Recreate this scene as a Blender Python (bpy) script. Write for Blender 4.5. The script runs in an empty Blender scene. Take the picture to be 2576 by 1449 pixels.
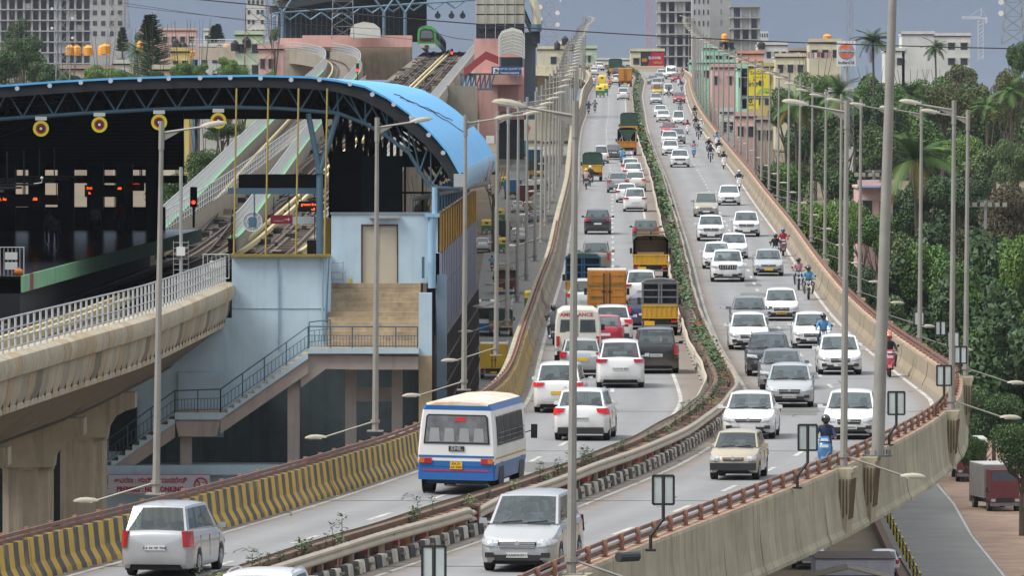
import bpy, math, random
import numpy as np
from mathutils import Vector, Matrix
rnd = random.Random(7)
R = math.radians
S = bpy.context.scene
COL = S.collection
CZ = 27.5            # camera height above the datum
F = 20000.0          # focal length in units of the 2575-wide picture
PX, PY = 1287.5, 250.0
# ------------------------------------------------------------------ camera, sky, sun
cd = bpy.data.cameras.new('camera'); cam = bpy.data.objects.new('camera', cd); COL.objects.link(cam)
cam.location = (0, 0, CZ); cam.rotation_euler = (R(90), 0, 0)
cd.sensor_width = 36; cd.lens = 36*F/2575.0; cd.shift_y = -(724.5-PY)/2575.0
cd.clip_start = 1; cd.clip_end = 30000
S.camera = cam
W = bpy.data.worlds.new('World'); S.world = W; W.use_nodes = True
nt = W.node_tree; N = nt.nodes; LK = nt.links
for n in list(N): N.remove(n)
out = N.new('ShaderNodeOutputWorld')
sky = N.new('ShaderNodeTexSky'); sky.sky_type = 'NISHITA'; sky.sun_disc = False
SUN_EL, SUN_AZ = R(52), R(250)      # azimuth measured from +Y towards +X
sky.sun_elevation = SUN_EL; sky.sun_rotation = SUN_AZ
tc = N.new('ShaderNodeTexCoord'); sep = N.new('ShaderNodeSeparateXYZ'); LK.new(tc.outputs['Generated'], sep.inputs[0])
ns = N.new('ShaderNodeTexNoise'); ns.inputs['Scale'].default_value = 22; ns.inputs['Detail'].default_value = 4
mp = N.new('ShaderNodeMapping'); mp.inputs['Scale'].default_value = (1, 1, 5)
LK.new(tc.outputs['Generated'], mp.inputs[0]); LK.new(mp.outputs[0], ns.inputs[0])
# overcast cloud deck: luminance grows from the horizon to the zenith
rp = N.new('ShaderNodeValToRGB'); cr = rp.color_ramp
cr.elements[0].position = 0.0; cr.elements[0].color = (0.235, 0.288, 0.372, 1)
cr.elements[1].position = 1.0; cr.elements[1].color = (1.0, 1.04, 1.08, 1)
e = cr.elements.new(0.006); e.color = (0.20, 0.25, 0.338, 1)
e = cr.elements.new(0.014); e.color = (0.17, 0.22, 0.312, 1)
e = cr.elements.new(0.10); e.color = (0.34, 0.40, 0.50, 1)
e = cr.elements.new(0.4); e.color = (0.76, 0.80, 0.86, 1)
LK.new(sep.outputs['Z'], rp.inputs[0])
mx = N.new('ShaderNodeMix'); mx.data_type = 'RGBA'; mx.blend_type = 'MULTIPLY'
mr = N.new('ShaderNodeMapRange'); mr.inputs['To Min'].default_value = 0.86; mr.inputs['To Max'].default_value = 1.14
LK.new(ns.outputs[0], mr.inputs[0]); mx.inputs[0].default_value = 1
LK.new(rp.outputs[0], mx.inputs[6]); LK.new(mr.outputs[0], mx.inputs[7])
b1 = N.new('ShaderNodeBackground'); b1.inputs[1].default_value = 0.05; LK.new(sky.outputs[0], b1.inputs[0])
b2 = N.new('ShaderNodeBackground'); b2.inputs[1].default_value = 1.0; LK.new(mx.outputs[2], b2.inputs[0])
ms = N.new('ShaderNodeMixShader'); ms.inputs[0].default_value = 0.94
LK.new(b1.outputs[0], ms.inputs[1]); LK.new(b2.outputs[0], ms.inputs[2]); LK.new(ms.outputs[0], out.inputs[0])
sd = bpy.data.lights.new('sun', 'SUN'); sd.energy = 3.7; sd.angle = R(30); sd.color = (1, .965, .91)
sun = bpy.data.objects.new('sun', sd); COL.objects.link(sun)
dv = Vector((math.sin(SUN_AZ)*math.cos(SUN_EL), math.cos(SUN_AZ)*math.cos(SUN_EL), math.sin(SUN_EL)))
sun.rotation_euler = dv.to_track_quat('Z', 'Y').to_euler()
S.view_settings.view_transform = 'Standard'; S.view_settings.look = 'None'
S.view_settings.exposure = 0.2; S.view_settings.gamma = 1; S.view_settings.use_curve_mapping = False
S.cycles.max_bounces = 6; S.cycles.diffuse_bounces = 3; S.cycles.glossy_bounces = 3
S.cycles.transparent_max_bounces = 8; S.cycles.use_denoising = True

# ------------------------------------------------------------------ materials
def lin(h):
    if isinstance(h, str):
        c = [int(h[i:i+2], 16)/255 for i in (1, 3, 5)]
        return tuple(x/12.92 if x <= .04045 else ((x+.055)/1.055)**2.4 for x in c)
    return h
_M = {}
def mat(name, col=(.5, .5, .5), rough=.6, metal=0, var=.12, sc=1.0, streak=0, bump=0, emit=0, coat=0, col2=None, stain=None, alpha=1, spec=None):
    """procedural material; colour varied by noise, optional vertical streaks (stain colour) and bump"""
    if name in _M: return _M[name]
    m = bpy.data.materials.new(name); m.use_nodes = True; t = m.node_tree; n = t.nodes; l = t.links
    p = n['Principled BSDF']; c = lin(col); p.inputs['Roughness'].default_value = rough
    p.inputs['Metallic'].default_value = metal; p.inputs['Coat Weight'].default_value = coat
    p.inputs['Coat Roughness'].default_value = .06
    if spec is not None: p.inputs['Specular IOR Level'].default_value = spec
    if alpha < 1: p.inputs['Alpha'].default_value = alpha
    if emit:
        p.inputs['Emission Color'].default_value = (*c, 1); p.inputs['Emission Strength'].default_value = emit
    if var > 0 or col2:
        g = n.new('ShaderNodeNewGeometry'); z = n.new('ShaderNodeTexNoise'); z.inputs['Scale'].default_value = sc
        z.inputs['Detail'].default_value = 5; z.inputs['Roughness'].default_value = .65
        l.new(g.outputs['Position'], z.inputs['Vector'])
        r = n.new('ShaderNodeValToRGB'); a = col2 and lin(col2) or tuple(x*(1-var) for x in c); b = c if col2 else tuple(min(1, x*(1+var)) for x in c)
        r.color_ramp.elements[0].position = .32; r.color_ramp.elements[1].position = .68
        r.color_ramp.elements[0].color = (*a, 1); r.color_ramp.elements[1].color = (*b, 1)
        l.new(z.outputs[0], r.inputs[0]); o = r.outputs[0]
        if streak:
            mp_ = n.new('ShaderNodeMapping'); mp_.inputs['Scale'].default_value = (2.4, 2.4, .16)
            l.new(g.outputs['Position'], mp_.inputs[0]); z2 = n.new('ShaderNodeTexNoise'); z2.inputs['Scale'].default_value = 1.3; z2.inputs['Detail'].default_value = 6
            z2.inputs['Roughness'].default_value = .7
            l.new(mp_.outputs[0], z2.inputs['Vector']); r2 = n.new('ShaderNodeMapRange')
            r2.inputs['From Min'].default_value = .52; r2.inputs['From Max'].default_value = .72; r2.inputs['To Max'].default_value = streak
            l.new(z2.outputs[0], r2.inputs[0]); q = n.new('ShaderNodeMix'); q.data_type = 'RGBA'
            l.new(r2.outputs[0], q.inputs[0]); l.new(o, q.inputs[6]); q.inputs[7].default_value = (*lin(stain or (.05, .045, .04)), 1)
            o = q.outputs[2]
        l.new(o, p.inputs['Base Color'])
        if bump:
            bp = n.new('ShaderNodeBump'); bp.inputs['Strength'].default_value = bump; bp.inputs['Distance'].default_value = .05
            z3 = n.new('ShaderNodeTexNoise'); z3.inputs['Scale'].default_value = sc*6; l.new(g.outputs['Position'], z3.inputs['Vector'])
            l.new(z3.outputs[0], bp.inputs['Height']); l.new(bp.outputs[0], p.inputs['Normal'])
    else:
        p.inputs['Base Color'].default_value = (*c, 1)
    _M[name] = m; return m
def uvstripe(name, a, b, period, duty=.5, fade=0, wear=(.25, .22, .18), axis=0, rough=.8):
    """painted stripes running along the UV u coordinate (metres), worn by noise"""
    if name in _M: return _M[name]
    m = bpy.data.materials.new(name); m.use_nodes = True; t = m.node_tree; n = t.nodes; l = t.links
    p = n['Principled BSDF']; p.inputs['Roughness'].default_value = rough
    uv = n.new('ShaderNodeUVMap'); sx = n.new('ShaderNodeSeparateXYZ'); l.new(uv.outputs[0], sx.inputs[0])
    wob = n.new('ShaderNodeTexNoise'); wob.inputs['Scale'].default_value = 3; g = n.new('ShaderNodeNewGeometry'); l.new(g.outputs['Position'], wob.inputs['Vector'])
    wm = n.new('ShaderNodeMath'); wm.operation = 'MULTIPLY_ADD'; wm.inputs[1].default_value = .12; l.new(wob.outputs[0], wm.inputs[0]); l.new(sx.outputs[axis], wm.inputs[2])
    dvn = n.new('ShaderNodeMath'); dvn.operation = 'DIVIDE'; dvn.inputs[1].default_value = period; l.new(wm.outputs[0], dvn.inputs[0])
    fr = n.new('ShaderNodeMath'); fr.operation = 'FRACT'; l.new(dvn.outputs[0], fr.inputs[0])
    lt = n.new('ShaderNodeMath'); lt.operation = 'LESS_THAN'; lt.inputs[1].default_value = duty; l.new(fr.outputs[0], lt.inputs[0])
    q = n.new('ShaderNodeMix'); q.data_type = 'RGBA'; l.new(lt.outputs[0], q.inputs[0]); q.inputs[6].default_value = (*lin(a), 1); q.inputs[7].default_value = (*lin(b), 1)
    z = n.new('ShaderNodeTexNoise'); z.inputs['Scale'].default_value = 1.7; z.inputs['Detail'].default_value = 8; l.new(g.outputs['Position'], z.inputs['Vector'])
    rm = n.new('ShaderNodeMapRange'); rm.inputs['From Min'].default_value = .5-fade*.35; rm.inputs['From Max'].default_value = .78; rm.inputs['To Max'].default_value = .75
    rm.inputs['To Min'].default_value = fade*.5
    l.new(z.outputs[0], rm.inputs[0]); q2 = n.new('ShaderNodeMix'); q2.data_type = 'RGBA'; l.new(rm.outputs[0], q2.inputs[0]); l.new(q.outputs[2], q2.inputs[6]); q2.inputs[7].default_value = (*lin(wear), 1)
    l.new(q2.outputs[2], p.inputs['Base Color']); _M[name] = m; return m
def paint(name, col, rough=.28, metal=0.0):
    """car paint with road dust gathered on the sills and lower panels (object space, so it travels with the car)"""
    if name in _M: return _M[name]
    m = mat(name, col, rough, metal, var=.05, sc=.8, coat=.6); t = m.node_tree; n = t.nodes; l = t.links; p = n['Principled BSDF']; src = p.inputs['Base Color'].links[0].from_socket
    tc_ = n.new('ShaderNodeTexCoord'); s_ = n.new('ShaderNodeSeparateXYZ'); l.new(tc_.outputs['Object'], s_.inputs[0]); z = n.new('ShaderNodeTexNoise'); z.inputs['Scale'].default_value = 2.5; z.inputs['Detail'].default_value = 6; l.new(tc_.outputs['Object'], z.inputs['Vector'])
    a = n.new('ShaderNodeMath'); a.operation = 'MULTIPLY_ADD'; a.inputs[1].default_value = -.7; l.new(z.outputs[0], a.inputs[0]); l.new(s_.outputs[2], a.inputs[2])
    r = n.new('ShaderNodeMapRange'); r.inputs['From Min'].default_value = -.05; r.inputs['From Max'].default_value = .38; r.inputs['To Min'].default_value = .42; r.inputs['To Max'].default_value = .012; l.new(a.outputs[0], r.inputs[0])
    q = n.new('ShaderNodeMix'); q.data_type = 'RGBA'; l.new(r.outputs[0], q.inputs[0]); l.new(src, q.inputs[6]); q.inputs[7].default_value = (.22, .185, .15, 1); l.new(q.outputs[2], p.inputs['Base Color']); return m
GLASS = None
def glassmat():
    global GLASS
    if GLASS: return GLASS
    m = bpy.data.materials.new('car_glass'); m.use_nodes = True; t = m.node_tree; n = t.nodes; l = t.links
    for x in list(n): n.remove(x)
    o = n.new('ShaderNodeOutputMaterial'); g = n.new('ShaderNodeBsdfGlossy'); g.inputs['Color'].default_value = (.8, .87, .9, 1); g.inputs['Roughness'].default_value = .03
    tr = n.new('ShaderNodeBsdfTransparent'); tr.inputs[0].default_value = (.42, .47, .47, 1)
    fr = n.new('ShaderNodeLayerWeight'); fr.inputs[0].default_value = .35; mm = n.new('ShaderNodeMath'); mm.operation = 'MULTIPLY_ADD'; mm.inputs[1].default_value = .55; mm.inputs[2].default_value = .12
    pw = n.new('ShaderNodeMath'); pw.operation = 'POWER'; pw.inputs[1].default_value = 2.2; l.new(fr.outputs['Facing'], pw.inputs[0]); l.new(pw.outputs[0], mm.inputs[0]); mi = n.new('ShaderNodeMixShader'); l.new(mm.outputs[0], mi.inputs[0]); l.new(tr.outputs[0], mi.inputs[1]); l.new(g.outputs[0], mi.inputs[2]); l.new(mi.outputs[0], o.inputs[0])
    GLASS = m; return m

# ------------------------------------------------------------------ mesh building
class MB:
    def __init__(s): s.v = []; s.f = []; s.m = []; s.uv = []; s.has = False
    def vert(s, *p):
        s.v.append(tuple(p)); return len(s.v)-1
    def face(s, idx, m=0, uv=None):
        s.f.append(tuple(idx)); s.m.append(m)
        if uv is not None: s.has = True
        s.uv.append(uv)
    def poly(s, pts, m=0, uv=None):
        b = len(s.v); s.v += [tuple(p) for p in pts]; s.face(range(b, b+len(pts)), m, uv)
    def box(s, x0, x1, y0, y1, z0, z1, m=0, skip=''):
        b = len(s.v); s.v += [(x0,y0,z0),(x1,y0,z0),(x1,y1,z0),(x0,y1,z0),(x0,y0,z1),(x1,y0,z1),(x1,y1,z1),(x0,y1,z1)]
        for k, q in (('b',(0,3,2,1)),('t',(4,5,6,7)),('f',(0,1,5,4)),('r',(1,2,6,5)),('k',(2,3,7,6)),('l',(3,0,4,7))):
            if k not in skip: s.face([b+i for i in q], m)
        return s
    def hexa(s, p, m=0):
        """8 points: bottom ring 4, top ring 4"""
        b = len(s.v); s.v += [tuple(q) for q in p]
        for q in ((0,3,2,1),(4,5,6,7),(0,1,5,4),(1,2,6,5),(2,3,7,6),(3,0,4,7)): s.face([b+i for i in q], m)
        return s
    def bar(s, p, q, w=.05, h=None, m=0, up=(0,0,1)):
        h = h or w; p = Vector(p); q = Vector(q); d = (q-p)
        if d.length < 1e-6: return s
        d.normalize(); u = Vector(up)
        if abs(d.dot(u)) > .98: u = Vector((1, 0, 0))
        a = d.cross(u).normalized(); c = a.cross(d).normalized(); a *= w/2; c *= h/2
        return s.hexa([p-a-c, p+a-c, p+a+c, p-a+c, q-a-c, q+a-c, q+a+c, q-a+c], m)
    def tube(s, pts, r, n=6, m=0, cap=True):
        pts = [Vector(p) for p in pts]; rr = r if isinstance(r, (list, tuple)) else [r]*len(pts); base = len(s.v)
        pa = None
        for i, p in enumerate(pts):
            d = (pts[min(i+1, len(pts)-1)]-pts[max(i-1, 0)])
            d = d.normalized() if d.length > 0 else Vector((0, 0, 1))
            if pa is None:
                u = Vector((0, 0, 1)) if abs(d.z) < .9 else Vector((1, 0, 0)); pa = d.cross(u).normalized()
            else:
                pa = (pa-d*pa.dot(d)); pa = pa.normalized() if pa.length > 1e-6 else Vector((1, 0, 0))
            c = d.cross(pa)
            for k in range(n):
                t = 2*math.pi*k/n; s.v.append(tuple(p+(pa*math.cos(t)+c*math.sin(t))*rr[i]))
        for i in range(len(pts)-1):
            for k in range(n):
                k2 = (k+1) % n; s.face((base+i*n+k, base+i*n+k2, base+(i+1)*n+k2, base+(i+1)*n+k), m)
        if cap:
            s.face([base+k for k in range(n)][::-1], m); s.face([base+(len(pts)-1)*n+k for k in range(n)], m)
        return s
    def cyl(s, c, r, h, n=12, m=0, r2=None): return s.tube([c, (c[0], c[1], c[2]+h)], [r, r if r2 is None else r2], n, m)
    def disc(s, c, r, n=16, axis='y', m=0, th=.02):
        c = Vector(c); d = {'x': Vector((1,0,0)), 'y': Vector((0,1,0)), 'z': Vector((0,0,1))}[axis]*th/2
        return s.tube([c-d, c+d], r, n, m)
    def prism(s, pts, z0, z1, m=0):
        n = len(pts); b = len(s.v); s.v += [(x, y, z0) for x, y in pts]+[(x, y, z1) for x, y in pts]
        s.face(list(range(b, b+n))[::-1], m); s.face(range(b+n, b+2*n), m)
        for i in range(n): j = (i+1) % n; s.face((b+i, b+j, b+n+j, b+n+i), m)
        return s
    def extr(s, pts, y0, y1, m=0):
        """outline in x,z extruded along y"""
        n = len(pts); b = len(s.v); s.v += [(x, y0, z) for x, z in pts]+[(x, y1, z) for x, z in pts]
        s.face(range(b, b+n), m); s.face(list(range(b+n, b+2*n))[::-1], m)
        for i in range(n): j = (i+1) % n; s.face((b+i, b+n+i, b+n+j, b+j), m)
        return s
    def grid(s, rows, m=0, close=False, uv=None):
        """rows: list of equal lists of points"""
        n = len(rows[0]); b = len(s.v)
        for r in rows: s.v += [tuple(p) for p in r]
        for i in range(len(rows)-1):
            for k in range(n if close else n-1):
                k2 = (k+1) % n
                u = None
                if uv is not None: u = [uv[i][k], uv[i][k2], uv[i+1][k2], uv[i+1][k]]
                s.face((b+i*n+k, b+i*n+k2, b+(i+1)*n+k2, b+(i+1)*n+k), m, u)
        return s
    def ball(s, c, r, n=10, k=6, m=0, sc=(1, 1, 1)):
        rows = []
        for i in range(k+1):
            a = math.pi*i/k-math.pi/2; rr = max(math.cos(a), .001)*r
            rows.append([(c[0]+rr*math.cos(2*math.pi*j/n)*sc[0], c[1]+rr*math.sin(2*math.pi*j/n)*sc[1], c[2]+r*math.sin(a)*sc[2]) for j in range(n)])
        return s.grid(rows, m, close=True)
    def mesh(s, name, mats=(), smooth=False, angle=40):
        me = bpy.data.meshes.new(name); me.from_pydata(s.v, [], s.f)
        if s.f: me.polygons.foreach_set('material_index', s.m)
        for q in mats: me.materials.append(q)
        if s.has:
            ul = me.uv_layers.new(name='UVMap'); d = []
            for f, u in zip(s.f, s.uv):
                d += [c for t_ in (u or [(0, 0)]*len(f)) for c in t_]
            ul.data.foreach_set('uv', d)
        if smooth:
            me.polygons.foreach_set('use_smooth', [True]*len(s.f)); me.update(); me.set_sharp_from_angle(angle=R(angle))
        me.update(); return me
    def obj(s, name, mats, parent=None, loc=(0, 0, 0), rz=0, smooth=False, **k):
        if not isinstance(mats, (list, tuple)): mats = [mats]
        return place(s.mesh(name, mats, smooth), name, parent, loc, rz, **k)
def place(me, name, parent=None, loc=(0, 0, 0), rz=0, label=None, cat=None, group=None, kind=None, rot=None, scale=None):
    o = bpy.data.objects.new(name, me); COL.objects.link(o); o.location = loc
    o.rotation_euler = rot if rot else (0, 0, rz)
    if scale: o.scale = (scale,)*3 if isinstance(scale, (int, float)) else scale
    if parent: o.parent = parent
    tag(o, label, cat, group, kind); return o
def tag(o, label=None, cat=None, group=None, kind=None):
    if label: o['label'] = label
    if cat: o['category'] = cat
    if group: o['group'] = group
    if kind: o['kind'] = kind
    return o
def thing(name, label, cat, loc=(0, 0, 0), rz=0, group=None, scale=None): return place(None, name, None, loc, rz, label, cat, group, scale=scale)
def copytree(o, loc=None, rz=None, label=None, group=None, parent=None):
    c = o.copy(); COL.objects.link(c)
    if parent: c.parent = parent
    if loc is not None: c.location = loc
    if rz is not None: c.rotation_euler = (0, 0, rz)
    if label: c['label'] = label
    if group: c['group'] = group
    for ch in [x for x in KIDS.get(o.name, ())]: copytree(ch, parent=c)
    return c
KIDS = {}
def kids(root):
    """register the children of a finished prototype so that copytree can find them"""
    for c in root.children:
        KIDS.setdefault(root.name, []).append(c); kids(c)
    return root
_TX = {}
def text(s, size, mats, name='lettering', parent=None, loc=(0, 0, 0), rz=0, rx=90, bold=0, align='CENTER', squash=1, depth=.004, kind=None):
    key = (s, size, bold, align, depth)
    if key not in _TX:
        cu = bpy.data.curves.new('t', 'FONT'); cu.body = s; cu.size = size; cu.align_x = align; cu.align_y = 'CENTER'; cu.extrude = depth; cu.offset = bold; cu.resolution_u = 2
        to = bpy.data.objects.new('t', cu); COL.objects.link(to); dg = bpy.context.evaluated_depsgraph_get(); dg.update()
        me = bpy.data.meshes.new_from_object(to.evaluated_get(dg)); me.name = name; bpy.data.objects.remove(to); _TX[key] = me
    me = _TX[key].copy() if _TX[key].materials else _TX[key]; me.materials.clear(); me.materials.append(mats)
    o = place(me, name, parent, loc, rot=(R(rx), 0, rz), kind=kind); o.scale = (squash, 1, 1); return o

# ------------------------------------------------------------------ the lie of the land
def pchip(xs, ys):
    xs = np.array(xs, float); ys = np.array(ys, float); h = np.diff(xs); d = np.diff(ys)/h; m = np.zeros_like(xs)
    for i in range(1, len(xs)-1):
        if d[i-1]*d[i] > 0:
            w1 = 2*h[i]+h[i-1]; w2 = h[i]+2*h[i-1]; m[i] = (w1+w2)/(w1/d[i-1]+w2/d[i])
    m[0] = d[0]; m[-1] = d[-1]
    def f(x):
        i = int(np.clip(np.searchsorted(xs, x)-1, 0, len(xs)-2)); t = (x-xs[i])/h[i]; t2 = t*t; t3 = t2*t
        if x < xs[0]: return float(ys[0]+m[0]*(x-xs[0]))
        if x > xs[-1]: return float(ys[-1]+m[-1]*(x-xs[-1]))
        return float((2*t3-3*t2+1)*ys[i]+(t3-2*t2+t)*h[i]*m[i]+(-2*t3+3*t2)*ys[i+1]+(t3-t2)*h[i]*m[i+1])
    return f
# depth of the deck surface below the camera, by distance
hd = pchip([60, 183, 256, 313, 351, 440, 519, 741, 1111, 1333, 1430, 1500, 1600, 3000], [11, 11, 11, 10.9, 10.75, 10.1, 9.1, 6.3, .4, -3.3, -4.8, -5.8, -6.6, -6.8])
def sol(y, dh=0.0):
    a, b = 90.0, 1480.0
    for _ in range(50):
        c = (a+b)/2
        if PY+(hd(c)-dh)*F/c > y: a = c
        else: b = c
    return (a+b)/2
def DP(x, y, dh=0.0):
    """point of the deck (raised dh) seen at picture position x, y"""
    Y = sol(y, dh); return Vector(((x-PX)*Y/F, Y, CZ-hd(Y)+dh))
def at(x, y, Y):
    """point at distance Y seen at x, y"""
    return Vector(((x-PX)*Y/F, Y, CZ-(y-PY)*Y/F))
def sx(x, s): return (x-PX)/s
Lp = [(115, 1447), (291, 1400), (553, 1326), (643, 1300), (876, 1227), (1050, 1164), (1286, 1004), (1322, 894), (1347, 815), (1362, 766), (1395, 665), (1408, 596), (1436, 459), (1441, 376), (1450, 321), (1462, 289), (1470, 242), (1485, 212)]
pts = [DP(*p) for p in Lp]; Ls = [(p.y, p.x) for p in pts]
Ls = [(80, -26), (120, -19.6), (150, -15.4)]+Ls+[(1360, 13.3), (1420, 12.8)]
Rs = [(80, -12), (120, -5.5), (168, .75), (198, 5.5), (217, 8.5), (256, 13.5), (275, 15.1), (293, 15.9), (320, 15.9), (342, 15.9), (387, 16.2), (410, 16.5), (478, 17.5), (521, 18.1), (610, 19.2), (678, 20.1), (862, 22), (985, 23.3), (1143, 25.7), (1258, 27.9), (1342, 29.8), (1420, 30)]
fL = pchip(*zip(*Ls)); fR = pchip(*zip(*Rs))
def row(Y): return Vector((fL(Y), Y, CZ-hd(Y))), Vector((fR(Y), Y, CZ-hd(Y)))
ST = []                                   # stations: left edge, right edge
Y = 95.0
while Y < 1410:
    ST.append(row(Y)); Y += 3.0 if Y < 420 else 6.0
for (lx, ly), (rx_, ry) in [((12.3, 1425), (30.6, 1432)), ((11, 1443), (29.5, 1463)), ((8, 1460), (26, 1495)), ((3, 1474), (20, 1520)), ((-4, 1484), (11, 1540)), ((-9, 1488), (0, 1548))]:
    zz = CZ-hd(min(ly, 1500)); ST.append((Vector((lx, ly, zz)), Vector((rx_, ry, zz))))
ARC = [0.0]
for a, b in zip(ST, ST[1:]): ARC.append(ARC[-1]+((b[0]+b[1])/2-(a[0]+a[1])/2).length)
ARC = np.array(ARC)
def across(i, u, dz=0, off=0):
    a, b = ST[i]; d = (b-a).normalized(); p = a.lerp(b, u)+d*off; p.z += dz; return p
def along(t, u, dz=0, off=0):
    """point at arc length t"""
    i = int(np.clip(np.searchsorted(ARC, t)-1, 0, len(ARC)-2)); k = (t-ARC[i])/(ARC[i+1]-ARC[i])
    return across(i, u, dz, off).lerp(across(i+1, u, dz, off), k)
def t_of(Y): return float(np.interp(Y, [((a[0].y+a[1].y)/2) for a in ST], ARC))
def heading(t, u=.5):
    d = along(t+1.5, u)-along(t-1.5, u); return math.atan2(-d.x, d.y)   # rz of an object whose +Y runs away along the road
def frame(t, u, off=0):
    p = along(t, u, 0, off); d = (along(t+1, u, 0, off)-along(t-1, u, 0, off)).normalized(); n = Vector((d.y, -d.x, 0)).normalized(); return p, d, n
gl = pchip([60, 500, 700, 900, 1100, 1300, 1600, 2500, 6000], [27, 26.8, 22, 17.6, 13.4, 10, 7.5, 6, 4])
def gz(Y): return CZ-gl(Y)
def GP(x, y, dh=0):
    a, b = 60.0, 5000.0
    for _ in range(50):
        c = (a+b)/2
        if PY+(gl(c)-dh)*F/c > y: a = c
        else: b = c
    Yg = (a+b)/2; return Vector(((x-PX)*Yg/F, Yg, gz(Yg)+dh))
ORD = ['first', 'second', 'third', 'fourth', 'fifth', 'sixth', 'seventh', 'eighth', 'ninth', 'tenth', 'eleventh', 'twelfth', 'thirteenth', 'fourteenth', 'fifteenth', 'sixteenth', 'seventeenth', 'eighteenth', 'nineteenth', 'twentieth']
TENS = ['', '', 'twenty', 'thirty', 'forty', 'fifty', 'sixty', 'seventy', 'eighty', 'ninety']
def ordn(i):
    if i < 20: return ORD[i]
    n = i+1; h = n//100; pre = ''
    if h: pre = ['', 'one hundred and ', 'two hundred and '][h]; n -= 100*h
    if n == 0: return pre.replace(' and ', 'th')
    if n <= 20: return pre+ORD[n-1]
    return pre+(TENS[n//10]+'-'+ORD[n % 10-1] if n % 10 else TENS[n//10][:-1]+'ieth')
# ------------------------------------------------------------------ shared materials
concrete = mat('concrete', '#b4a893', .85, var=.16, sc=.5, streak=.55, bump=.2)
girder_m = mat('girder_concrete', '#a39c86', .85, var=.22, sc=.45, streak=.8, bump=.3, stain=(.13, .105, .07))
ledge_m = mat('ledge_concrete', '#bd9a80', .9, var=.25, sc=1.1, bump=.3)
galv = mat('galvanised_steel', '#a6a8a9', .45, .25, var=.1, sc=1.5)
galv_old = mat('weathered_steel_pole', '#918e87', .55, .15, var=.12, sc=1.2)
rust_rail = mat('rust_brown_rail', '#75574d', .7, var=.2, sc=1.5, bump=.1)
white_line = mat('road_marking_white', '#c4c3bb', .8, var=.22, sc=1.3, col2='#96958f')
beige_beam = mat('beige_beam_paint', '#aca18f', .55, var=.1, sc=.8, streak=.3, stain=(.2, .17, .13))
black_m = mat('black_rubber', (.012, .012, .013), .8, var=.1)
dark_m = mat('dark_void', (.02, .021, .022), .9, var=.2)
black_paint = mat('black_paint', (.018, .018, .02), .5, var=.1)
white_paint = mat('white_paint', (.72, .72, .7), .5, var=.08)
red_ref = mat('red_reflector', (.30, .012, .03), .4, var=.05)
lamp_m = mat('lamp_housing', '#a09a8a', .45, var=.1)
lens_m = mat('lamp_lens', '#c8c8c4', .2, var=.02)
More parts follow.
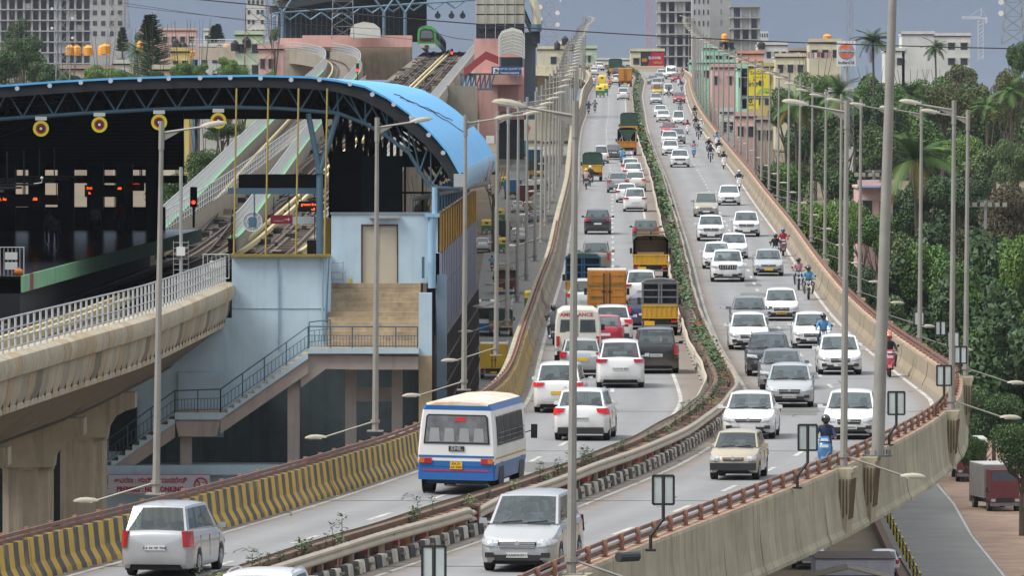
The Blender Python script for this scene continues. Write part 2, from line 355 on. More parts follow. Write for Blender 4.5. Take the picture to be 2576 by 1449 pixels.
# asphalt with wheel wear along the lane and dust at the edges (v = metres along, u = metres across)
def asphalt(name, base, width):
    m = bpy.data.materials.new(name); m.use_nodes = True; t = m.node_tree; n = t.nodes; l = t.links; p = n['Principled BSDF']
    p.inputs['Roughness'].default_value = .82
    uv = n.new('ShaderNodeUVMap'); s_ = n.new('ShaderNodeSeparateXYZ'); l.new(uv.outputs[0], s_.inputs[0])
    mpn = n.new('ShaderNodeMapping'); mpn.inputs['Scale'].default_value = (1.1, .05, 1); l.new(uv.outputs[0], mpn.inputs[0])
    z = n.new('ShaderNodeTexNoise'); z.inputs['Scale'].default_value = 1; z.inputs['Detail'].default_value = 6; l.new(mpn.outputs[0], z.inputs['Vector'])
    z1 = n.new('ShaderNodeTexNoise'); z1.inputs['Scale'].default_value = .35; z1.inputs['Detail'].default_value = 8; z1.inputs['Roughness'].default_value = .7; l.new(uv.outputs[0], z1.inputs['Vector'])
    ad = n.new('ShaderNodeMath'); ad.operation = 'ADD'; l.new(z.outputs[0], ad.inputs[0]); l.new(z1.outputs[0], ad.inputs[1])
    r = n.new('ShaderNodeMapRange'); r.inputs['From Min'].default_value = .6; r.inputs['From Max'].default_value = 1.4; r.inputs['To Min'].default_value = .86; r.inputs['To Max'].default_value = 1.12; l.new(ad.outputs[0], r.inputs[0])
    c = n.new('ShaderNodeMix'); c.data_type = 'RGBA'; c.blend_type = 'MULTIPLY'; c.inputs[0].default_value = 1; c.inputs[6].default_value = (*lin(base), 1); l.new(r.outputs[0], c.inputs[7])
    wv = n.new('ShaderNodeMath'); wv.operation = 'MULTIPLY'; wv.inputs[1].default_value = 2*math.pi/1.8; l.new(s_.outputs[0], wv.inputs[0]); sn = n.new('ShaderNodeMath'); sn.operation = 'SINE'; l.new(wv.outputs[0], sn.inputs[0])
    wr = n.new('ShaderNodeMapRange'); wr.inputs['From Min'].default_value = -1; wr.inputs['To Min'].default_value = .91; wr.inputs['To Max'].default_value = 1.03; l.new(sn.outputs[0], wr.inputs[0])
    z4 = n.new('ShaderNodeTexNoise'); z4.inputs['Scale'].default_value = 3.5; z4.inputs['Detail'].default_value = 9; z4.inputs['Roughness'].default_value = .8; l.new(uv.outputs[0], z4.inputs['Vector']); w4 = n.new('ShaderNodeMapRange'); w4.inputs['From Min'].default_value = .3; w4.inputs['From Max'].default_value = .7; w4.inputs['To Min'].default_value = .88; w4.inputs['To Max'].default_value = 1.08; l.new(z4.outputs[0], w4.inputs[0])
    wm_ = n.new('ShaderNodeMath'); wm_.operation = 'MULTIPLY'; l.new(wr.outputs[0], wm_.inputs[0]); l.new(w4.outputs[0], wm_.inputs[1])
    c0 = c; c = n.new('ShaderNodeMix'); c.data_type = 'RGBA'; c.blend_type = 'MULTIPLY'; c.inputs[0].default_value = 1; l.new(c0.outputs[2], c.inputs[6]); l.new(wm_.outputs[0], c.inputs[7])
    # dust: distance to either edge
    a = n.new('ShaderNodeMath'); a.operation = 'SUBTRACT'; a.inputs[0].default_value = width; l.new(s_.outputs[0], a.inputs[1])
    mn = n.new('ShaderNodeMath'); mn.operation = 'MINIMUM'; l.new(a.outputs[0], mn.inputs[0]); l.new(s_.outputs[0], mn.inputs[1])
    z2 = n.new('ShaderNodeTexNoise'); z2.inputs['Scale'].default_value = .8; z2.inputs['Detail'].default_value = 6; l.new(uv.outputs[0], z2.inputs['Vector'])
    sb = n.new('ShaderNodeMath'); sb.operation = 'MULTIPLY_ADD'; sb.inputs[1].default_value = -2.1; l.new(z2.outputs[0], sb.inputs[0]); l.new(mn.outputs[0], sb.inputs[2])
    dr = n.new('ShaderNodeMapRange'); dr.inputs['From Min'].default_value = -.35; dr.inputs['From Max'].default_value = .25; dr.inputs['To Min'].default_value = .9; dr.inputs['To Max'].default_value = 0; l.new(sb.outputs[0], dr.inputs[0])
    q = n.new('ShaderNodeMix'); q.data_type = 'RGBA'; l.new(dr.outputs[0], q.inputs[0]); l.new(c.outputs[2], q.inputs[6]); q.inputs[7].default_value = (.21, .17, .14, 1)
    l.new(q.outputs[2], p.inputs['Base Color']); return m
asph = asphalt('asphalt', '#848485', 7.2)
U0, U1 = .449, .517           # median position across the deck
NS = len(ST)
for (ua, ub) in ((0, U0), (U1, 1)):
    b = MB(); rows = []; uvs = []
    for i in range(NS):
        w = (across(i, ub)-across(i, ua)).length
        rows.append([across(i, ua+(ub-ua)*k/4) for k in range(5)]); uvs.append([(7.2*k/4, ARC[i]) for k in range(5)])
    b.grid(rows, 0, uv=uvs); b.obj('road', asph, kind='structure')
# markings
b = MB()
def strip(b, u, off, w, t0, t1, dz=.006, m=0, step=4.0):
    n = max(1, int((t1-t0)/step)); rows = []
    for i in range(n+1):
        t = t0+(t1-t0)*i/n; rows.append([along(t, u, dz, off-w/2), along(t, u, dz, off+w/2)])
    b.grid(rows, m)
TE = ARC[-1]
strip(b, 0, .62, .15, 0, TE); strip(b, U0, -.95, .14, 0, TE); strip(b, U1, .5, .14, 0, TE); strip(b, 1, -.62, .16, 0, TE)
t = 2.0
while t < TE-5:
    strip(b, U0/2, .1, .15, t, t+3.6); strip(b, (1+U1)/2, 0, .15, t+4, t+7.6); t += 11.2
b.obj('lane_marking', white_line, kind='structure')
b = MB()
joint_m = mat('expansion_joint', (.05, .05, .05), .7)
for k in range(2, 40):
    t = k*31.0
    for ua, ub in ((0, U0), (U1, 1)):
        b.poly([along(t, ua, .009), along(t, ub, .009), along(t+.12, ub, .009), along(t+.12, ua, .009)])
b.obj('expansion_joint', joint_m, kind='structure')
pm_ = asphalt('patched_asphalt', '#6c6b69', 400); q_ = random.Random(3)
for k in range(16):
    t = q_.uniform(t_of(175), t_of(560)); ua, ub = q_.choice([(0, U0), (U1, 1)]); o = q_.uniform(1.2, 4.6); w_ = q_.uniform(.7, 1.6); l_ = q_.uniform(2, 9); b = MB(); p_ = [along(t+(l_*i/8), ua, .003, o+q_.uniform(-.08, .08)) for i in range(9)]+[along(t+(l_*i/8), ua, .003, o+w_+q_.uniform(-.08, .08)) for i in range(8, -1, -1)]
    b.poly(p_, 0, [(200+p.x, p.y) for p in p_]); b.obj('road_patch', pm_, kind='structure')
b = MB()
for k in range(26):
    t = q_.uniform(t_of(170), t_of(420)); ua = q_.choice([0, U1]); o = q_.uniform(.9, 5.5); pr = []
    for i in range(9): pr.append((t+i*q_.uniform(.3, .7), o)); o += q_.uniform(-.2, .2)
    for (t0, o0), (t1, o1) in zip(pr, pr[1:]): b.poly([along(t0, ua, .004, o0), along(t0, ua, .004, o0+.035), along(t1, ua, .004, o1+.035), along(t1, ua, .004, o1)])
b.obj('road_cracks', joint_m, kind='structure')
# ---- the flyover itself: box girder, panels, barriers
fly = thing('flyover', 'long curved concrete flyover with striped crash barriers carrying the traffic', 'flyover')
b = MB(); rows = []
for i in range(NS):
    prof = [(0, -.3, -.03), (0, -.45, -.35), (0, -.4, -1.0), (.18, 0, -1.5), (.28, 0, -3.2), (.72, 0, -3.2), (.82, 0, -1.5), (1, .4, -1.0), (1, .45, -.35), (1, .3, -.03)]
    rows.append([across(i, u, dz, off) for u, off, dz in prof])
b.grid(rows); b.obj('box_girder', mat('girder_underside', '#8a8474', .9, var=.15, sc=.3, streak=.4), fly, smooth=True)
yb = uvstripe('barrier_stripes', '#45464a', '#bd9a38', 1.08, .5, .02, (.30, .22, .10))
yb_f = uvstripe('barrier_stripes_faded', '#7a7165', '#968567', .9, .5, .22, (.31, .265, .205))
NJ = [(.30, 0), (.27, .12), (.13, .38), (.07, .95), (-.07, .96), (-.12, 0)]        # towards the road is +
def barrier(side, t0, t1, step, mt, name, kind=None, split=True):
    sgn = 1 if side == 'L' else -1; u = 0 if side == 'L' else 1
    t = t0; acc = MB() if not split else None
    while t < t1:
        te = min(t+step-(.03 if split else 0), t1); b = MB() if split else acc
        n = max(1, int(step/2)); rows = []; uvs = []; j = rnd.uniform(-.015, .015); jz = rnd.uniform(-.012, .012)
        for i in range(n+1):
            tt = t+(te-t)*i/n; rows.append([along(tt, u, z+(jz if z > .5 else 0), sgn*(o+j)) for o, z in NJ]); uvs.append([(tt, z) for o, z in NJ])
        if side == 'R': rows = [r[::-1] for r in rows]; uvs = [q[::-1] for q in uvs]
        b.grid(rows, uv=uvs)
        b.poly(rows[0][::-1]); b.poly(rows[-1])
        if split: b.obj(name, mt, fly)
        t += step
    if not split: acc.obj(name, mt, fly, kind=kind)
T4 = t_of(700)
T3 = t_of(345)//4*4; barrier('L', t_of(150), T3, 4, yb, 'barrier_panel'); barrier('L', T3, T4, 4, yb_f, 'barrier_panel'); barrier('L', 0, t_of(150), 4, yb, 'barrier_run', 'stuff', False)
barrier('L', T4, TE, 6, yb_f, 'barrier_run', 'stuff', False)
barrier('R', t_of(215), T4, 4, yb_f, 'barrier_panel'); barrier('R', 0, t_of(215), 4, yb_f, 'barrier_run', 'stuff', False); barrier('R', T4, TE, 6, yb_f, 'barrier_run', 'stuff', False)
# outer ledge + fascia on the right (what faces the camera) and left
def ledge(side, t0, t1, step, split):
    sgn = -1 if side == 'L' else 1; u = 0 if side == 'L' else 1; t = t0; acc = MB(); acc2 = MB()
    prof = [(.02, .935), (.46, .935), (.49, .86), (.50, .3), (.54, -.25), (.60, -.70), (.68, -.84), (.68, -.94), (.25, -1.02)]
    while t < t1:
        te = min(t+step-(.025 if split else 0), t1); b = MB() if split else acc; n = max(1, int(step/1.5)); rows = []
        j = rnd.uniform(-.02, .02)
        for i in range(n+1):
            tt = t+(te-t)*i/n; rows.append([along(tt, u, z, sgn*(o+j*(z < .2))) for o, z in prof])
        if side == 'R': rows = [r[::-1] for r in rows]
        if side == 'R': b.grid([r[:-1] for r in rows], 0); b.grid([r[-2:] for r in rows], 1)
        else: b.grid(rows, 0)
        b.poly(rows[0], 0); b.poly(rows[-1][::-1], 0)
        if split: b.obj('fascia_panel', [girder_m, ledge_m], fly)
        t += step
    if not split: acc.obj('fascia_run', [girder_m, ledge_m], fly, kind='stuff')
ledge('R', 0, t_of(330), 3.4, True); ledge('R', t_of(330), TE, 8, False); ledge('L', 0, TE, 8, False)
# brown handrail on the ledges
def handrail(side, t0, t1, posts, seg=9.0):
    sgn = -1 if side == 'L' else 1; u = 0 if side == 'L' else 1
    hs = (1.06, 1.24) if side == 'R' else (.99, 1.11); o = .20 if side == 'R' else .10
    base = .935 if side == 'R' else .94
    t = t0
    while t < t1:
        te = min(t+seg, t1); b = MB(); n = 3
        for z in hs:
            pr = [along(t+(te-t)*i/n, u, z, sgn*o) for i in range(n+1)]
            for p, q in zip(pr, pr[1:]): b.bar(p, q, .05, .085)
        b.obj('rail', rust_rail, fly)
        if side == 'R' and t < t_of(300):
            b = MB()
            for z in (.99, 1.15): b.tube([along(t+(te-t)*i/n, u, z, sgn*(o+.04)) for i in range(n+1)], .02, 5)
            b.obj('pipe_rail', galv, fly)
        t += seg
    b = MB(); hh = hs[1]-base+.07; b.box(-.055, .055, -.065, .065, 0, hh); b.box(-.09, .09, -.10, .10, 0, .02)
    me = b.mesh('post', [mat('orange_brown_post', '#8f6652', .75, var=.2, sc=2)])
    t = t0+.4; k = 0
    while t < posts:
        p, d, nn = frame(t, u, sgn*(o+.07)); place(me, 'post', fly, (p.x, p.y, p.z+base), heading(t, u)); t += 2.6
handrail('R', t_of(110), t_of(1300), t_of(420)); handrail('L', t_of(110), t_of(1300), t_of(520))
# bracket pilasters below the lamp bases on the right
def pilaster(t, w=.75, d=1.15):
    b = MB(); p, dd, nn = frame(t, 1, .45)
    def q(a, o, z): return p+dd*a+nn*o+Vector((0, 0, z))
    for (z0, z1, o0, o1) in ((.95, .84, .42, .42), (.84, -.92, .38, .24)):
        b.hexa([q(-w, -.1, z1), q(-w, o1, z1), q(w, o1, z1), q(w, -.1, z1), q(-w, -.1, z0), q(-w, o0, z0), q(w, o0, z0), q(w, -.1, z0)])
    for k in range(5):
        a = -w*.66+k*w*.33; b.hexa([q(a-.05, .2, -.45), q(a-.05, .31, -.45), q(a+.05, .31, -.45), q(a+.05, .2, -.45), q(a-.05, .2, .65), q(a-.05, .40, .65), q(a+.05, .40, .65), q(a+.05, .2, .65)], 1)
    for k in range(4):
        o = .06+k*.09; b.hexa([q(-w-.02, o, -.5+.1*k), q(-w-.02, o+.04, -.5+.1*k), q(-w+.02, o+.04, -.5+.1*k), q(-w+.02, o, -.5+.1*k), q(-w-.02, o, .66), q(-w-.02, o+.04, .66), q(-w+.02, o+.04, .66), q(-w+.02, o, .66)], 1)
    b.obj('bracket', [mat('bracket_concrete', '#a89e86', .85, var=.16, sc=.7, streak=.6), mat('bracket_flute', '#6a5a46', .9)], fly)
# piers
for k in range(1, 38):
    t = k*31.0
    if t > TE-60: break
    c = along(t, .5); b = MB(); g = gz(c.y)
    b.tube([(c.x, c.y, g-.5), (c.x, c.y, c.z-4.6)], 1.25, 12)
    pd = (along(t, 1)-along(t, 0)).normalized()
    a1, a2 = c-pd*3.2, c+pd*3.2
    b.hexa([c-pd*1.3+Vector((0, -1.2, -5)), c+pd*1.3+Vector((0, -1.2, -5)), c+pd*1.3+Vector((0, 1.2, -5)), c-pd*1.3+Vector((0, 1.2, -5)), a1+Vector((0, -1.2, -3.2)), a2+Vector((0, -1.2, -3.2)), a2+Vector((0, 1.2, -3.2)), a1+Vector((0, 1.2, -3.2))])
    b.obj('pier', concrete, fly)

# ---- the median
t29 = t_of(330)
kw = mat('kerb_white', '#cfcabd', .85, var=.3, sc=2, col2='#8f8a80'); kb = mat('kerb_black', '#3b3b3b', .85, var=.3, sc=2)
med = MB(); rows = [[along(t, U0, .14, .18), along(t, U1, .14, -.18)] for t in np.linspace(0, TE, 400)]
med.grid(rows); med.obj('median', mat('median_soil', '#70665a', .95, var=.3, sc=1.5), kind='structure')
kerb = thing('kerb', 'black and white painted kerb along both sides of the central reservation', 'kerb')
t = t_of(140); i = 0
while t < t_of(318):
    b = MB(); pr = [(.0, 0), (.03, .26), (.05, .30), (.20, .30), (.22, 0)]; L_ = .70+rnd.uniform(-.02, .02); j = rnd.uniform(-.02, .02); jz = rnd.uniform(-.015, .01)
    r0 = [along(t, U1, z+jz, -o+j) for o, z in pr]; r1 = [along(t+L_, U1, z+jz, -o+j) for o, z in pr]
    b.grid([r0, r1]); b.poly(r0); b.poly(r1[::-1]); b.obj('kerb_block', [kw, kb][i % 2], kerb); t += .74; i += 1
zs = uvstripe('kerb_stripes', '#3b3b3b', '#c8c3b6', 1.48, .5, .1, (.33, .3, .26))
for sgn, u, ta, tb in ((1, U1, t, TE), (1, U1, 0, t_of(140)), (-1, U0, 0, TE)):
    b = MB(); rows = []; uvs = []
    for tt in np.linspace(ta, tb, int((tb-ta)/3)+2):
        pr = [(.0, 0), (.03, .26), (.05, .30), (.20, .30), (.22, .1)]; r_ = [along(tt, u, z, -sgn*o) for o, z in pr]
        if sgn < 0: r_ = r_[::-1]
        rows.append(r_); uvs.append([(tt, z) for o, z in pr])
    b.grid(rows, uv=uvs); b.obj('kerb_run', zs, kerb, kind='stuff')
# guard rails: wavy W-beam, posts, reflectors
grail = thing('guard_rail', 'beige corrugated steel guard rail on both sides of the median', 'guard rail')
def wob(t, s): return .03*math.sin(t*.37+s)+.05*math.sin(t*.13+2*s)
def dip(t):   # the knock in the rail near the bus
    return .22*math.exp(-((t-t_of(201))/1.4)**2)
WB = [(-.02, .0), (.05, .05), (.05, .10), (-.01, .155), (.05, .21), (.05, .26), (-.02, .31)]
for s, (u, sg) in enumerate(((U1, 1), (U0, -1))):
    t = t_of(130)
    while t < t_of(900):
        L_ = 4.0 if t < t_of(420) else 12.0; b = MB(); rows = []
        n = 4 if L_ < 5 else 4
        for i in range(n+1):
            tt = t+L_*i/n; rr = [along(tt, u, .52+z+wob(tt, s+5)*.35-(dip(tt) if s == 0 else 0), sg*(.02+x+wob(tt, s)*.6-(dip(tt)*1.2 if s == 0 else 0))) for x, z in WB]
            rows.append(rr if sg > 0 else rr[::-1])
        b.grid(rows); b.grid([r_[::-1] for r_ in [[p-Vector((sg*.012, 0, 0)) for p in q] for q in rows]])
        b.obj('rail_beam', beige_beam, grail, smooth=True); t += L_
    b = MB(); b.box(-.06, .06, -.10, .10, 0, .62); b.box(-.2, .2, -.14, .14, 0, .05)
    pm = b.mesh('post', [mat('brown_grey_post', '#7a6a60', .7, var=.15)])
    rf = MB(); rf.box(-.05, .05, -.115, -.102, .24, .36); rm_ = rf.mesh('reflector', [red_ref])
    t = t_of(140)
    while t < t_of(400):
        p, d, nn = frame(t, u, -sg*.14); o = place(pm, 'post', grail, (p.x, p.y, p.z+.14), heading(t, u))
        if t < t_of(300) and s == 0 and int(t/2) % 2: place(rm_, 'reflector', o, (0, 0, 0))
        t += 2.0 if t < t_of(300) else 4.0
# ---- lamp posts
lp = MB(); lp.tube([(0, 0, 0), (0, 0, 9.6)], [.10, .055], 8); lp.box(-.24, .24, -.24, .24, 0, .04); lp.tube([(0, 0, 8.9), (0, 0, 9.65)], .075, 8)
ME_pole = lp.mesh('pole', [galv_old], True)
def arm_mesh(L_, rise, up):
    b = MB(); b.tube([(0, 0, 0), (L_, 0, rise)], .035 if up else .03, 6)
    if up: b.poly([(0, .01, -.22), (.42, .01, 0.02), (0, .01, .04)]); b.poly([(0, -.01, .04), (.42, -.01, .02), (0, -.01, -.22)])
    else: b.tube([(0, 0, -.05), (0, 0, .05)], .14, 8)
    return b.mesh('arm', [galv_old])
ME_armU = arm_mesh(1.0, .16, True); ME_armL = arm_mesh(1.55, -.5, False)
hb = MB()
sec = [(0, .06, .05), (.15, .13, .10), (.40, .18, .13), (.62, .17, .12), (.78, .10, .07), (.84, .02, .02)]
rows = []
for x, w, h_ in sec: rows.append([(x, -w, -.01), (x, -w*.95, h_*.5), (x, -w*.5, h_), (x, w*.5, h_), (x, w*.95, h_*.5), (x, w, -.01)])
hb.grid(rows); hb.poly(rows[0]); hb.poly([(x, -w, -.01) for x, w, h_ in sec][::1]+[(x, w, -.01) for x, w, h_ in sec][::-1])
ME_head = hb.mesh('lamp_head', [lamp_m], True)
hl = MB(); hl.prism([(.2, -.14), (.6, -.14), (.72, 0), (.6, .14), (.2, .14)], -.05, -.012); ME_lens = hl.mesh('lens', [lens_m])
hj = MB(); hj.box(.02, .09, -.05, .05, .04, .13); hj.box(.16, .22, -.05, .05, .06, .14); ME_clamp = hj.mesh('clamp', [galv])
def lamp_post(p, rz, up=True, low=True, label='', sc=1, lean=0, grp='lamp posts along the flyover'):
    """local +x points over the deck"""
    t = thing('street_lamp', label, 'street lamp', p, rz, grp, sc); t.rotation_euler = (0, lean, rz)
    place(ME_pole, 'pole', t)
    if up:
        a = place(ME_armU, 'arm', t, (.05, 0, 9.35)); h = place(ME_head, 'lamp_head', t, (1.0, 0, 9.50), rot=(0, -R(9), 0), scale=.86); place(ME_lens, 'lens', h); place(ME_clamp, 'clamp', h)
    if low:
        a = place(ME_armL, 'arm', t, (0, 0, .32), rot=(0, 0, R(180))); h = place(ME_head, 'lamp_head', t, (-1.5, 0, -.20), rot=(0, R(2), R(180)), scale=.8); place(ME_lens, 'lens', h)
    return t
lz = [(205, -1.75), (244, -1.6), (278, -1.25)]; z = 313
while z < 1395: lz.append((z, -.95)); z += 34.5
for i, (Yp, of) in enumerate(lz):
    tt = t_of(Yp); p, d, nn = frame(tt, 0, of); hdg = heading(tt, 0)
    lamp_post((p.x, p.y, p.z+.8), hdg, label=f'grey double-arm street lamp outside the left barrier, {ordn(i)} of its row from the camera', lean=R(.9 if i == 0 else .35))
rz_ = [(168, .5), (217, .55), (257, .6), (287, .6), (322, .6)]; z = 351
while z < 1390: rz_.append((z, .6)); z += 33
for i, (Yp, of) in enumerate(rz_):
    tt = t_of(Yp); p, d, nn = frame(tt, 1, of); hdg = heading(tt, 1)
    # aim the pole at its own distance
    lamp_post((p.x, p.y, p.z+.94), hdg+math.pi, label=f'grey double-arm street lamp outside the right barrier, {ordn(i)} of its row from the camera', sc=1.04 if i < 3 else 1, lean=-R(.5))
    if i < 9: pilaster(tt)
# ------------------------------------------------------------------ vehicles
seat_m = mat('seat_fabric', (.06, .058, .055), .9, var=.1); seat_l = mat('seat_beige', (.28, .26, .22), .8, var=.1)
int_m = mat('car_interior', (.025, .025, .027), .9, var=.1)
tyre_m = mat('tyre_rubber', (.014, .014, .015), .85, var=.15, sc=4); rim_m = mat('alloy_rim', '#a5a8ac', .35, .6, var=.1)
trim_m = mat('black_trim', (.02, .02, .022), .5, var=.1); chrome_m = mat('chrome', (.75, .76, .78), .15, .9, var=0)
head_m = mat('headlamp_glass', (.48, .50, .52), .12, .35, var=.3, sc=14, coat=1); tail_m = mat('tail_lamp_red', (.42, .008, .015), .2, var=.12, sc=9, coat=1)
tail_on = mat('tail_lamp_lit', (.62, .012, .015), .3, var=.15, sc=9, emit=.16)
tailw_m = mat('tail_lamp_clear', (.6, .5, .5), .2, var=.1, coat=1); amber_m = mat('amber_lamp', (.55, .13, .01), .25, var=.05)
plate_w = mat('plate_white', (.62, .62, .60), .5, var=.06); plate_y = mat('plate_yellow', (.68, .42, .02), .5, var=.06); ink = mat('plate_ink', (.015, .015, .015), .6, var=0)
skin_m = mat('skin', (.22, .11, .06), .6, var=.08)
glassmat()
TY = {  # L, W, H, nose z, hood z, cowl y, cowl z, top y, roof rear y, rear glass y, belt rear z, deck z, wheel r, wheel y front, wheelbase, ground gap
 'hatch': dict(L=3.85, W=1.70, H=1.53, nz=.66, hz=.84, cy=1.00, cz=.97, ty=1.72, ry=3.35, ey=3.72, ez=1.04, dz=1.02, r=.29, wy=.78, wb=2.43),
 'sedan': dict(L=4.3, W=1.70, H=1.50, nz=.66, hz=.82, cy=1.12, cz=.96, ty=1.90, ry=3.05, ey=3.72, ez=1.03, dz=1.02, r=.30, wy=.82, wb=2.55),
 'suv': dict(L=4.3, W=1.80, H=1.66, nz=.82, hz=.98, cy=1.12, cz=1.07, ty=1.72, ry=3.72, ey=4.12, ez=1.12, dz=1.08, r=.345, wy=.85, wb=2.60),
 'bigsuv': dict(L=4.65, W=1.88, H=1.76, nz=.90, hz=1.06, cy=1.2, cz=1.14, ty=1.80, ry=4.05, ey=4.48, ez=1.18, dz=1.12, r=.365, wy=.90, wb=2.75),
 'mpv': dict(L=4.58, W=1.77, H=1.76, nz=.68, hz=.90, cy=.98, cz=1.06, ty=1.78, ry=4.10, ey=4.42, ez=1.13, dz=1.08, r=.32, wy=.80, wb=2.75),
 'old': dict(L=3.33, W=1.44, H=1.41, nz=.66, hz=.80, cy=.86, cz=.92, ty=1.32, ry=2.90, ey=3.18, ez=.95, dz=.92, r=.265, wy=.62, wb=2.17),
 'van': dict(L=3.45, W=1.47, H=1.72, nz=.62, hz=.86, cy=.40, cz=.98, ty=.86, ry=3.22, ey=3.38, ez=1.02, dz=1.0, r=.265, wy=.62, wb=2.1),
}
TY['mpvx'] = dict(TY['mpv'], hz=.95, nz=.74)
def wfun(P, y):
    h = P['W']/2; L = P['L']
    if y < .5: a = 1-.24*((.5-y)/.5)**2.6
    elif y > L-.45: a = 1-.15*((y-L+.45)/.45)**2.4
    else: a = 1
    return h*a
def car_parts(kind):
    P = TY[kind]; L, W_, H = P['L'], P['W'], P['H']; h = W_/2; b = MB(); r = P['r']; parts = []
    gap = .20 if kind not in ('suv', 'bigsuv') else .24
    wys = [P['wy'], P['wy']+P['wb']]; ar = r+.055
    ys = {0, .03, .10, .2, .35, .5, P['cy'], P['cy']+.01, L-.5, L-.25, L-.10, L-.03, L, (P['cy']+P['ey'])/2}
    for wy in wys:
        for k in range(7): ys.add(wy-ar*math.cos(math.pi*k/6))
    if kind == 'sedan': ys |= {P['ey'], P['ey']+.02}
    ys = sorted(y for y in ys if 0 <= y <= L)
    def topz(y):
        if y <= .03: return P['nz']-.05+.05*y/.03
        if y < .35: return P['nz']+(P['hz']-P['nz'])*((y-.03)/.32)**.65
        if y <= P['cy']: return P['hz']+(P['cz']-P['hz'])*((y-.35)/(P['cy']-.35))**.8 if P['cy'] > .45 else P['cz']
        if y <= P['ey']: return P['cz']+(P['ez']-P['cz'])*(y-P['cy'])/(P['ey']-P['cy'])
        k = (y-P['ey'])/(L-P['ey']+1e-6); return P['ez']+(P['dz']-P['ez'])*k-(.06*max(0, (y-L+.05)/.05))
    rows = []
    for y in ys:
        w = wfun(P, y); t = topz(y); bt = gap+.02
        if y < .1: bt += .07*(1-y/.1)
        if y > L-.1: bt += .10*((y-L+.1)/.1)
        ab = bt
        for wy in wys:
            dy = abs(y-wy)
            if dy < ar: ab = max(ab, r+math.sqrt(ar*ar-dy*dy)*.98)
        cr = .035
        ht = max(t, ab+.12); sh = ab+(ht-ab)*.55
        prof = [(w*.80, bt if ab == bt else ab), (w*.97, ab), (w, max(ab+.02, bt+.12) if ab == bt else ab+.02), (w*1.0, sh), (w*.985, ht-.15 if ht-.15 > sh else sh+.02), (w*.945, ht-.035), (w*.86, ht), (w*.45, ht+cr*.7)]
        half = prof; full = [(-x, z) for x, z in half]+[(0, ht+cr)]+[(x, z) for x, z in half[::-1]]
        rows.append([(x, y, z) for x, z in full])
    b.grid(rows)
    # front and rear caps, gently domed
    for rw, sg in ((rows[0], -1), (rows[-1], 1)):
        yy = rw[0][1]; cz_ = (rw[0][2]+rw[8][2])/2; c = b.vert(0, yy+sg*.04, cz_)
        inner = [(p[0]*.85, yy+sg*.03, cz_+(p[2]-cz_)*.82) for p in rw]; n = len(rw)
        base = len(b.v); b.v += list(rw)+inner
        for k in range(n):
            k2 = (k+1) % n; q = (base+k, base+k2, base+n+k2, base+n+k); b.face(q if sg > 0 else q[::-1])
            q = (base+n+k, base+n+k2, c); b.face(q if sg > 0 else q[::-1])
    # greenhouse
    wb, wt = h*.90, h*.76; zt = H-.07
    y1, y2, y3, y4 = P['cy']-.04, P['ty'], P['ry'], P['ey']
    z1, z4 = P['cz'], P['ez']
    def side(u, v, s):
        p = Vector((wb, y1+(y4-y1)*u, z1+(z4-z1)*u-.01)); q = Vector((wt, y2+(y3-y2)*u, zt+.012*math.sin(math.pi*u))); c = p.lerp(q, v); c.x += .035*math.sin(math.pi*v); c.x *= s
        c.x *= (1-.06*u); return c
    kx = kind; kind = 'mpv' if kind == 'mpvx' else kind
    third = kind in ('mpv', 'bigsuv', 'van'); us = [0, .085, .36, .385, .66, .69, .93, 1] if third else [0, .095, .47, .50, .90, 1]
    vs = [0, .07, .90, 1]
    wins = [(1, 2), (3, 4), (5, 6)] if third else [(1, 2), (3, 4)]
    for s in (-1, 1):
        for i in range(len(us)-1):
            for j in range(3):
                if j == 1 and (i, i+1) in wins:
                    g = MB(); pts = [side(us[i], vs[1], s), side(us[i+1], vs[1], s), side(us[i+1], vs[2], s), side(us[i], vs[2], s)]
                    g.poly(pts if s > 0 else pts[::-1]); parts.append(('window', g, [GLASS], 0)); continue
                pts = [side(us[i], vs[j], s), side(us[i+1], vs[j], s), side(us[i+1], vs[j+1], s), side(us[i], vs[j+1], s)]
                mi = 1 if (j == 1 and 0 < i < len(us)-2 and not (i, i+1) in wins) else 0
                b.poly(pts if s > 0 else pts[::-1], mi)
    def scr(front, u, v):   # u -1..1 across, v 0..1 up
        if front: p = Vector((wb*u, y1-.10*(1-u*u), z1+.01)); q = Vector((wt*u, y2-.05*(1-u*u), zt+.02*(1-u*u)))
        else: p = Vector((wb*.94*u, y4+.05*(1-u*u), z4)); q = Vector((wt*.94*u, y3+.04*(1-u*u), zt+.02*(1-u*u)))
        return p.lerp(q, v)
    for fr in (True, False):
        uu = [-1, -.92, -.6, -.3, 0, .3, .6, .92, 1]; vv = [0, .05, .94, 1]; g = MB()
        v0 = .05 if fr else (.04 if kind != 'sedan' else .05)
        for i in range(8):
            for j in range(3):
                pts = [scr(fr, uu[i], vv[j]), scr(fr, uu[i+1], vv[j]), scr(fr, uu[i+1], vv[j+1]), scr(fr, uu[i], vv[j+1])]
                if not fr: pts = pts[::-1]
                if j == 1 and 0 < i < 7: g.poly(pts)
                else: b.poly(pts, 1 if (j == 0 and 0 < i < 7) else 0)
        parts.append(('windscreen' if fr else 'rear_window', g, [GLASS], 0))
    rows = []
    for i in range(9):
        v = i/8; y = y2+(y3-y2)*v; rr = []
        for k in range(11):
            u = -1+k/5; n = 1-.06*v; q = side(v, 1, 1)
            yy = y-(.05*(1-u*u) if i == 0 else 0)+(.04*(1-u*u) if i == 8 else 0)
            zz = q.z+(.075*(1-abs(u)**3.2))*(math.sin(math.pi*min(1, max(0, .14+v*.76)))**.5)
            if i in (0, 8): zz = zt+.02*(1-u*u)
            rr.append((wt*u*n, yy, zz))
        rows.append(rr)
    b.grid(rows)
    b2 = MB()
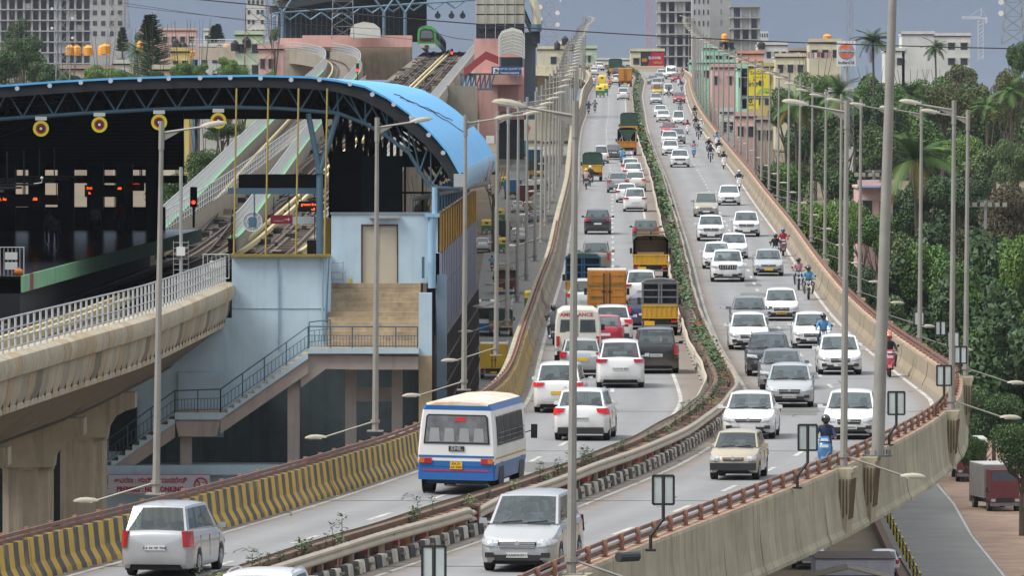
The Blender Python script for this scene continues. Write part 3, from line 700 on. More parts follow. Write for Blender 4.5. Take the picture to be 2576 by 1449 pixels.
    b2.box(-h*.86, h*.86, .15, L-.12, gap-.02, .52); b2.box(-h*.80, h*.80, P['cy']+.10, P['ey']-.05, .5, P['cz']-.14)
    b2.hexa([(-wb*.9, y1+.02, z1-.2), (wb*.9, y1+.02, z1-.2), (wb*.9, y1+.45, z1-.2), (-wb*.9, y1+.45, z1-.2), (-wb*.9, y1+.02, z1-.02), (wb*.9, y1+.02, z1-.02), (wb*.88, y1+.42, z1-.03), (-wb*.88, y1+.42, z1-.03)])
    parts.append(('underbody', b2, [int_m], 0))
    ys_ = [y2+.25, (y2+y3)/2+.35] + ([y3-.25] if third else [])
    for si, yy in enumerate(ys_):
        for x in (-.36, .36):
            g = MB(); xx = x*W_/1.75; zb = P['cz']-.20
            g.hexa([(xx-.22, yy-.05, zb-.1), (xx+.22, yy-.05, zb-.1), (xx+.22, yy+.08, zb-.1), (xx-.22, yy+.08, zb-.1), (xx-.19, yy+.06, zb+.28), (xx+.19, yy+.06, zb+.28), (xx+.19, yy+.16, zb+.28), (xx-.19, yy+.16, zb+.28)])
            g.box(xx-.1, xx+.1, yy+.10, yy+.19, zb+.31, zb+.45); g.box(xx-.03, xx+.03, yy+.12, yy+.15, zb+.25, zb+.33)
            parts.append(('seat', g, [seat_m if si else seat_l], 0))
    g = MB(); sy = y2+.02; rg = [(-.36+.17*math.cos(a), sy-.17*.35*math.sin(a)*-1, P['cz']-.02+.15*math.sin(a)) for a in np.linspace(0, 2*math.pi, 13)]; g.tube(rg, .015, 4); parts.append(('steering_wheel', g, [trim_m], 0))
    # lamps, grille, plate
    def Fy(x):
        a = abs(x)/h; lo = .76
        return 0 if a < lo else .5*(1-((min(1, 1-1e-4 if a >= 1 else a) and (1-min(a, 1))/.24))**(1/2.6))
    def yz(z):
        if z <= P['nz']: return 0.0
        k = min(1, (z-P['nz'])/(P['hz']-P['nz']+1e-6)); return .03+.32*k**(1/.65)
    zh0 = P['nz']-.10; zh1 = P['nz']+(.07 if kind not in ('mpv',) else .12)
    for s in (-1, 1):
        g = MB(); n = 6; rows_ = []
        x0, x1 = .50, .985
        if kind in ('old',): x0, x1, zh0, zh1 = .56, .93, .56, .70
        for k in range(n+1):
            a = x0+(x1-x0)*k/n; x = a*h; zt_ = zh1*(1)-(.05*(1-k/n) if kind != 'old' else 0); zb_ = zh0+(.05*(k/n) if kind != 'old' else 0); yy = Fy(x)
            rows_.append([(s*(x+.005), yy-.045+.02*(a > .76), zb_), (s*(x+.004), yy-.04+.02*(a > .76)+yz((zb_+zt_)/2)*.3, (zb_+zt_)/2), (s*(x-.004), yy-.02+yz(zt_)*.95, zt_)])
        if s < 0: rows_ = [q[::-1] for q in rows_]
        g.grid(rows_); g.grid([[(p[0], p[1]+.1, p[2]) for p in q][::-1] for q in rows_])
        parts.append(('headlight', g, [head_m], 0))
        if kind != 'old':
            g = MB(); zz = gap+.20; g.box(min(s*h*.62, s*h*.84), max(s*h*.62, s*h*.84), -.055, .08, zz-.055, zz+.055); parts.append(('fog_lamp', g, [trim_m], 0))
    g = MB(); gw = {'hatch': .42, 'sedan': .46, 'suv': .52, 'bigsuv': .50, 'mpv': .46, 'old': .40, 'van': .3}[kind]*h; zc = P['nz']-(.07 if kind == 'hatch' else .04); gh = {'suv': .11, 'bigsuv': .15, 'old': .05, 'hatch': .085, 'sedan': .06, 'mpv': .08, 'van': .03}[kind]
    g.hexa([(-gw, -.052, zc-gh), (gw, -.052, zc-gh), (gw, .06, zc-gh), (-gw, .06, zc-gh), (-gw*1.08, -.046, zc+gh*.7), (gw*1.08, -.046, zc+gh*.7), (gw*1.08, .1, zc+gh*.7), (-gw*1.08, .1, zc+gh*.7)], 0)
    nb = {'bigsuv': 0, 'mpv': 3, 'suv': 2}.get(kind, 1)
    for k in range(nb):
        z_ = zc-gh+(k+.6)*(1.6*gh)/max(nb, 1); g.box(-gw, gw, -.066, -.05, z_-.012, z_+.012, 1)
    if kind == 'bigsuv':
        for k in range(7):
            x_ = -gw*.85+k*gw*.283; g.box(x_-.018, x_+.018, -.07, -.05, zc-gh*.8, zc+gh*.55, 1)
    parts.append(('grille', g, [trim_m, chrome_m], 0))
    g = MB(); lw = h*.66; z_ = gap+.15; g.hexa([(-lw*.85, -.056, z_-.075), (lw*.85, -.056, z_-.075), (lw*.85, .05, z_-.075), (-lw*.85, .05, z_-.075), (-lw, -.058, z_+.055), (lw, -.058, z_+.055), (lw, .05, z_+.055), (-lw, .05, z_+.055)]); parts.append(('air_intake', g, [trim_m], 0))
    if kind in ('suv', 'bigsuv', 'old'):
        g = MB()
        g2 = MB()
        if kind == 'old': g.box(-h*.92, h*.92, -.07, .2, .30, .50); g2.box(-h*.92, h*.92, L-.2, L+.07, .30, .50)
        else:
            g.box(-h*.80, h*.80, -.053, .15, gap-.01, gap+.07); g2.box(-h*.82, h*.82, L-.15, L+.052, gap+.0, gap+.20)
            for s in (-1, 1):
                g3 = MB(); g3.box(min(s*h*1.0, s*h*1.012), max(s*h*1.0, s*h*1.012), P['wy']+ar, P['wy']+P['wb']-ar, gap, gap+.12); parts.append(('side_sill', g3, [trim_m], 0))
        parts.append(('bumper', g2, [trim_m], 0))
        parts.append(('bumper', g, [trim_m], 0))
    g = MB(); g.disc((0, -.06, zc+gh*.2+.01), .055, 12, 'y', 0, .03); parts.append(('badge', g, [chrome_m], 0))
    # tail lamps
    for s in (-1, 1):
        g = MB(); z0, z1_ = {'hatch': (.78, 1.02), 'sedan': (.76, .96), 'suv': (.84, 1.06), 'bigsuv': (.86, 1.1), 'mpv': (.74, 1.12), 'old': (.62, .80), 'van': (.5, .7)}[kind]
        if kx == 'mpvx': z0, z1_ = .95, 1.08
        xi = {'suv': .58, 'sedan': .6, 'mpv': .76, 'bigsuv': .6}.get(kind, .70); xi = .56 if kx == 'mpvx' else xi; rows_ = []
        for k in range(6):
            a = xi+(.995-xi)*k/5; x = a*h; y = L if a < .85 else L-.45*(1-((1-a)/.15)**(1/2.4))
            zlo = z0+(.10*(1-k/5) if kind in ('suv', 'bigsuv', 'sedan') else 0)
            rows_.append([(s*(x+.02), y+.06*(1-max(0, a-.85)/.15*.6), zlo), (s*(x+.02*(z1_ < 1) -.01), y+.05*(1-max(0, a-.85)/.15*.6), z1_)])
        if s > 0: rows_ = [q[::-1] for q in rows_]
        g.grid(rows_); g.grid([[(p[0]-s*.03, p[1]-.10, p[2]) for p in q][::-1] for q in rows_])
        for q in (0, 1): g.poly([rw[q] for rw in rows_]+[(rw[q][0]-s*.03, rw[q][1]-.1, rw[q][2]) for rw in rows_[::-1]])
        parts.append(('tail_light', g, [tail_m], 0))
    for (yy, z_, sg) in ((-.062, (.40 if kind != 'old' else .40), -1), (L+.048, (.72 if kind in ('mpv', 'hatch', 'suv', 'bigsuv', 'sedan') else .48), 1)):
        g = MB(); g.box(-.25, .25, min(yy, yy-sg*.03), max(yy, yy-sg*.03)+(.012 if sg > 0 else 0), z_-.055, z_+.055); g.box(-.25, .25, yy-.004, yy+.004, z_-.056, z_+.056); parts.append(('number_plate', g, [plate_w], 0))
    for s in (-1, 1):
        g = MB(); x = s*(h+.11); yy = y1+.30; zz = z1+.05
        g.hexa([(x-.09, yy, zz-.06), (x+.09, yy+.03, zz-.05), (x+.08, yy+.11, zz-.05), (x-.09, yy+.10, zz-.06), (x-.09, yy, zz+.07), (x+.07, yy+.03, zz+.06), (x+.07, yy+.11, zz+.06), (x-.09, yy+.10, zz+.07)]); g.bar((s*h*.9, yy+.06, zz-.03), (x-s*.05, yy+.06, zz-.03), .05, m=0)
        parts.append(('mirror', g, ['paint'], 0))
    for wy in wys:
        for s in (-1, 1):
            g = MB(); x = s*(h-.115)
            g.tube([(x-.10, wy, r), (x-.085, wy, r), (x+.085, wy, r), (x+.10, wy, r)], [r*.93, r, r, r*.93], 20, 0)
            parts.append(('wheel', g, [tyre_m], 1))
            g = MB(); xo = s*(h-.012); g.disc((xo, wy, r), r*.60, 16, 'x', 0, .02)
            for k in range(6):
                a = k*math.pi/3; g.bar((xo+s*.012, wy, r), (xo+s*.012, wy+r*.56*math.cos(a), r+r*.56*math.sin(a)), .045, .02, 0, (1, 0, 0))
            parts.append(('rim', g, [rim_m], 2))
    for s in (-1, 1):
        for u in (.30, .62):
            g = MB(); q = side(u, 0, s); g.box(q.x+s*.045-.012, q.x+s*.045+.012, q.y, q.y+.2, q.z-.14, q.z-.11); parts.append(('door_handle', g, [chrome_m if kind in ('mpv', 'sedan', 'bigsuv') else 'paint'], 0))
    g = MB()
    for x0_, x1_ in ((-.62*wb, -.05*wb), (.12*wb, .70*wb)):
        p0 = scr(True, x0_/wb, .045); p1 = scr(True, x1_/wb, .11); p0.y -= .02; p1.y -= .02; g.bar(p0, p1, .018)
    parts.append(('wiper', g, [trim_m], 0))
    if kind in ('suv', 'bigsuv'):
        for s in (-1, 1):
            g = MB(); g.tube([(s*wt*.93, y2+.25+(y3-y2-.4)*k/4, zt+(.08 if 0 < k < 4 else .03)) for k in range(5)], .02, 5); parts.append(('roof_rail', g, [chrome_m], 0))
    # door seams and a bumper shut line: thin recess strips
    g = MB()
    for s in (-1, 1):
        for u in (.03, .485 if not third else .372, .90 if not third else .70):
            q = side(u, 0, s); g.bar((s*(h*.996), q.y, q.z-.13), (s*(h*1.001), q.y, gap+.22), .010, .012, 0, (0, 1, 0))
    for yy, zz in ((L+.006, .60),): g.box(-h*.80, h*.80, yy-.02, yy, zz-.008, zz+.008)
    g.tube([(-wb*.8, y1-.13, z1-.005), (0, y1-.22, z1+.015), (wb*.8, y1-.13, z1-.005)], .010, 4)
    parts.append(('shut_line', g, [trim_m], 0))
    out = [('body', b.mesh('body', ['paint_slot' and int_m, trim_m], True, 32), ['paint', trim_m], None)]
    last = None
    for nm, g, ms_, lv in parts:
        me = g.mesh(nm, [int_m if q == 'paint' else q for q in ms_], nm in ('wheel', 'headlight', 'mirror', 'tail_light', 'seat'), 45)
        out.append((nm, me, ms_, lv))
    return out
_CP = {}
SKIP_FAR = {'seat', 'steering_wheel', 'door_handle', 'wiper', 'shut_line', 'badge', 'roof_rail', 'fog_lamp'}
def car(kind, paintm, pos, rz, label, cat='car', name='car', detail=True, group=None, plate=None, over=None, sc=1, plate_mat=None, back=True):
    if kind not in _CP: _CP[kind] = car_parts(kind)
    t = thing(name, label, cat, pos, rz, group, sc); last = None; np_ = 0
    for nm, me, ms_, lv in _CP[kind]:
        if not detail and nm in SKIP_FAR: continue
        par = last if lv == 2 else t
        o = place(me, nm, par, (0, -TY[kind]['L']/2, 0) if lv != 2 else (0, 0, 0))
        if lv == 1: last = o
        if nm == 'shut_line': o['kind'] = 'stuff'
        for i, q in enumerate(ms_):
            if q == 'paint': o.material_slots[i].link = 'OBJECT'; o.material_slots[i].material = paintm
            elif over and nm in over: o.material_slots[i].link = 'OBJECT'; o.material_slots[i].material = over[nm]
        if nm == 'number_plate':
            np_ += 1
            if plate_mat: o.material_slots[0].link = 'OBJECT'; o.material_slots[0].material = plate_mat
            if plate and ((np_ == 1) == (not back)):
                yy = -.070 if np_ == 1 else TY[kind]['L']+.062; z_ = .40 if np_ == 1 else .72
                if kind == 'old' and np_ == 2: z_ = .48
                text(plate, .085, ink, parent=o, loc=(0, yy, z_-.004), rz=0 if np_ == 1 else math.pi, squash=1.05)
    return t
PT = dict(white=paint('white_car_paint', (.74, .745, .74)), pearl=paint('cream_white_paint', (.70, .69, .64)), silver=paint('silver_car_paint', (.46, .475, .49), .3, .35), grey=paint('grey_car_paint', (.20, .205, .215), .3, .3),
  dark=paint('dark_blue_grey_paint', (.018, .022, .032), .2), black=paint('black_car_paint', (.012, .012, .013), .15), red=paint('red_car_paint', (.34, .012, .03), .25), beige=paint('beige_car_paint', (.42, .36, .265), .35, .1),
  brown=paint('bronze_grey_paint', (.25, .225, .19), .3, .3), gold=paint('champagne_paint', (.40, .37, .30), .3, .3), blue=paint('deep_blue_paint', (.01, .02, .10), .2), lgrey=paint('light_grey_paint', (.32, .33, .35), .3, .3), yellow=paint('taxi_yellow_paint', (.62, .36, .02), .35), dgrey=paint('graphite_paint', (.075, .07, .068), .25, .2))
def deckcar(kind, col, x, y, toward, label, **k):
    """x, y: picture position of the foot of the near face of the vehicle"""
    p = DP(x, y); t_ = t_of(p.y); yaw = heading(t_, .5)
    L = TY[kind]['L']; dirv = Vector((-math.sin(yaw), math.cos(yaw), 0)); c = p+dirv*(L/2); c.z = CZ-hd(c.y)
    sl = -(hd(c.y+3)-hd(c.y-3))/6
    det = F/p.y > 36
    rz = yaw if toward else yaw+math.pi
    o = car(kind, PT[col], c, rz+k.pop('dyaw', 0), label, detail=det, back=not toward, **k)
    o.rotation_euler = (math.atan(sl)*(1 if toward else -1), 0, o.rotation_euler[2]); return o
on = {'tail_light': tail_on}
# receding (left) carriageway
deckcar('mpv', 'silver', 388, 1455, False, 'silver people carrier seen from behind at the bottom left, beside the striped barrier', plate='KA 04 MP 7040', sc=.955)
deckcar('suv', 'white', 1460, 1110, False, 'white SUV with chrome roof rails just ahead of the bus', plate='KA04MX0737', over=on)
deckcar('mpvx', 'white', 1403, 1040, False, 'white people carrier with lit brake lamps close to the left barrier', over=on, plate_mat=plate_y)
deckcar('mpvx', 'white', 1560, 977, False, 'large white people carrier beside the black one, seen from behind', plate='KA 03 ND 8077', sc=1.03)
deckcar('mpv', 'black', 1650, 941, False, 'black people carrier near the median, seen from behind', plate='KA03MF6911', sc=1.03)
deckcar('hatch', 'silver', 1462, 951, False, 'silver hatchback with a paper on its rear window, below the ambulance', plate_mat=plate_y)
deckcar('hatch', 'red', 1520, 884, False, 'dark red hatchback half hidden beside the ambulance')
deckcar('suv', 'white', 1540, 864, False, 'white crossover between the ambulance and the caged yellow truck', over=on)
deckcar('hatch', 'blue', 1620, 830, False, 'dark blue hatchback half hidden left of the caged yellow truck', over=on)
deckcar('mpvx', 'white', 1470, 794, False, 'white car peeping out left of the orange box truck', over=on)
deckcar('mpvx', 'white', 1612, 768, False, 'white people carrier behind the green-covered truck', plate='KA02MR')
deckcar('mpv', 'brown', 1498, 685, False, 'bronze grey people carrier above the blue-topped truck', plate='KA51MF7194')
deckcar('hatch', 'dgrey', 1624, 613, False, 'dark grey hatchback with red lamps near the median')
deckcar('suv', 'dark', 1503, 590, False, 'dark blue-black SUV alone in the left lane, seen from behind')
deckcar('mpvx', 'white', 1597, 533, False, 'white people carrier with red lamps, nearest of the bunched cars')
deckcar('sedan', 'white', 1576, 510, False, 'white saloon squeezed left of the bunched people carrier')
deckcar('suv', 'pearl', 1597, 482, False, 'cream white SUV with tall red lamps in the bunched cars', over=on)
deckcar('suv', 'lgrey', 1554, 485, False, 'light grey SUV left of the bunched white cars')
deckcar('suv', 'white', 1592, 458, False, 'white SUV roof showing behind the bunched cars')
deckcar('hatch', 'white', 1586, 441, False, 'white hatchback farthest in the bunch of cars near the median')
deckcar('van', 'white', 1512, 411, False, 'small white van ahead of the green-covered mini truck')
deckcar('sedan', 'dgrey', 1545, 402, False, 'dark saloon beside the small white van')
deckcar('mpvx', 'white', 1567, 251, False, 'white people carrier climbing far up the slope, seen from behind')
deckcar('suv', 'white', 1551, 212, False, 'white SUV left of the orange container truck on the crest')
deckcar('bigsuv', 'black', 1553, 196, False, 'black jeep just before the crest of the flyover')
deckcar('hatch', 'white', 1494, 190, False, 'white hatchback by the left barrier at the crest')
deckcar('suv', 'white', 1509, 178, False, 'white SUV farthest away at the crest')
# oncoming (right) carriageway
deckcar('suv', 'white', 612, 1664, True, 'white car with roof rails cut off by the bottom edge, only its roof in view')
deckcar('mpv', 'silver', 1302, 1441, True, 'large silver people carrier coming towards the camera at the bottom', plate='KA04MH5917', sc=1.02)
deckcar('old', 'beige', 1843, 1209, True, 'small old beige hatchback with black bumper', plate='KA04P8679')
deckcar('sedan', 'white', 1881, 1106, True, 'white saloon right behind the old beige hatchback')
deckcar('hatch', 'white', 2135, 1107, True, 'white hatchback with grey roof coming up behind the blue scooter', plate='KA19P8302', sc=1.02)
deckcar('hatch', 'silver', 1985, 1026, True, 'silver hatchback with clear headlamps in the inner lane', plate='KA02ME5130')
deckcar('sedan', 'grey', 1968, 982, True, 'grey saloon tucked behind the silver hatchback')
deckcar('suv', 'dark', 1936, 948, True, 'dark SUV half hidden behind the grey saloon')
deckcar('hatch', 'white', 2113, 944, True, 'white hatchback with a large black grille near the right barrier', plate='0416', sc=1.02)
deckcar('hatch', 'white', 1884, 881, True, 'white hatchback with wide black grille close to the median', plate='KA52MS167', sc=1.03)
deckcar('hatch', 'white', 2043, 877, True, 'white hatchback behind the helmeted rider in a black jacket', plate='KA06M')
deckcar('hatch', 'grey', 1885, 834, True, 'grey hatchback behind the white one near the median', sc=1.03)
deckcar('hatch', 'white', 1965, 808, True, 'white taxi hatchback with yellow plate', plate='KA50B6650', plate_mat=plate_y)
deckcar('bigsuv', 'white', 1830, 710, True, 'big white SUV with slatted black grille', plate='KA51MF7194')
deckcar('sedan', 'silver', 1933, 695, True, 'silver taxi saloon with yellow plate', plate_mat=plate_y)
deckcar('hatch', 'white', 1803, 677, True, 'white hatchback left behind the big slatted-grille SUV')
deckcar('hatch', 'white', 1846, 652, True, 'white hatchback right behind the big slatted-grille SUV')
deckcar('suv', 'white', 1788, 607, True, 'white SUV with black lower bumper and roof rails beside the median')
deckcar('suv', 'white', 1877, 596, True, 'white crossover with black grille near the right barrier')
deckcar('mpv', 'gold', 1776, 546, True, 'champagne people carrier beside the median plants')
deckcar('hatch', 'white', 1834, 517, True, 'white hatchback behind the white-helmeted scooter rider')
deckcar('suv', 'white', 1710, 421, True, 'white SUV with black grille alone in mid road')
deckcar('hatch', 'white', 1686, 391, True, 'white hatchback just behind the lone mid-road SUV')
deckcar('suv', 'white', 1684, 369, True, 'white SUV with dark grille in the far queue')
deckcar('suv', 'lgrey', 1703, 362, True, 'light grey SUV half hidden in the far queue')
deckcar('hatch', 'red', 1682, 342, True, 'red hatchback half hidden in the far queue')
deckcar('van', 'white', 1706, 314, True, 'small white van on the slope behind the far queue')
deckcar('sedan', 'pearl', 1668, 307, True, 'cream white saloon by the median on the slope')
deckcar('sedan', 'white', 1661, 294, True, 'white saloon close behind the cream one')
deckcar('hatch', 'red', 1708, 259, True, 'bright red hatchback far up the slope')
deckcar('hatch', 'silver', 1650, 262, True, 'silver hatchback by the median far up the slope')
deckcar('van', 'yellow', 1652, 239, True, 'yellow taxi van far up the slope')
deckcar('van', 'white', 1681, 239, True, 'white van beside the yellow taxi van')
deckcar('suv', 'silver', 1652, 223, True, 'silver SUV behind the yellow taxi van')
deckcar('sedan', 'grey', 1641, 212, True, 'dark grey saloon by the median near the crest')
deckcar('hatch', 'lgrey', 1657, 206, True, 'pale grey hatchback in the queue near the crest')
deckcar('hatch', 'red', 1700, 207, True, 'small red car near the right barrier at the crest')
deckcar('hatch', 'white', 1664, 196, True, 'white car beside the white minibus at the crest')

# ------------------------------------------------------------------ trucks
yel = mat('truck_yellow', (.60, .34, .02), .5, var=.12, sc=1.5, streak=.35, stain=(.2, .12, .05)); org = mat('truck_orange', (.50, .20, .02), .55, var=.1, sc=1.5, streak=.3)
tarp = mat('green_tarpaulin', (.028, .06, .045), .75, var=.25, sc=1.5, bump=.5); dkblue = mat('truck_blue', (.012, .085, .17), .5, var=.15); cage = mat('cage_grey', (.15, .15, .15), .5, var=.1)
brownbox = mat('cardboard_brown', (.30, .20, .11), .9, var=.15); maroon = mat('maroon_paint', (.12, .02, .02), .5, var=.1); tarpb = mat('grey_tarpaulin', (.09, .09, .095), .7, var=.25, sc=1.2, bump=.5)
bluep = mat('bus_blue', (.02, .12, .36), .35, var=.06); teal = mat('teal_paint', (.10, .42, .40), .5, var=.1); tanksil = mat('tank_silver', (.5, .5, .5), .35, .5, var=.1)
bwhite = mat('bus_white', (.72, .72, .70), .4, var=.05)
def truck(style, pos, rz, label, W_=2.0, L=5.2, H=2.7, group=None, colr=None, name='truck', cab=None, words=None, tall=0):
    """origin mid ground; rear faces +y, cab towards -y"""
    t = thing(name, label, 'truck', pos, rz, group); h = W_/2; lo = yel if colr is None else colr; zf = .85
    y0, y1 = -L/2, L/2
    b = MB(); b.box(-h*.6, h*.6, y0+.2, y1-.1, .5, .75); b.obj('chassis', trim_m, t)
    b = MB(); cl = 1.5; zc = tall or min(H*.78, 2.05)
    b.hexa([(-h*.92, y0, .45), (h*.92, y0, .45), (h*.92, y0+cl, .45), (-h*.92, y0+cl, .45), (-h*.88, y0+.18, zc), (h*.88, y0+.18, zc), (h*.88, y0+cl, zc), (-h*.88, y0+cl, zc)])
    b.obj('cab', cab or yel, t)
    b = MB(); b.poly([(-h*.8, y0+.08, 1.15), (h*.8, y0+.08, 1.15), (h*.78, y0+.155, zc-.12), (-h*.78, y0+.155, zc-.12)]); b.obj('windscreen', mat('van_glass', (.045, .055, .06), .08, var=.2, coat=1), t)
    b = MB(); b.box(-h*.5, h*.5, y0-.02, y0+.02, .7, .95); b.obj('grille', trim_m, t)
    b = MB(); b.box(-h*.95, h*.95, y0-.1, y0+.02, .42, .62); b.obj('bumper', cage, t)
    for s in (-1, 1):
        b = MB(); b.box(s*h*.75-.14, s*h*.75+.14, y0-.03, y0+.05, .70, .88); b.obj('headlight', head_m, t)
        b = MB(); b.box(s*(h+.12)-.07, s*(h+.12)+.07, y0+.2, y0+.26, 1.3, 1.62); b.bar((s*h*.9, y0+.23, 1.35), (s*(h+.1), y0+.23, 1.35), .03); b.obj('mirror', trim_m, t)
        for yy in (y0+.75, y1-1.1):
            b = MB(); b.tube([(s*(h-.28), yy, .40), (s*(h-.02), yy, .40)], .40, 16); w = b.obj('wheel', tyre_m, t)
            b = MB(); b.disc((s*(h-.01), yy, .4), .2, 12, 'x', 0, .02); b.obj('rim', cage, w)
        b = MB(); b.box(s*h*.78-.13, s*h*.78+.13, y1-.02, y1+.03, .58, .70); b.obj('tail_light', tail_m, t)
    yb0 = y0+cl+.12
    if style in ('tarp', 'cage', 'crates', 'blue', 'vtarp'):
        zs = zf+ (.55 if style != 'crates' else .5)
        b = MB(); b.box(-h, h, yb0, y1, zf-.08, zf); 
        for s in (-1, 1): b.box(min(s*h, s*(h-.05)), max(s*h, s*(h-.05)), yb0, y1, zf, zs)
        b.obj('cargo_bed', lo, t)
        b = MB(); b.box(-h+.01, h-.01, y1-.05, y1, zf-.06, zs)
        for k in range(7): x = -h+.14+k*(W_-.28)/6; b.box(x-.03, x+.03, y1, y1+.035, zf-.02, zs-.04)
        b.box(-h, h, y1, y1+.045, zs-.07, zs); b.box(-h, h, y1, y1+.045, zf-.08, zf-.02); b.obj('tailgate', lo, t)
    if style in ('tarp', 'vtarp', 'crates'):
        b = MB(); arch = [(-h-.02, zf+.35), (-h, H-.22), (-h*.8, H-.05), (-h*.3, H), (h*.3, H), (h*.8, H-.05), (h, H-.22), (h+.02, zf+.35)]
        rows = []
        for k in range(7):
            yy = yb0+(y1-yb0)*k/6; sag = -.05*(k % 2); rows.append([(x+rnd.uniform(-.02, .02), yy, z+(sag if z > H-.3 else 0)) for x, z in arch])
        b.grid(rows)
        if style == 'tarp': b.poly([(x, y1-.03, z) for x, z in arch][::-1]); 
        b.poly([(x, yb0, z) for x, z in arch]); b.obj('tarpaulin', tarp, t, smooth=True)
    if style == 'vtarp':
        b = MB(); b.poly([(-h, y1-.02, H-.2), (h, y1-.02, H-.2), (h*.15, y1, zf+.6), (-h*.15, y1, zf+.6)]); b.obj('tarp_flap', tarp, t)
        b = MB()
        for k in range(5):
            x = -h+.1+k*(W_-.2)/4; b.bar((x, y1-.06, zf+.5), (x*.6+(.4*h if k % 2 else -.4*h), y1-.06, H-.3), .07)
        b.obj('load_frame', mat('bamboo_tan', (.4, .34, .26), .8), t); b = MB(); b.box(-h+.1, h-.1, yb0+.1, y1-.5, zf, H-.3); b.obj('load', dark_m, t)
    if style == 'crates':
        b = MB(); b.box(-h+.12, h-.12, yb0+.4, y1-1.2, zf, H-.3); b.obj('load', brownbox, t)
        for x in (-.42, .42):
            for k in range(8): c = MB(); c.box(x-.36, x+.36, y1-1.2, y1-1.12, zf+.55+k*.16, zf+.66+k*.16); c.obj('crate', brownbox, t)
        b = MB(); b.box(-.75, .75, y1-.4, y1-.1, zf, zf+.62); b.bar((-.7, y1-.09, zf+.05), (0, y1-.09, zf+.55), .06); b.bar((.7, y1-.09, zf+.05), (0, y1-.09, zf+.55), .06); b.obj('wooden_crate', brownbox, t)
    if style in ('cage', 'blue'):
        fm = cage if style == 'cage' else dkblue; b = MB(); c0 = zf+.55
        for x in (-h+.03, -.06, .06, h-.03): b.bar((x, y1, c0), (x, y1, H-.15), .07)
        for k in range(4): z_ = c0+.03+k*(H-.2-c0)/3; b.bar((-h, y1+.01, z_), (h, y1+.01, z_), .06)
        for s in (-1, 1):
            for k in range(7): yy = yb0+(y1-yb0)*k/6; b.bar((s*(h-.02), yy, c0), (s*(h-.02), yy, H-.15), .05)
            for k in range(4): z_ = c0+.03+k*(H-.2-c0)/3; b.bar((s*(h-.02), yb0, z_), (s*(h-.02), y1, z_), .05)
        b.obj('cage', fm, t)
        b = MB(); b.box(-h+.06, h-.06, yb0+.1, y1-.12, c0-.3, H-.22); b.obj('load_cover', mat('cage_net', (.018, .020, .026) if style == 'cage' else (.008, .022, .045), .9, var=.4, sc=3), t)
        b = MB(); rows = [[(x, yb0+(y1-yb0)*k/4, z) for x, z in ((-h-.03, H-.25), (-h*.8, H-.04), (0, H+.03), (h*.8, H-.04), (h+.03, H-.25))] for k in range(5)]; b.grid(rows); b.poly(rows[-1][::-1]); b.obj('tarpaulin', tarpb if style == 'cage' else tarp, t, smooth=True)
    if style == 'box':
        b = MB(); b.box(-h, h, yb0, y1, zf, H); 
        for s in (-1, 1):
            for k in range(9): yy = yb0+.15+k*(y1-yb0-.3)/8; b.box(min(s*h, s*(h+.03)), max(s*h, s*(h+.03)), yy-.06, yy+.06, zf+.1, H-.1)
        b.obj('cargo_box', org if colr is None else colr, t)
        b = MB(); n = 12
        for k in range(n): yy = yb0+(y1-yb0)*k/n; b.box(-h-.02, h+.02, yy, yy+(y1-yb0)/n*.55, H, H+.06)
        b.obj('corrugated_roof', white_paint, t)
        for s in (-1, 1):
            b = MB(); b.box(min(s*.03, s*(h-.06)), max(s*.03, s*(h-.06)), y1, y1+.03, zf+.05, H-.08)
            for k in range(5): z_ = zf+.2+k*(H-zf-.4)/4; b.box(min(s*.07, s*(h-.12)), max(s*.07, s*(h-.12)), y1+.03, y1+.045, z_-.05, z_+.05)
            d = b.obj('door', org if colr is None else colr, t)
            b = MB(); b.tube([(s*.14, y1+.06, zf+.08), (s*.14, y1+.06, H-.1)], .025, 5); b.box(s*.14-.1, s*.14+.1, y1+.05, y1+.08, 1.55, 1.6); b.obj('handle', trim_m, d)
    b = MB(); b.box(.25, .72, y1+.0, y1+.05, .45, .66) if style != 'box' else b.box(-.25, .25, y1, y1+.05, .45, .62); b.obj('number_plate', plate_y, t)
    b = MB(); b.box(-h*.95, h*.95, y1-.08, y1, .40, .50); b.obj('bumper', cage, t)
    if words:
        for s_, x, z_, sz in words: text(s_, sz, mat('green_letters', (.03, .16, .06), .6, var=0), parent=t, loc=(-x, y1+.055, z_), rz=math.pi)
    return t
def onroad(fn, x, y, toward, L, **k):
    p = DP(x, y); yaw = heading(t_of(p.y)); dirv = Vector((-math.sin(yaw), math.cos(yaw), 0)); c = p+dirv*(L/2); c.z = CZ-hd(c.y)
    return c, (yaw if toward else yaw+math.pi)
def dtruck(style, x, y, label, W_, L, H, **k):
    c, rz = onroad(None, x, y, False, L); return truck(style, c, rz, label, W_, L, H, group='trucks climbing the flyover', **k)
dtruck('cage', 1660, 845, 'yellow mini truck with grey caged sides and dark cover', 1.62, 4.6, 2.55)
dtruck('box', 1526, 818, 'orange box truck with green lettering and white ribbed roof', 1.78, 4.6, 2.55, words=[('PRAGATHI', -.46, 1.85, .19), ('LOGISTICS', .46, 1.88, .18), ('SERVICE', -.45, 1.28, .19)])
dtruck('blue', 1466, 778, 'truck with blue caged upper body and yellow tailgate', 1.75, 5.0, 2.75)
dtruck('crates', 1636, 702, 'truck with open green cover showing brown crates', 1.95, 5.2, 2.4)
dtruck('tarp', 1490, 456, 'mini truck with green cover and yellow tailgate near the left barrier', 1.7, 4.3, 2.5)
dtruck('vtarp', 1577, 391, 'orange truck with a loose green flap over a tan frame', 1.9, 5.2, 2.75, colr=org)
dtruck('tarp', 1582, 350, 'dark green covered truck just beyond the flap truck', 1.9, 5.4, 2.9)
dtruck('box', 1572, 218, 'orange container truck near the crest', 2.1, 5.4, 2.9)
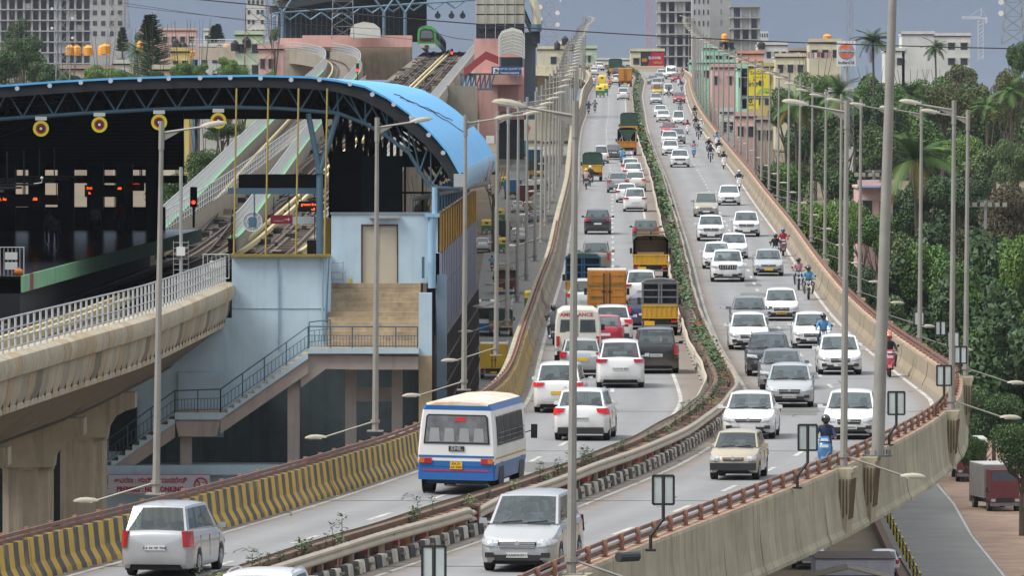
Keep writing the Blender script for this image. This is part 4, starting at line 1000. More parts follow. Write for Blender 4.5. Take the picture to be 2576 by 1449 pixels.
dtruck('tarp', 1548, 192, 'tall green covered lorry on the bend beyond the crest', 2.3, 6.5, 3.1)

# ------------------------------------------------------------------ bus
def bus():
    L, h, H = 6.6, 1.07, 2.62; c, rz = onroad(None, 1146, 1246, False, L)
    t = thing('bus', 'white and blue minibus with large rear window and yellow number plate', 'bus', c, rz)
    t.rotation_euler = (0, R(-1.0), rz)
    b = MB(); rows = []
    def sec(y):
        k = 1.0; e = 0
        if y < -L/2+.25: k = .93
        if y > L/2-.10: k = .975; e = .03
        return [(-h*k, y, .42+e), (-h*1.02*k, y, .85), (-h*1.02*k, y, 1.25), (-h*.97*k, y, 1.95), (-h*.92*k, y, 2.36), (-h*.84*k, y, H-.08), (-h*.6*k, y, H-.01), (0, y, H+.03), (h*.6*k, y, H-.01), (h*.84*k, y, H-.08), (h*.92*k, y, 2.36), (h*.97*k, y, 1.95), (h*1.02*k, y, 1.25), (h*1.02*k, y, .85), (h*k, y, .42+e)]
    ys = [-L/2, -L/2+.12, -L/2+.3]+list(np.linspace(-L/2+.8, L/2-.4, 8))+[L/2-.12, L/2-.03, L/2]
    rows = [sec(y) for y in ys]; rows[-1] = [(x*.97, y, z if z < H-.1 else z-.05) for x, y, z in rows[-1]]
    zs = []
    for a, q in zip(rows, rows[1:]):
        for k in range(14):
            mi = 1 if k in (0, 13) else (2 if k in (4, 9) else (3 if k in (5, 6, 7, 8) else 0))
            b.poly([a[k], a[k+1], q[k+1], q[k]], mi)
    r = rows[-1]
    def cap(rw, y, sg):
        lv = [[rw[0], rw[14]], [rw[1], rw[13]], [rw[2], rw[12]], [rw[3], rw[11]], [rw[4], rw[10]], [rw[5], rw[9]]]
        for i, (p, q) in enumerate(zip(lv, lv[1:])):
            pts = [p[0], p[1], q[1], q[0]]; mi = 1 if i == 0 else (2 if i == 4 else 0); b.poly(pts if sg < 0 else pts[::-1], mi)
        pts = [rw[5], rw[6], rw[7], rw[8], rw[9]]; b.poly(pts, 3)
    cap(rows[-1], L/2, 1); cap(rows[0], -L/2, -1)
    roofm = mat('peeling_white_roof', '#e2ddd2', .5, var=.0, sc=1.6, col2='#c9a98a'); 
    b.obj('body', [bwhite, bluep, bluep, roofm], t, smooth=True)
    y = L/2+.004
    b = MB(); b.extr([(-.93, 1.42), (.93, 1.42), (.86, 2.18), (.80, 2.24), (-.80, 2.24), (-.86, 2.18)], y, y+.015); b.obj('window_seal', trim_m, t)
    b = MB(); b.extr([(-.88, 1.46), (.88, 1.46), (.82, 2.16), (.77, 2.20), (-.77, 2.20), (-.82, 2.16)], y+.015, y+.022); b.obj('rear_window', mat('bus_rear_glass', (.16, .17, .18), .06, var=.3, sc=3, coat=1), t)
    for x in (-.62, -.21, .21, .62):
        b = MB(); b.hexa([(x-.15, y+.022, 1.48), (x+.15, y+.022, 1.48), (x+.15, y+.028, 1.48), (x-.15, y+.028, 1.48), (x-.12, y+.022, 1.86), (x+.12, y+.022, 1.86), (x+.12, y+.028, 1.86), (x-.12, y+.028, 1.86)]); b.obj('seat_back', mat('bus_seat', (.30, .31, .31), .5, var=.1), t)
    b = MB(); b.box(-.25, .05, y+.022, y+.030, 2.05, 2.17); b.obj('sticker', mat('red_sticker', (.55, .03, .05), .6), t)
    # SML badge, stripes
    b = MB(); b.box(-.22, .22, y, y+.02, 1.22, 1.36); bd = b.obj('badge', trim_m, t); text('SML', .15, chrome_m, parent=bd, loc=(0, y+.024, 1.29), rz=math.pi, bold=.006, squash=1.3)
    for z0, z1, m_, w in ((.95, 1.01, bwhite, 1.06), (.66, .70, mat('bus_red', (.5, .02, .05), .4), .92), (1.04, 1.10, bluep, 1.06), (.80, .95, bluep, 1.06)):
        b = MB(); b.box(-w, w, y-.002, y+.008, z0, z1); b.obj('stripe', m_, t)
    for s in (-1, 1):
        b = MB(); b.box(s*.86-.17, s*.86+.17, y, y+.05, .88, 1.02, 0); lo = b.obj('tail_light', tail_m, t)
        b = MB(); xx = s*.96; b.box(xx-.07, xx+.07, y+.048, y+.056, .89, 1.01); b.obj('indicator', amber_m, lo)
        b = MB(); b.tube([(s*h*.97, -L/2+.3, 1.5), (s*(h+.25), -L/2+.25, 1.6)], .015, 5); b.box(s*(h+.25)-.09, s*(h+.25)+.09, -L/2+.22, -L/2+.28, 1.35, 1.75); b.obj('mirror', trim_m, t)
        # side windows with safety bars
        for k in range(4):
            y0 = L/2-.45-k*1.35; b = MB(); y1 = y0-1.22
            b.poly([(s*(h*1.018+.01), y0, 1.36), (s*(h*1.018+.01), y1, 1.36), (s*(h*.945+.01), y1, 2.2), (s*(h*.945+.01), y0, 2.2)]); w = b.obj('side_window', mat('bus_side_glass', (.03, .034, .038), .08, var=.2, coat=1), t)
            b = MB()
            for j in range(7): yy = y0-.1-j*.17; b.bar((s*(h*1.018+.03), yy, 1.38), (s*(h*.945+.03), yy, 2.18), .02)
            for j in range(3): z_ = 1.45+j*.14; b.bar((s*(h*1.01+.035), y0, z_), (s*(h*1.01+.035), y1, z_), .02)
            b.obj('window_bars', cage, w)
        for z0, z1, m_ in ((.90, .96, bwhite), (1.0, 1.05, yel), (.78, .88, bluep)):
            b = MB(); x = s*(h*1.021); b.box(min(x, x+s*.006), max(x, x+s*.006), -L/2+.3, L/2-.1, z0, z1); b.obj('stripe', m_, t)
        for yy in (-L/2+1.1, L/2-1.35):
            b = MB(); b.tube([(s*(h-.28), yy, .40), (s*(h-.01), yy, .40)], .40, 18); w = b.obj('wheel', tyre_m, t); b = MB(); b.disc((s*(h), yy, .4), .22, 12, 'x', 0, .02); b.obj('rim', rim_m, w)
            b = MB(); b.disc((s*(h*1.01), yy, .47), .50, 20, 'x', 0, .03); b.obj('wheel_arch', trim_m, t)
    b = MB(); b.box(-h*.98, h*.98, y-.3, y+.07, .42, .62); b.obj('bumper', bluep, t)
    b = MB(); b.box(-.17, .17, y, y+.03, .72, .93); pl = b.obj('number_plate', plate_y, t); text('KA 51', .095, ink, parent=pl, loc=(0, y+.034, .875), rz=math.pi); text('AA 3369', .085, ink, parent=pl, loc=(0, y+.034, .775), rz=math.pi)
    b = MB(); b.box(-h*.8, h*.8, -L/2+.3, L/2-.2, .3, .5); b.obj('underbody', trim_m, t)
bus()
def minivan(x, y, label, toward, words=None, colr=None, H=2.3, W_=1.9, L=4.9, pos=None, rz=None):
    c, r_ = onroad(None, x, y, toward, L) if pos is None else (pos, rz); t = thing('ambulance' if words else 'minibus', label, 'ambulance' if words else 'minibus', c, r_); h = W_/2
    crm = colr or mat('cream_van_paint', (.62, .60, .52), .4, var=.05, coat=.4); b = MB(); rows = []
    for y_, k, top in ((-L/2, .86, .95), (-L/2+.15, .95, 1.15), (-L/2+.9, 1, 1.3), (-L/2+1.5, 1, H-.12), (-L/2+2.0, 1, H), (0.5, 1, H), (L/2-.15, 1, H), (L/2-.02, .97, H-.08), (L/2, .93, H-.14)):
        w = h*k; z = top; rows.append([(-w, y_, .35), (-w*1.0, y_, .35+(z-.35)*.4), (-w*.97, y_, .35+(z-.35)*.72), (-w*.88, y_, .35+(z-.35)*.93), (-w*.66, y_, z), (0, y_, z+.03), (w*.66, y_, z), (w*.88, y_, .35+(z-.35)*.93), (w*.97, y_, .35+(z-.35)*.72), (w*1.0, y_, .35+(z-.35)*.4), (w, y_, .35)])
    b.grid(rows); b.poly(rows[0]); b.poly(rows[-1][::-1]); b.obj('body', crm, t, smooth=True)
    yb = L/2+.003
    dg = mat('van_glass', (.045, .055, .06), .08, var=.2, coat=1)
    for s in (-1, 1):
        b = MB(); b.extr([(s*.08, 1.28), (s*.74, 1.28), (s*.70, 1.80), (s*.10, 1.80)], yb, yb+.012); b.obj('rear_window', dg, t)
        b = MB(); b.box(s*h*.86-.07, s*h*.86+.07, yb-.02, yb+.03, .72, 1.12); b.obj('tail_light', tail_m, t)
        b = MB(); b.poly([(s*(h*.985), -L/2+1.9, 1.25), (s*(h*.985), L/2-.4, 1.25), (s*(h*.945+.02), L/2-.4, 1.85), (s*(h*.945+.02), -L/2+1.9, 1.85)]); b.obj('window', dg, t)
        for yy in (-L/2+.9, L/2-1.1):
            b = MB(); b.tube([(s*(h-.24), yy, .34), (s*(h+.01), yy, .34)], .34, 16); b.obj('wheel', tyre_m, t)
        b = MB(); b.box(s*(h+.1)-.08, s*(h+.1)+.08, -L/2+1.0, -L/2+1.08, 1.25, 1.5); b.obj('mirror', trim_m, t)
        b = MB(); b.box(s*h*.7-.12, s*h*.7+.12, -L/2-.02, -L/2+.1, .72, .88); b.obj('headlight', head_m, t)
    b = MB(); b.box(-h*.9, h*.9, L/2-.1, L/2+.06, .36, .55); b.box(-h*.85, h*.85, -L/2-.06, -L/2+.1, .36, .55); b.obj('bumper', trim_m, t)
    b = MB(); b.poly([(-h*.82, -L/2+.86, 1.33), (h*.82, -L/2+.86, 1.33), (h*.74, -L/2+1.44, H-.22), (-h*.74, -L/2+1.44, H-.22)]); b.obj('windscreen', dg, t)
    b = MB(); b.box(-h*.5, h*.5, -L/2-.01, -L/2+.02, .62, .8); b.obj('grille', trim_m, t)
    if words:
        b = MB(); b.box(-.012, .012, yb, yb+.01, .6, 2.0); b.obj('door_seam', trim_m, t)
        b = MB(); b.disc((.38, yb+.08, .98), .33, 20, 'y', 0, .14); b.obj('spare_wheel', crm, t)
        text(words, .20, mat('ambulance_red', (.45, .03, .05), .5, var=0), parent=t, loc=(.05, yb-.0, 2.0), rz=math.pi, bold=.006, squash=1.15)
    return t
amb = minivan(1453, 915, 'cream ambulance van with spare wheel on its rear door', False, 'AMBULANCE')
minivan(1688, 199, 'white minibus with high roof coming over the crest', True, colr=PT['white'])
# ------------------------------------------------------------------ auto rickshaws
agreen = mat('rickshaw_green', (.02, .16, .085), .5, var=.1); ayel = mat('rickshaw_yellow', (.72, .50, .05), .55, var=.1)
def rick_proto():
    L = 2.6; h = .64; P = []
    b = MB(); b.hexa([(-.25, -L/2, .35), (.25, -L/2, .35), (h, -L/2+.7, .35), (-h, -L/2+.7, .35), (-.2, -L/2+.12, 1.0), (.2, -L/2+.12, 1.0), (h*.9, -L/2+.7, 1.05), (-h*.9, -L/2+.7, 1.05)]); P.append(('nose', b, [agreen], False))
    b = MB(); b.box(-h, h, -L/2+.7, L/2-.9, .35, .5); b.hexa([(-h, L/2-.95, .35), (h, L/2-.95, .35), (h*.95, L/2, .35), (-h*.95, L/2, .35), (-h, L/2-.95, 1.0), (h, L/2-.95, 1.0), (h*.95, L/2-.05, 1.0), (-h*.95, L/2-.05, 1.0)]); P.append(('body', b, [agreen], False))
    b = MB(); rows = []
    for y, z in ((-L/2+.55, 1.58), (-L/2+.9, 1.70), (0, 1.74), (L/2-.35, 1.70), (L/2-.12, 1.55)): rows.append([(-h, y, z-.22), (-h*.9, y, z-.06), (-h*.4, y, z), (h*.4, y, z), (h*.9, y, z-.06), (h, y, z-.22)])
    b.grid(rows); b.poly([(-h, L/2-.95, 1.0), (-h*.95, L/2-.05, 1.0), (-h, L/2-.12, 1.36), (-h, L/2-.95, 1.5)]); b.poly([(h, L/2-.95, 1.0), (h*.95, L/2-.05, 1.0), (h, L/2-.12, 1.36), (h, L/2-.95, 1.5)])
    b.poly([(-h*.95, L/2-.05, 1.0), (h*.95, L/2-.05, 1.0), (h, L/2-.12, 1.33), (h*.9, L/2-.12, 1.49), (h*.4, L/2-.12, 1.55), (-h*.4, L/2-.12, 1.55), (-h*.9, L/2-.12, 1.49), (-h, L/2-.12, 1.33)]); P.append(('canopy', b, [ayel], True))
    b = MB(); b.box(-.2, .2, L/2-.09, L/2-.06, 1.2, 1.4); P.append(('rear_window', b, [dark_m], False))
    b = MB(); b.poly([(-h*.85, -L/2+.62, 1.05), (h*.85, -L/2+.62, 1.05), (h*.8, -L/2+.6, 1.5), (-h*.8, -L/2+.6, 1.5)]); P.append(('windscreen', b, [GLASS], False))
    for x, y in ((0, -L/2+.2), (-h+.08, L/2-.4), (h-.08, L/2-.4)):
        b = MB(); b.tube([(x-.06, y, .22), (x+.06, y, .22)], .22, 14); P.append(('wheel', b, [tyre_m], True))
    for s in (-1, 1): b = MB(); b.box(s*.5-.06, s*.5+.06, L/2-.04, L/2, .62, .74); P.append(('tail_light', b, [tail_m], False))
    b = MB(); b.box(-.15, .15, L/2-.03, L/2+.01, .45, .56); P.append(('number_plate', b, [plate_y], False))
    b = MB(); b.box(-h*.8, h*.8, -.1, L/2-.3, .5, 1.0); P.append(('seat', b, [int_m], False))
    for s in (-1, 1): b = MB(); b.bar((s*h*.95, -L/2+.68, 1.0), (s*h*.95, -L/2+.68, 1.5), .04); b.bar((s*h, .1, .5), (s*h, .1, 1.5), .04); P.append(('post', b, [trim_m], False))
    return [(n, m.mesh(n, q, sm), q) for n, m, q, sm in P]
_RK = None
def rick(pos, rz, label, group='auto rickshaws', over=None):
    global _RK
    if _RK is None: _RK = rick_proto()
    t = thing('auto_rickshaw', label, 'auto rickshaw', pos, rz, group)
    for n, me, q in _RK:
        o = place(me, n, t)
        if over and n in over: o.material_slots[0].link = 'OBJECT'; o.material_slots[0].material = over[n]
    return t
for x, y, lb in ((1509, 245, 'green auto rickshaw with patterned yellow top, nearest of those near the crest'), (1518, 240, 'yellow-topped auto rickshaw tucked right of the nearest one near the crest'), (1514, 216, 'yellow auto rickshaw farthest up by the left barrier')):
    c, rz = onroad(None, x, y, False, 2.6); rick(c, rz, lb, over={'body': ayel} if 'yellow auto' in lb else None)
# ------------------------------------------------------------------ people and two-wheelers (forward is -y)
def cloth(n, c): return mat('cloth_'+n, c, .85, var=.18, sc=6)
jean = cloth('denim', (.05, .075, .13)); khaki = cloth('khaki', (.25, .20, .13)); blk = cloth('black', (.016, .016, .018)); shoe = mat('shoe_leather', (.03, .022, .018), .6)
helm = mat('black_helmet', (.015, .015, .016), .15, var=0, coat=1)
def person_mesh(pose, key):
    J = pose; names = list(J); vi = {n: i for i, n in enumerate(names)}
    E = [('pelvis', 'waist'), ('waist', 'chest'), ('chest', 'neck'), ('neck', 'head'), ('head', 'crown')]
    for s in 'lr': E += [('chest', 'sh'+s), ('sh'+s, 'el'+s), ('el'+s, 'wr'+s), ('wr'+s, 'ha'+s), ('pelvis', 'hp'+s), ('hp'+s, 'kn'+s), ('kn'+s, 'an'+s), ('an'+s, 'to'+s)]
    me = bpy.data.meshes.new('body'); me.from_pydata([J[n] for n in names], [(vi[a], vi[b]) for a, b in E], [])
    o = bpy.data.objects.new('tmp', me); COL.objects.link(o); o.modifiers.new('s', 'SKIN'); sv = me.skin_vertices[0].data
    rad = {'pelvis': (.155, .12), 'waist': (.15, .11), 'chest': (.17, .12), 'neck': (.06, .06), 'head': (.085, .10), 'crown': (.075, .08), 'sh': (.075, .075), 'el': (.05, .05), 'wr': (.036, .036), 'ha': (.045, .035), 'hp': (.10, .10), 'kn': (.068, .068), 'an': (.048, .048), 'to': (.045, .035)}
    for n in names:
        r = rad.get(n) or rad[n[:2]]; sv[vi[n]].radius = r; sv[vi[n]].use_root = n == 'pelvis'
    u = o.modifiers.new('u', 'SUBSURF'); u.levels = 1
    dg = bpy.context.evaluated_depsgraph_get(); dg.update(); m2 = bpy.data.meshes.new_from_object(o.evaluated_get(dg)); m2.name = key
    bpy.data.objects.remove(o)
    P = {n: Vector(J[n]) for n in names}; reg = {}
    def seg(a, b): return {'head': 0, 'crown': 0, 'neck': 0}.get(b, None) if b in ('head', 'crown') else (0 if b[:2] == 'ha' else 1 if (b in ('waist', 'chest', 'neck') or b[:2] in ('sh', 'el', 'wr')) else 2 if b[:2] in ('hp', 'kn', 'an') else 3)
    S_ = [(P[a], P[b], seg(a, b)) for a, b in E]
    mi = []
    for f in m2.polygons:
        c = f.center; best = (1e9, 0)
        for a, b, g in S_:
            d = b-a; t = max(0, min(1, (c-a).dot(d)/d.length_squared)); q = (c-a-d*t).length
            if q < best[0]: best = (q, g)
        mi.append(best[1])
    m2.materials.clear()
    for q in (skin_m, blk, jean, shoe): m2.materials.append(q)
    m2.polygons.foreach_set('material_index', mi); m2.polygons.foreach_set('use_smooth', [True]*len(mi)); m2.update(); return m2
def mk(hip, waist, chest, neck, head, L):
    J = dict(pelvis=hip, waist=waist, chest=chest, neck=neck, head=head, crown=(head[0], head[1]+.01, head[2]+.12))
    for k, v in L.items(): J[k+'r'] = v; J[k+'l'] = (-v[0], v[1], v[2])
    return J
RIDE = mk((0, .12, .86), (0, .08, 1.05), (0, .02, 1.30), (0, 0, 1.46), (0, -.03, 1.58), dict(sh=(.19, .02, 1.37), el=(.30, -.16, 1.14), wr=(.32, -.38, 1.08), ha=(.31, -.47, 1.07), hp=(.10, .08, .82), kn=(.24, -.30, .80), an=(.20, -.10, .36), to=(.20, -.28, .31)))
PILL = mk((0, .42, .92), (0, .40, 1.1), (0, .36, 1.34), (0, .34, 1.50), (0, .31, 1.62), dict(sh=(.18, .36, 1.40), el=(.27, .22, 1.15), wr=(.16, .08, 1.05), ha=(.10, .03, 1.04), hp=(.11, .38, .88), kn=(.28, .05, .86), an=(.24, .22, .45), to=(.25, .08, .40)))
SCOO = mk((0, .18, .82), (0, .15, 1.0), (0, .10, 1.25), (0, .09, 1.41), (0, .06, 1.53), dict(sh=(.19, .10, 1.32), el=(.29, -.08, 1.08), wr=(.32, -.30, 1.02), ha=(.32, -.38, 1.01), hp=(.10, .14, .77), kn=(.16, -.24, .74), an=(.13, -.16, .36), to=(.13, -.34, .31)))
STND = mk((0, 0, .95), (0, 0, 1.13), (0, 0, 1.36), (0, 0, 1.50), (0, -.02, 1.62), dict(sh=(.19, 0, 1.42), el=(.25, .03, 1.14), wr=(.27, -.05, .9), ha=(.27, -.08, .80), hp=(.10, 0, .90), kn=(.11, -.01, .50), an=(.11, .02, .09), to=(.12, -.14, .04)))
ME_ride, ME_pill, ME_scoo, ME_stnd = (person_mesh(p, k) for p, k in ((RIDE, 'body'), (PILL, 'body'), (SCOO, 'body'), (STND, 'body')))
hm = MB(); hm.ball((0, 0, 0), .145, 12, 8, sc=(.95, 1.1, 1)); ME_helm = hm.mesh('helmet', [helm], True)
hm = MB(); rows = [[(.146*math.cos(a)*.95, -.146*1.12*math.sin(a), z) for a in np.linspace(.5, math.pi-.5, 7)] for z in (-.06, -.01, .035)]; hm.grid(rows); ME_vis = hm.mesh('visor', [GLASS], True)
hm = MB(); hm.ball((0, .01, .03), .115, 10, 6, sc=(.9, 1.05, .95)); ME_hair = hm.mesh('hair', [blk], True)
fm = MB(); fm.ball((0, -.075, .035), .018, 6, 4); [fm.ball((x, -.098, .02), .013, 5, 3) for x in (-.035, .035)]; fm.box(-.03, .03, -.105, -.09, -.045, -.035); ME_face = fm.mesh('face_features', [blk], True)
def person(me, pos, rz, label, shirt, trousers, helmet=None, scale=1, group=None, head=None):
    t = thing('person', label, 'person', pos, rz, group, scale)
    o = place(me, 'body', t)
    for i, m in ((1, shirt), (2, trousers)): o.material_slots[i].link = 'OBJECT'; o.material_slots[i].material = m
    hp = {ME_ride: (0, -.03, 1.62), ME_pill: (0, .31, 1.66), ME_scoo: (0, .06, 1.57), ME_stnd: (0, -.02, 1.66)}[me]
    if helmet:
        h = place(ME_helm, 'helmet', t, hp); h.material_slots[0].link = 'OBJECT'; h.material_slots[0].material = helmet; place(ME_vis, 'visor', h)
    else: place(ME_hair, 'hair', t, hp)
    place(ME_face, 'face', t, (hp[0], hp[1]-.02, hp[2]-.04))
    return t
def wheel_parts(r, w, ys, sp=True):
    out = []
    for y in ys:
        b = MB(); n = 20; rows = []
        for k in range(n+1):
            a = 2*math.pi*k/n; rows.append([(x, y+rr*math.cos(a), r+rr*math.sin(a)) for x, rr in ((-w, r*.80), (-w*.8, r*.96), (0, r), (w*.8, r*.96), (w, r*.80), (-w, r*.80))])
        b.grid(rows); out.append(('wheel', b, [tyre_m], 1))
        b = MB(); b.tube([(-w*.9, y, r), (w*.9, y, r)], .05, 8)
        for k in range(6): a = k*math.pi/3; b.bar((0, y, r), (0, y+r*.82*math.cos(a), r+r*.82*math.sin(a)), .03, .03)
        out.append(('rim', b, [rim_m], 2))
    return out
def bike_parts():
    P = wheel_parts(.31, .05, (-.66, .66))
    b = MB(); b.tube([(0, -.30, .98), (0, -.1, .90), (0, .08, .84)], [.10, .15, .10], 10); P.append(('fuel_tank', b, ['paint'], 0))
    b = MB(); b.hexa([(-.12, .05, .78), (.12, .05, .78), (.09, .72, .84), (-.09, .72, .84), (-.11, .05, .84), (.11, .05, .84), (.08, .72, .90), (-.08, .72, .90)]); P.append(('saddle', b, [trim_m], 0))
    b = MB(); b.box(-.12, .12, -.22, .18, .30, .68); b.tube([(0, -.3, .92), (0, .0, .35), (0, .35, .45), (0, .6, .78)], .03, 6); b.tube([(.08, .66, .31), (.08, .1, .38)], .03, 6); P.append(('engine', b, [trim_m], 0))
    b = MB()
    for x in (-.09, .09): b.tube([(x, -.66, .31), (x, -.42, .98)], .025, 6)
    P.append(('fork', b, [chrome_m], 0))
    b = MB(); b.tube([(-.36, -.34, 1.06), (-.14, -.44, 1.04), (.14, -.44, 1.04), (.36, -.34, 1.06)], .016, 6); P.append(('handlebar', b, [trim_m], 0))
    b = MB(); b.tube([(0, -.58, .90), (0, -.46, .90)], [.085, .07], 12); P.append(('headlight', b, [head_m], 0))
    b = MB(); b.tube([(.16, -.1, .30), (.17, .4, .30), (.17, .78, .40)], [.03, .045, .05], 8); P.append(('exhaust', b, [chrome_m], 0))
    b = MB(); rows = [[(x, -.66+.35*math.cos(a), .31+.35*math.sin(a)) for x in (-.06, .06)] for a in np.linspace(.4, 2.2, 6)]; b.grid(rows); rows = [[(x, .66+.36*math.cos(a), .31+.36*math.sin(a)) for x in (-.08, .08)] for a in np.linspace(0.1, 1.8, 6)]; b.grid(rows); P.append(('mudguard', b, [trim_m], 0))
    for s in (-1, 1): b = MB(); b.tube([(s*.3, -.36, 1.05), (s*.34, -.34, 1.2)], .008, 4); b.disc((s*.35, -.34, 1.22), .055, 8, 'y', 0, .02); P.append(('mirror', b, [trim_m], 0))
    b = MB(); b.box(-.06, .06, .84, .88, .70, .78); P.append(('tail_light', b, [tail_m], 0))
    b = MB(); b.box(-.09, .09, .90, .92, .50, .62); b.box(-.10, .10, -.72, -.70, .62, .70); P.append(('number_plate', b, [plate_w], 0))
    return [(n, m.mesh(n, [int_m if q == 'paint' else q for q in ms], True), ms, l) for n, m, ms, l in P]
def scooter_parts():
    P = wheel_parts(.23, .055, (-.62, .60))
    b = MB(); rows = []
    for z, w, y in ((.34, .14, -.50), (.50, .20, -.56), (.70, .22, -.54), (.88, .17, -.47), (.98, .10, -.42)):
        rows.append([(w*math.sin(a), y+.10*(1-math.cos(a)), z) for a in np.linspace(-1.35, 1.35, 9)])
    b.grid(rows); b.grid([[(p[0]*.9, p[1]+.07, p[2]) for p in r] for r in rows[::-1]]); P.append(('front_apron', b, ['paint'], 0))
    b = MB(); rows = []
    for y, w, z0, z1 in ((.10, .14, .40, .72), (.30, .19, .34, .76), (.60, .19, .40, .78), (.82, .10, .56, .76)): rows.append([(-w*.8, y, z0), (-w, y, (z0+z1)/2), (-w*.75, y, z1), (w*.75, y, z1), (w, y, (z0+z1)/2), (w*.8, y, z0)])
    b.grid(rows); b.poly(rows[0]); b.poly(rows[-1][::-1]); P.append(('body', b, ['paint'], 0))
    b = MB(); b.box(-.15, .15, -.48, .2, .28, .33); P.append(('footboard', b, [trim_m], 0))
    b = MB(); b.hexa([(-.13, .05, .76), (.13, .05, .76), (.11, .80, .78), (-.11, .80, .78), (-.12, .05, .82), (.12, .05, .82), (.09, .78, .85), (-.09, .78, .85)]); P.append(('saddle', b, [trim_m], 0))
    b = MB(); b.tube([(-.34, -.28, 1.04), (-.15, -.36, 1.01), (.15, -.36, 1.01), (.34, -.28, 1.04)], .018, 6); P.append(('handlebar', b, [trim_m], 0))
    b = MB(); b.hexa([(-.17, -.46, .92), (.17, -.46, .92), (.14, -.30, .92), (-.14, -.30, .92), (-.12, -.40, 1.08), (.12, -.40, 1.08), (.10, -.28, 1.08), (-.10, -.28, 1.08)]); P.append(('handlebar_cowl', b, ['paint'], 0))
    b = MB(); b.hexa([(-.12, -.485, .94), (.12, -.485, .94), (.12, -.45, .94), (-.12, -.45, .94), (-.09, -.455, 1.02), (.09, -.455, 1.02), (.09, -.42, 1.02), (-.09, -.42, 1.02)]); P.append(('headlight', b, [head_m], 0))
    b = MB(); rows = [[(x, -.62+.28*math.cos(a), .23+.28*math.sin(a)) for x in (-.08, -.04, .04, .08)] for a in np.linspace(.3, 2.6, 8)]; b.grid(rows); P.append(('mudguard', b, ['paint'], 0))
    b = MB(); b.tube([(0, -.62, .23), (0, -.40, .80)], .035, 6); P.append(('fork', b, [trim_m], 0))
    for s in (-1, 1): b = MB(); b.tube([(s*.28, -.30, 1.04), (s*.33, -.28, 1.2)], .008, 4); b.disc((s*.35, -.28, 1.23), .055, 8, 'y', 0, .02); P.append(('mirror', b, [trim_m], 0))
    b = MB(); b.box(-.10, .10, .80, .85, .62, .72); P.append(('tail_light', b, [tail_m], 0))
    b = MB(); b.box(-.12, .12, .87, .885, .46, .58); b.box(-.13, .13, -.60, -.585, .76, .84); P.append(('number_plate', b, [plate_w], 0))
    for s in (-1, 1): b = MB(); b.bar((s*.05, -.585, .50), (s*.17, -.54, .66), .05, .02); P.append(('trim_stripe', b, [chrome_m], 0))
    return [(n, m.mesh(n, [int_m if q == 'paint' else q for q in ms], True), ms, l) for n, m, ms, l in P]
BK, SC_ = bike_parts(), scooter_parts()
def twowheeler(kind, colr, pos, rz, label):
    t = thing('motorcycle' if kind == 'bike' else 'scooter', label, 'motorcycle' if kind == 'bike' else 'scooter', pos, rz); last = None
    for n, me, ms, l in (BK if kind == 'bike' else SC_):
        o = place(me, n, last if l == 2 else t)
        if l == 1: last = o
        for i, q in enumerate(ms):
            if q == 'paint': o.material_slots[i].link = 'OBJECT'; o.material_slots[i].material = colr
    return t
HC = dict(black=helm, white=mat('white_helmet', (.7, .7, .7), .2, var=0, coat=1), orange=mat('orange_helmet', (.6, .13, .02), .25, var=0, coat=1), blue=mat('blue_helmet', (.05, .16, .3), .2, var=0, coat=1), yellow=mat('yellow_helmet', (.7, .5, .05), .25, var=0, coat=1))
SH = dict(navy=cloth('navy', (.02, .03, .07)), black=blk, blue=cloth('sky_blue', (.10, .28, .50)), white=cloth('white', (.6, .6, .58)), pink=cloth('pink_check', (.45, .25, .28)), red=cloth('red', (.35, .03, .05)), grey=cloth('grey', (.15, .16, .17)), rose=cloth('dusty_rose', (.40, .27, .26)), olive=cloth('olive', (.12, .13, .06)), brown=cloth('brown', (.16, .09, .05)), orange=cloth('orange', (.6, .15, .03)), green=cloth('lime', (.25, .4, .08)))
def rider(kind, colname, x, y, toward, shirt, trs, hc, desc, pill=None, ground=None):
    bc = PT.get(colname, trim_m)
    if ground is None: c, rz = onroad(None, x, y, toward, 1.7)
    else: c, rz = ground
    sc_ = 1.0
    twowheeler(kind, bc, c, rz, f'{desc[0]}')
    if desc[1]: person(ME_ride if kind == 'bike' else ME_scoo, c, rz, desc[1], SH[shirt], {'jean': jean, 'khaki': khaki, 'black': blk}[trs], HC.get(hc))
    if pill: person(ME_pill, c, rz, pill[1], SH[pill[0]], jean, HC.get(pill[2]))
PT['bikered'] = paint('scooter_red', (.42, .015, .06), .25); PT['sblue'] = paint('scooter_blue', (.01, .17, .40), .25); PT['swhite'] = paint('scooter_white', (.68, .68, .68)); PT['smaroon'] = paint('scooter_maroon', (.12, .01, .04))
B, G = 'bike', 'scooter'
rider(G, 'sblue', 2070, 1192, True, 'navy', 'jean', 'black', ('bright blue scooter near the bottom right barrier', 'rider in a navy jacket with orange band on the blue scooter'))
rider(G, 'bikered', 2238, 950, True, 'black', 'black', 'orange', ('red scooter behind the big mast', 'rider with orange helmet and black shirt on the red scooter'), ('white', 'pillion with orange helmet on the red scooter', 'orange'))
rider(B, 'black', 2072, 893, True, 'blue', 'jean', 'black', ('motorcycle mostly hidden behind a white hatchback', 'rider in black helmet and open jacket above the white hatchback roof'))
rider(B, 'black', 2034, 755, True, 'blue', 'khaki', 'black', ('black motorcycle nearest of the pair by the right barrier', 'rider in light blue shirt and dark jacket near the right barrier'), ('green', 'pillion in lime green behind the blue-shirted rider', 'black'))
rider(B, 'black', 2009, 731, True, 'pink', 'jean', 'black', ('black motorcycle farther of the pair by the right barrier', 'rider in checked pink shirt and jeans'))
rider(B, 'black', 1951, 662, True, 'black', 'black', 'black', ('dark motorcycle behind the silver taxi', 'rider all in black with black helmet behind the silver taxi'))
rider(G, 'smaroon', 1970, 645, True, 'red', 'jean', 'blue', ('maroon scooter beside the right barrier', 'rider in red top with blue helmet'))
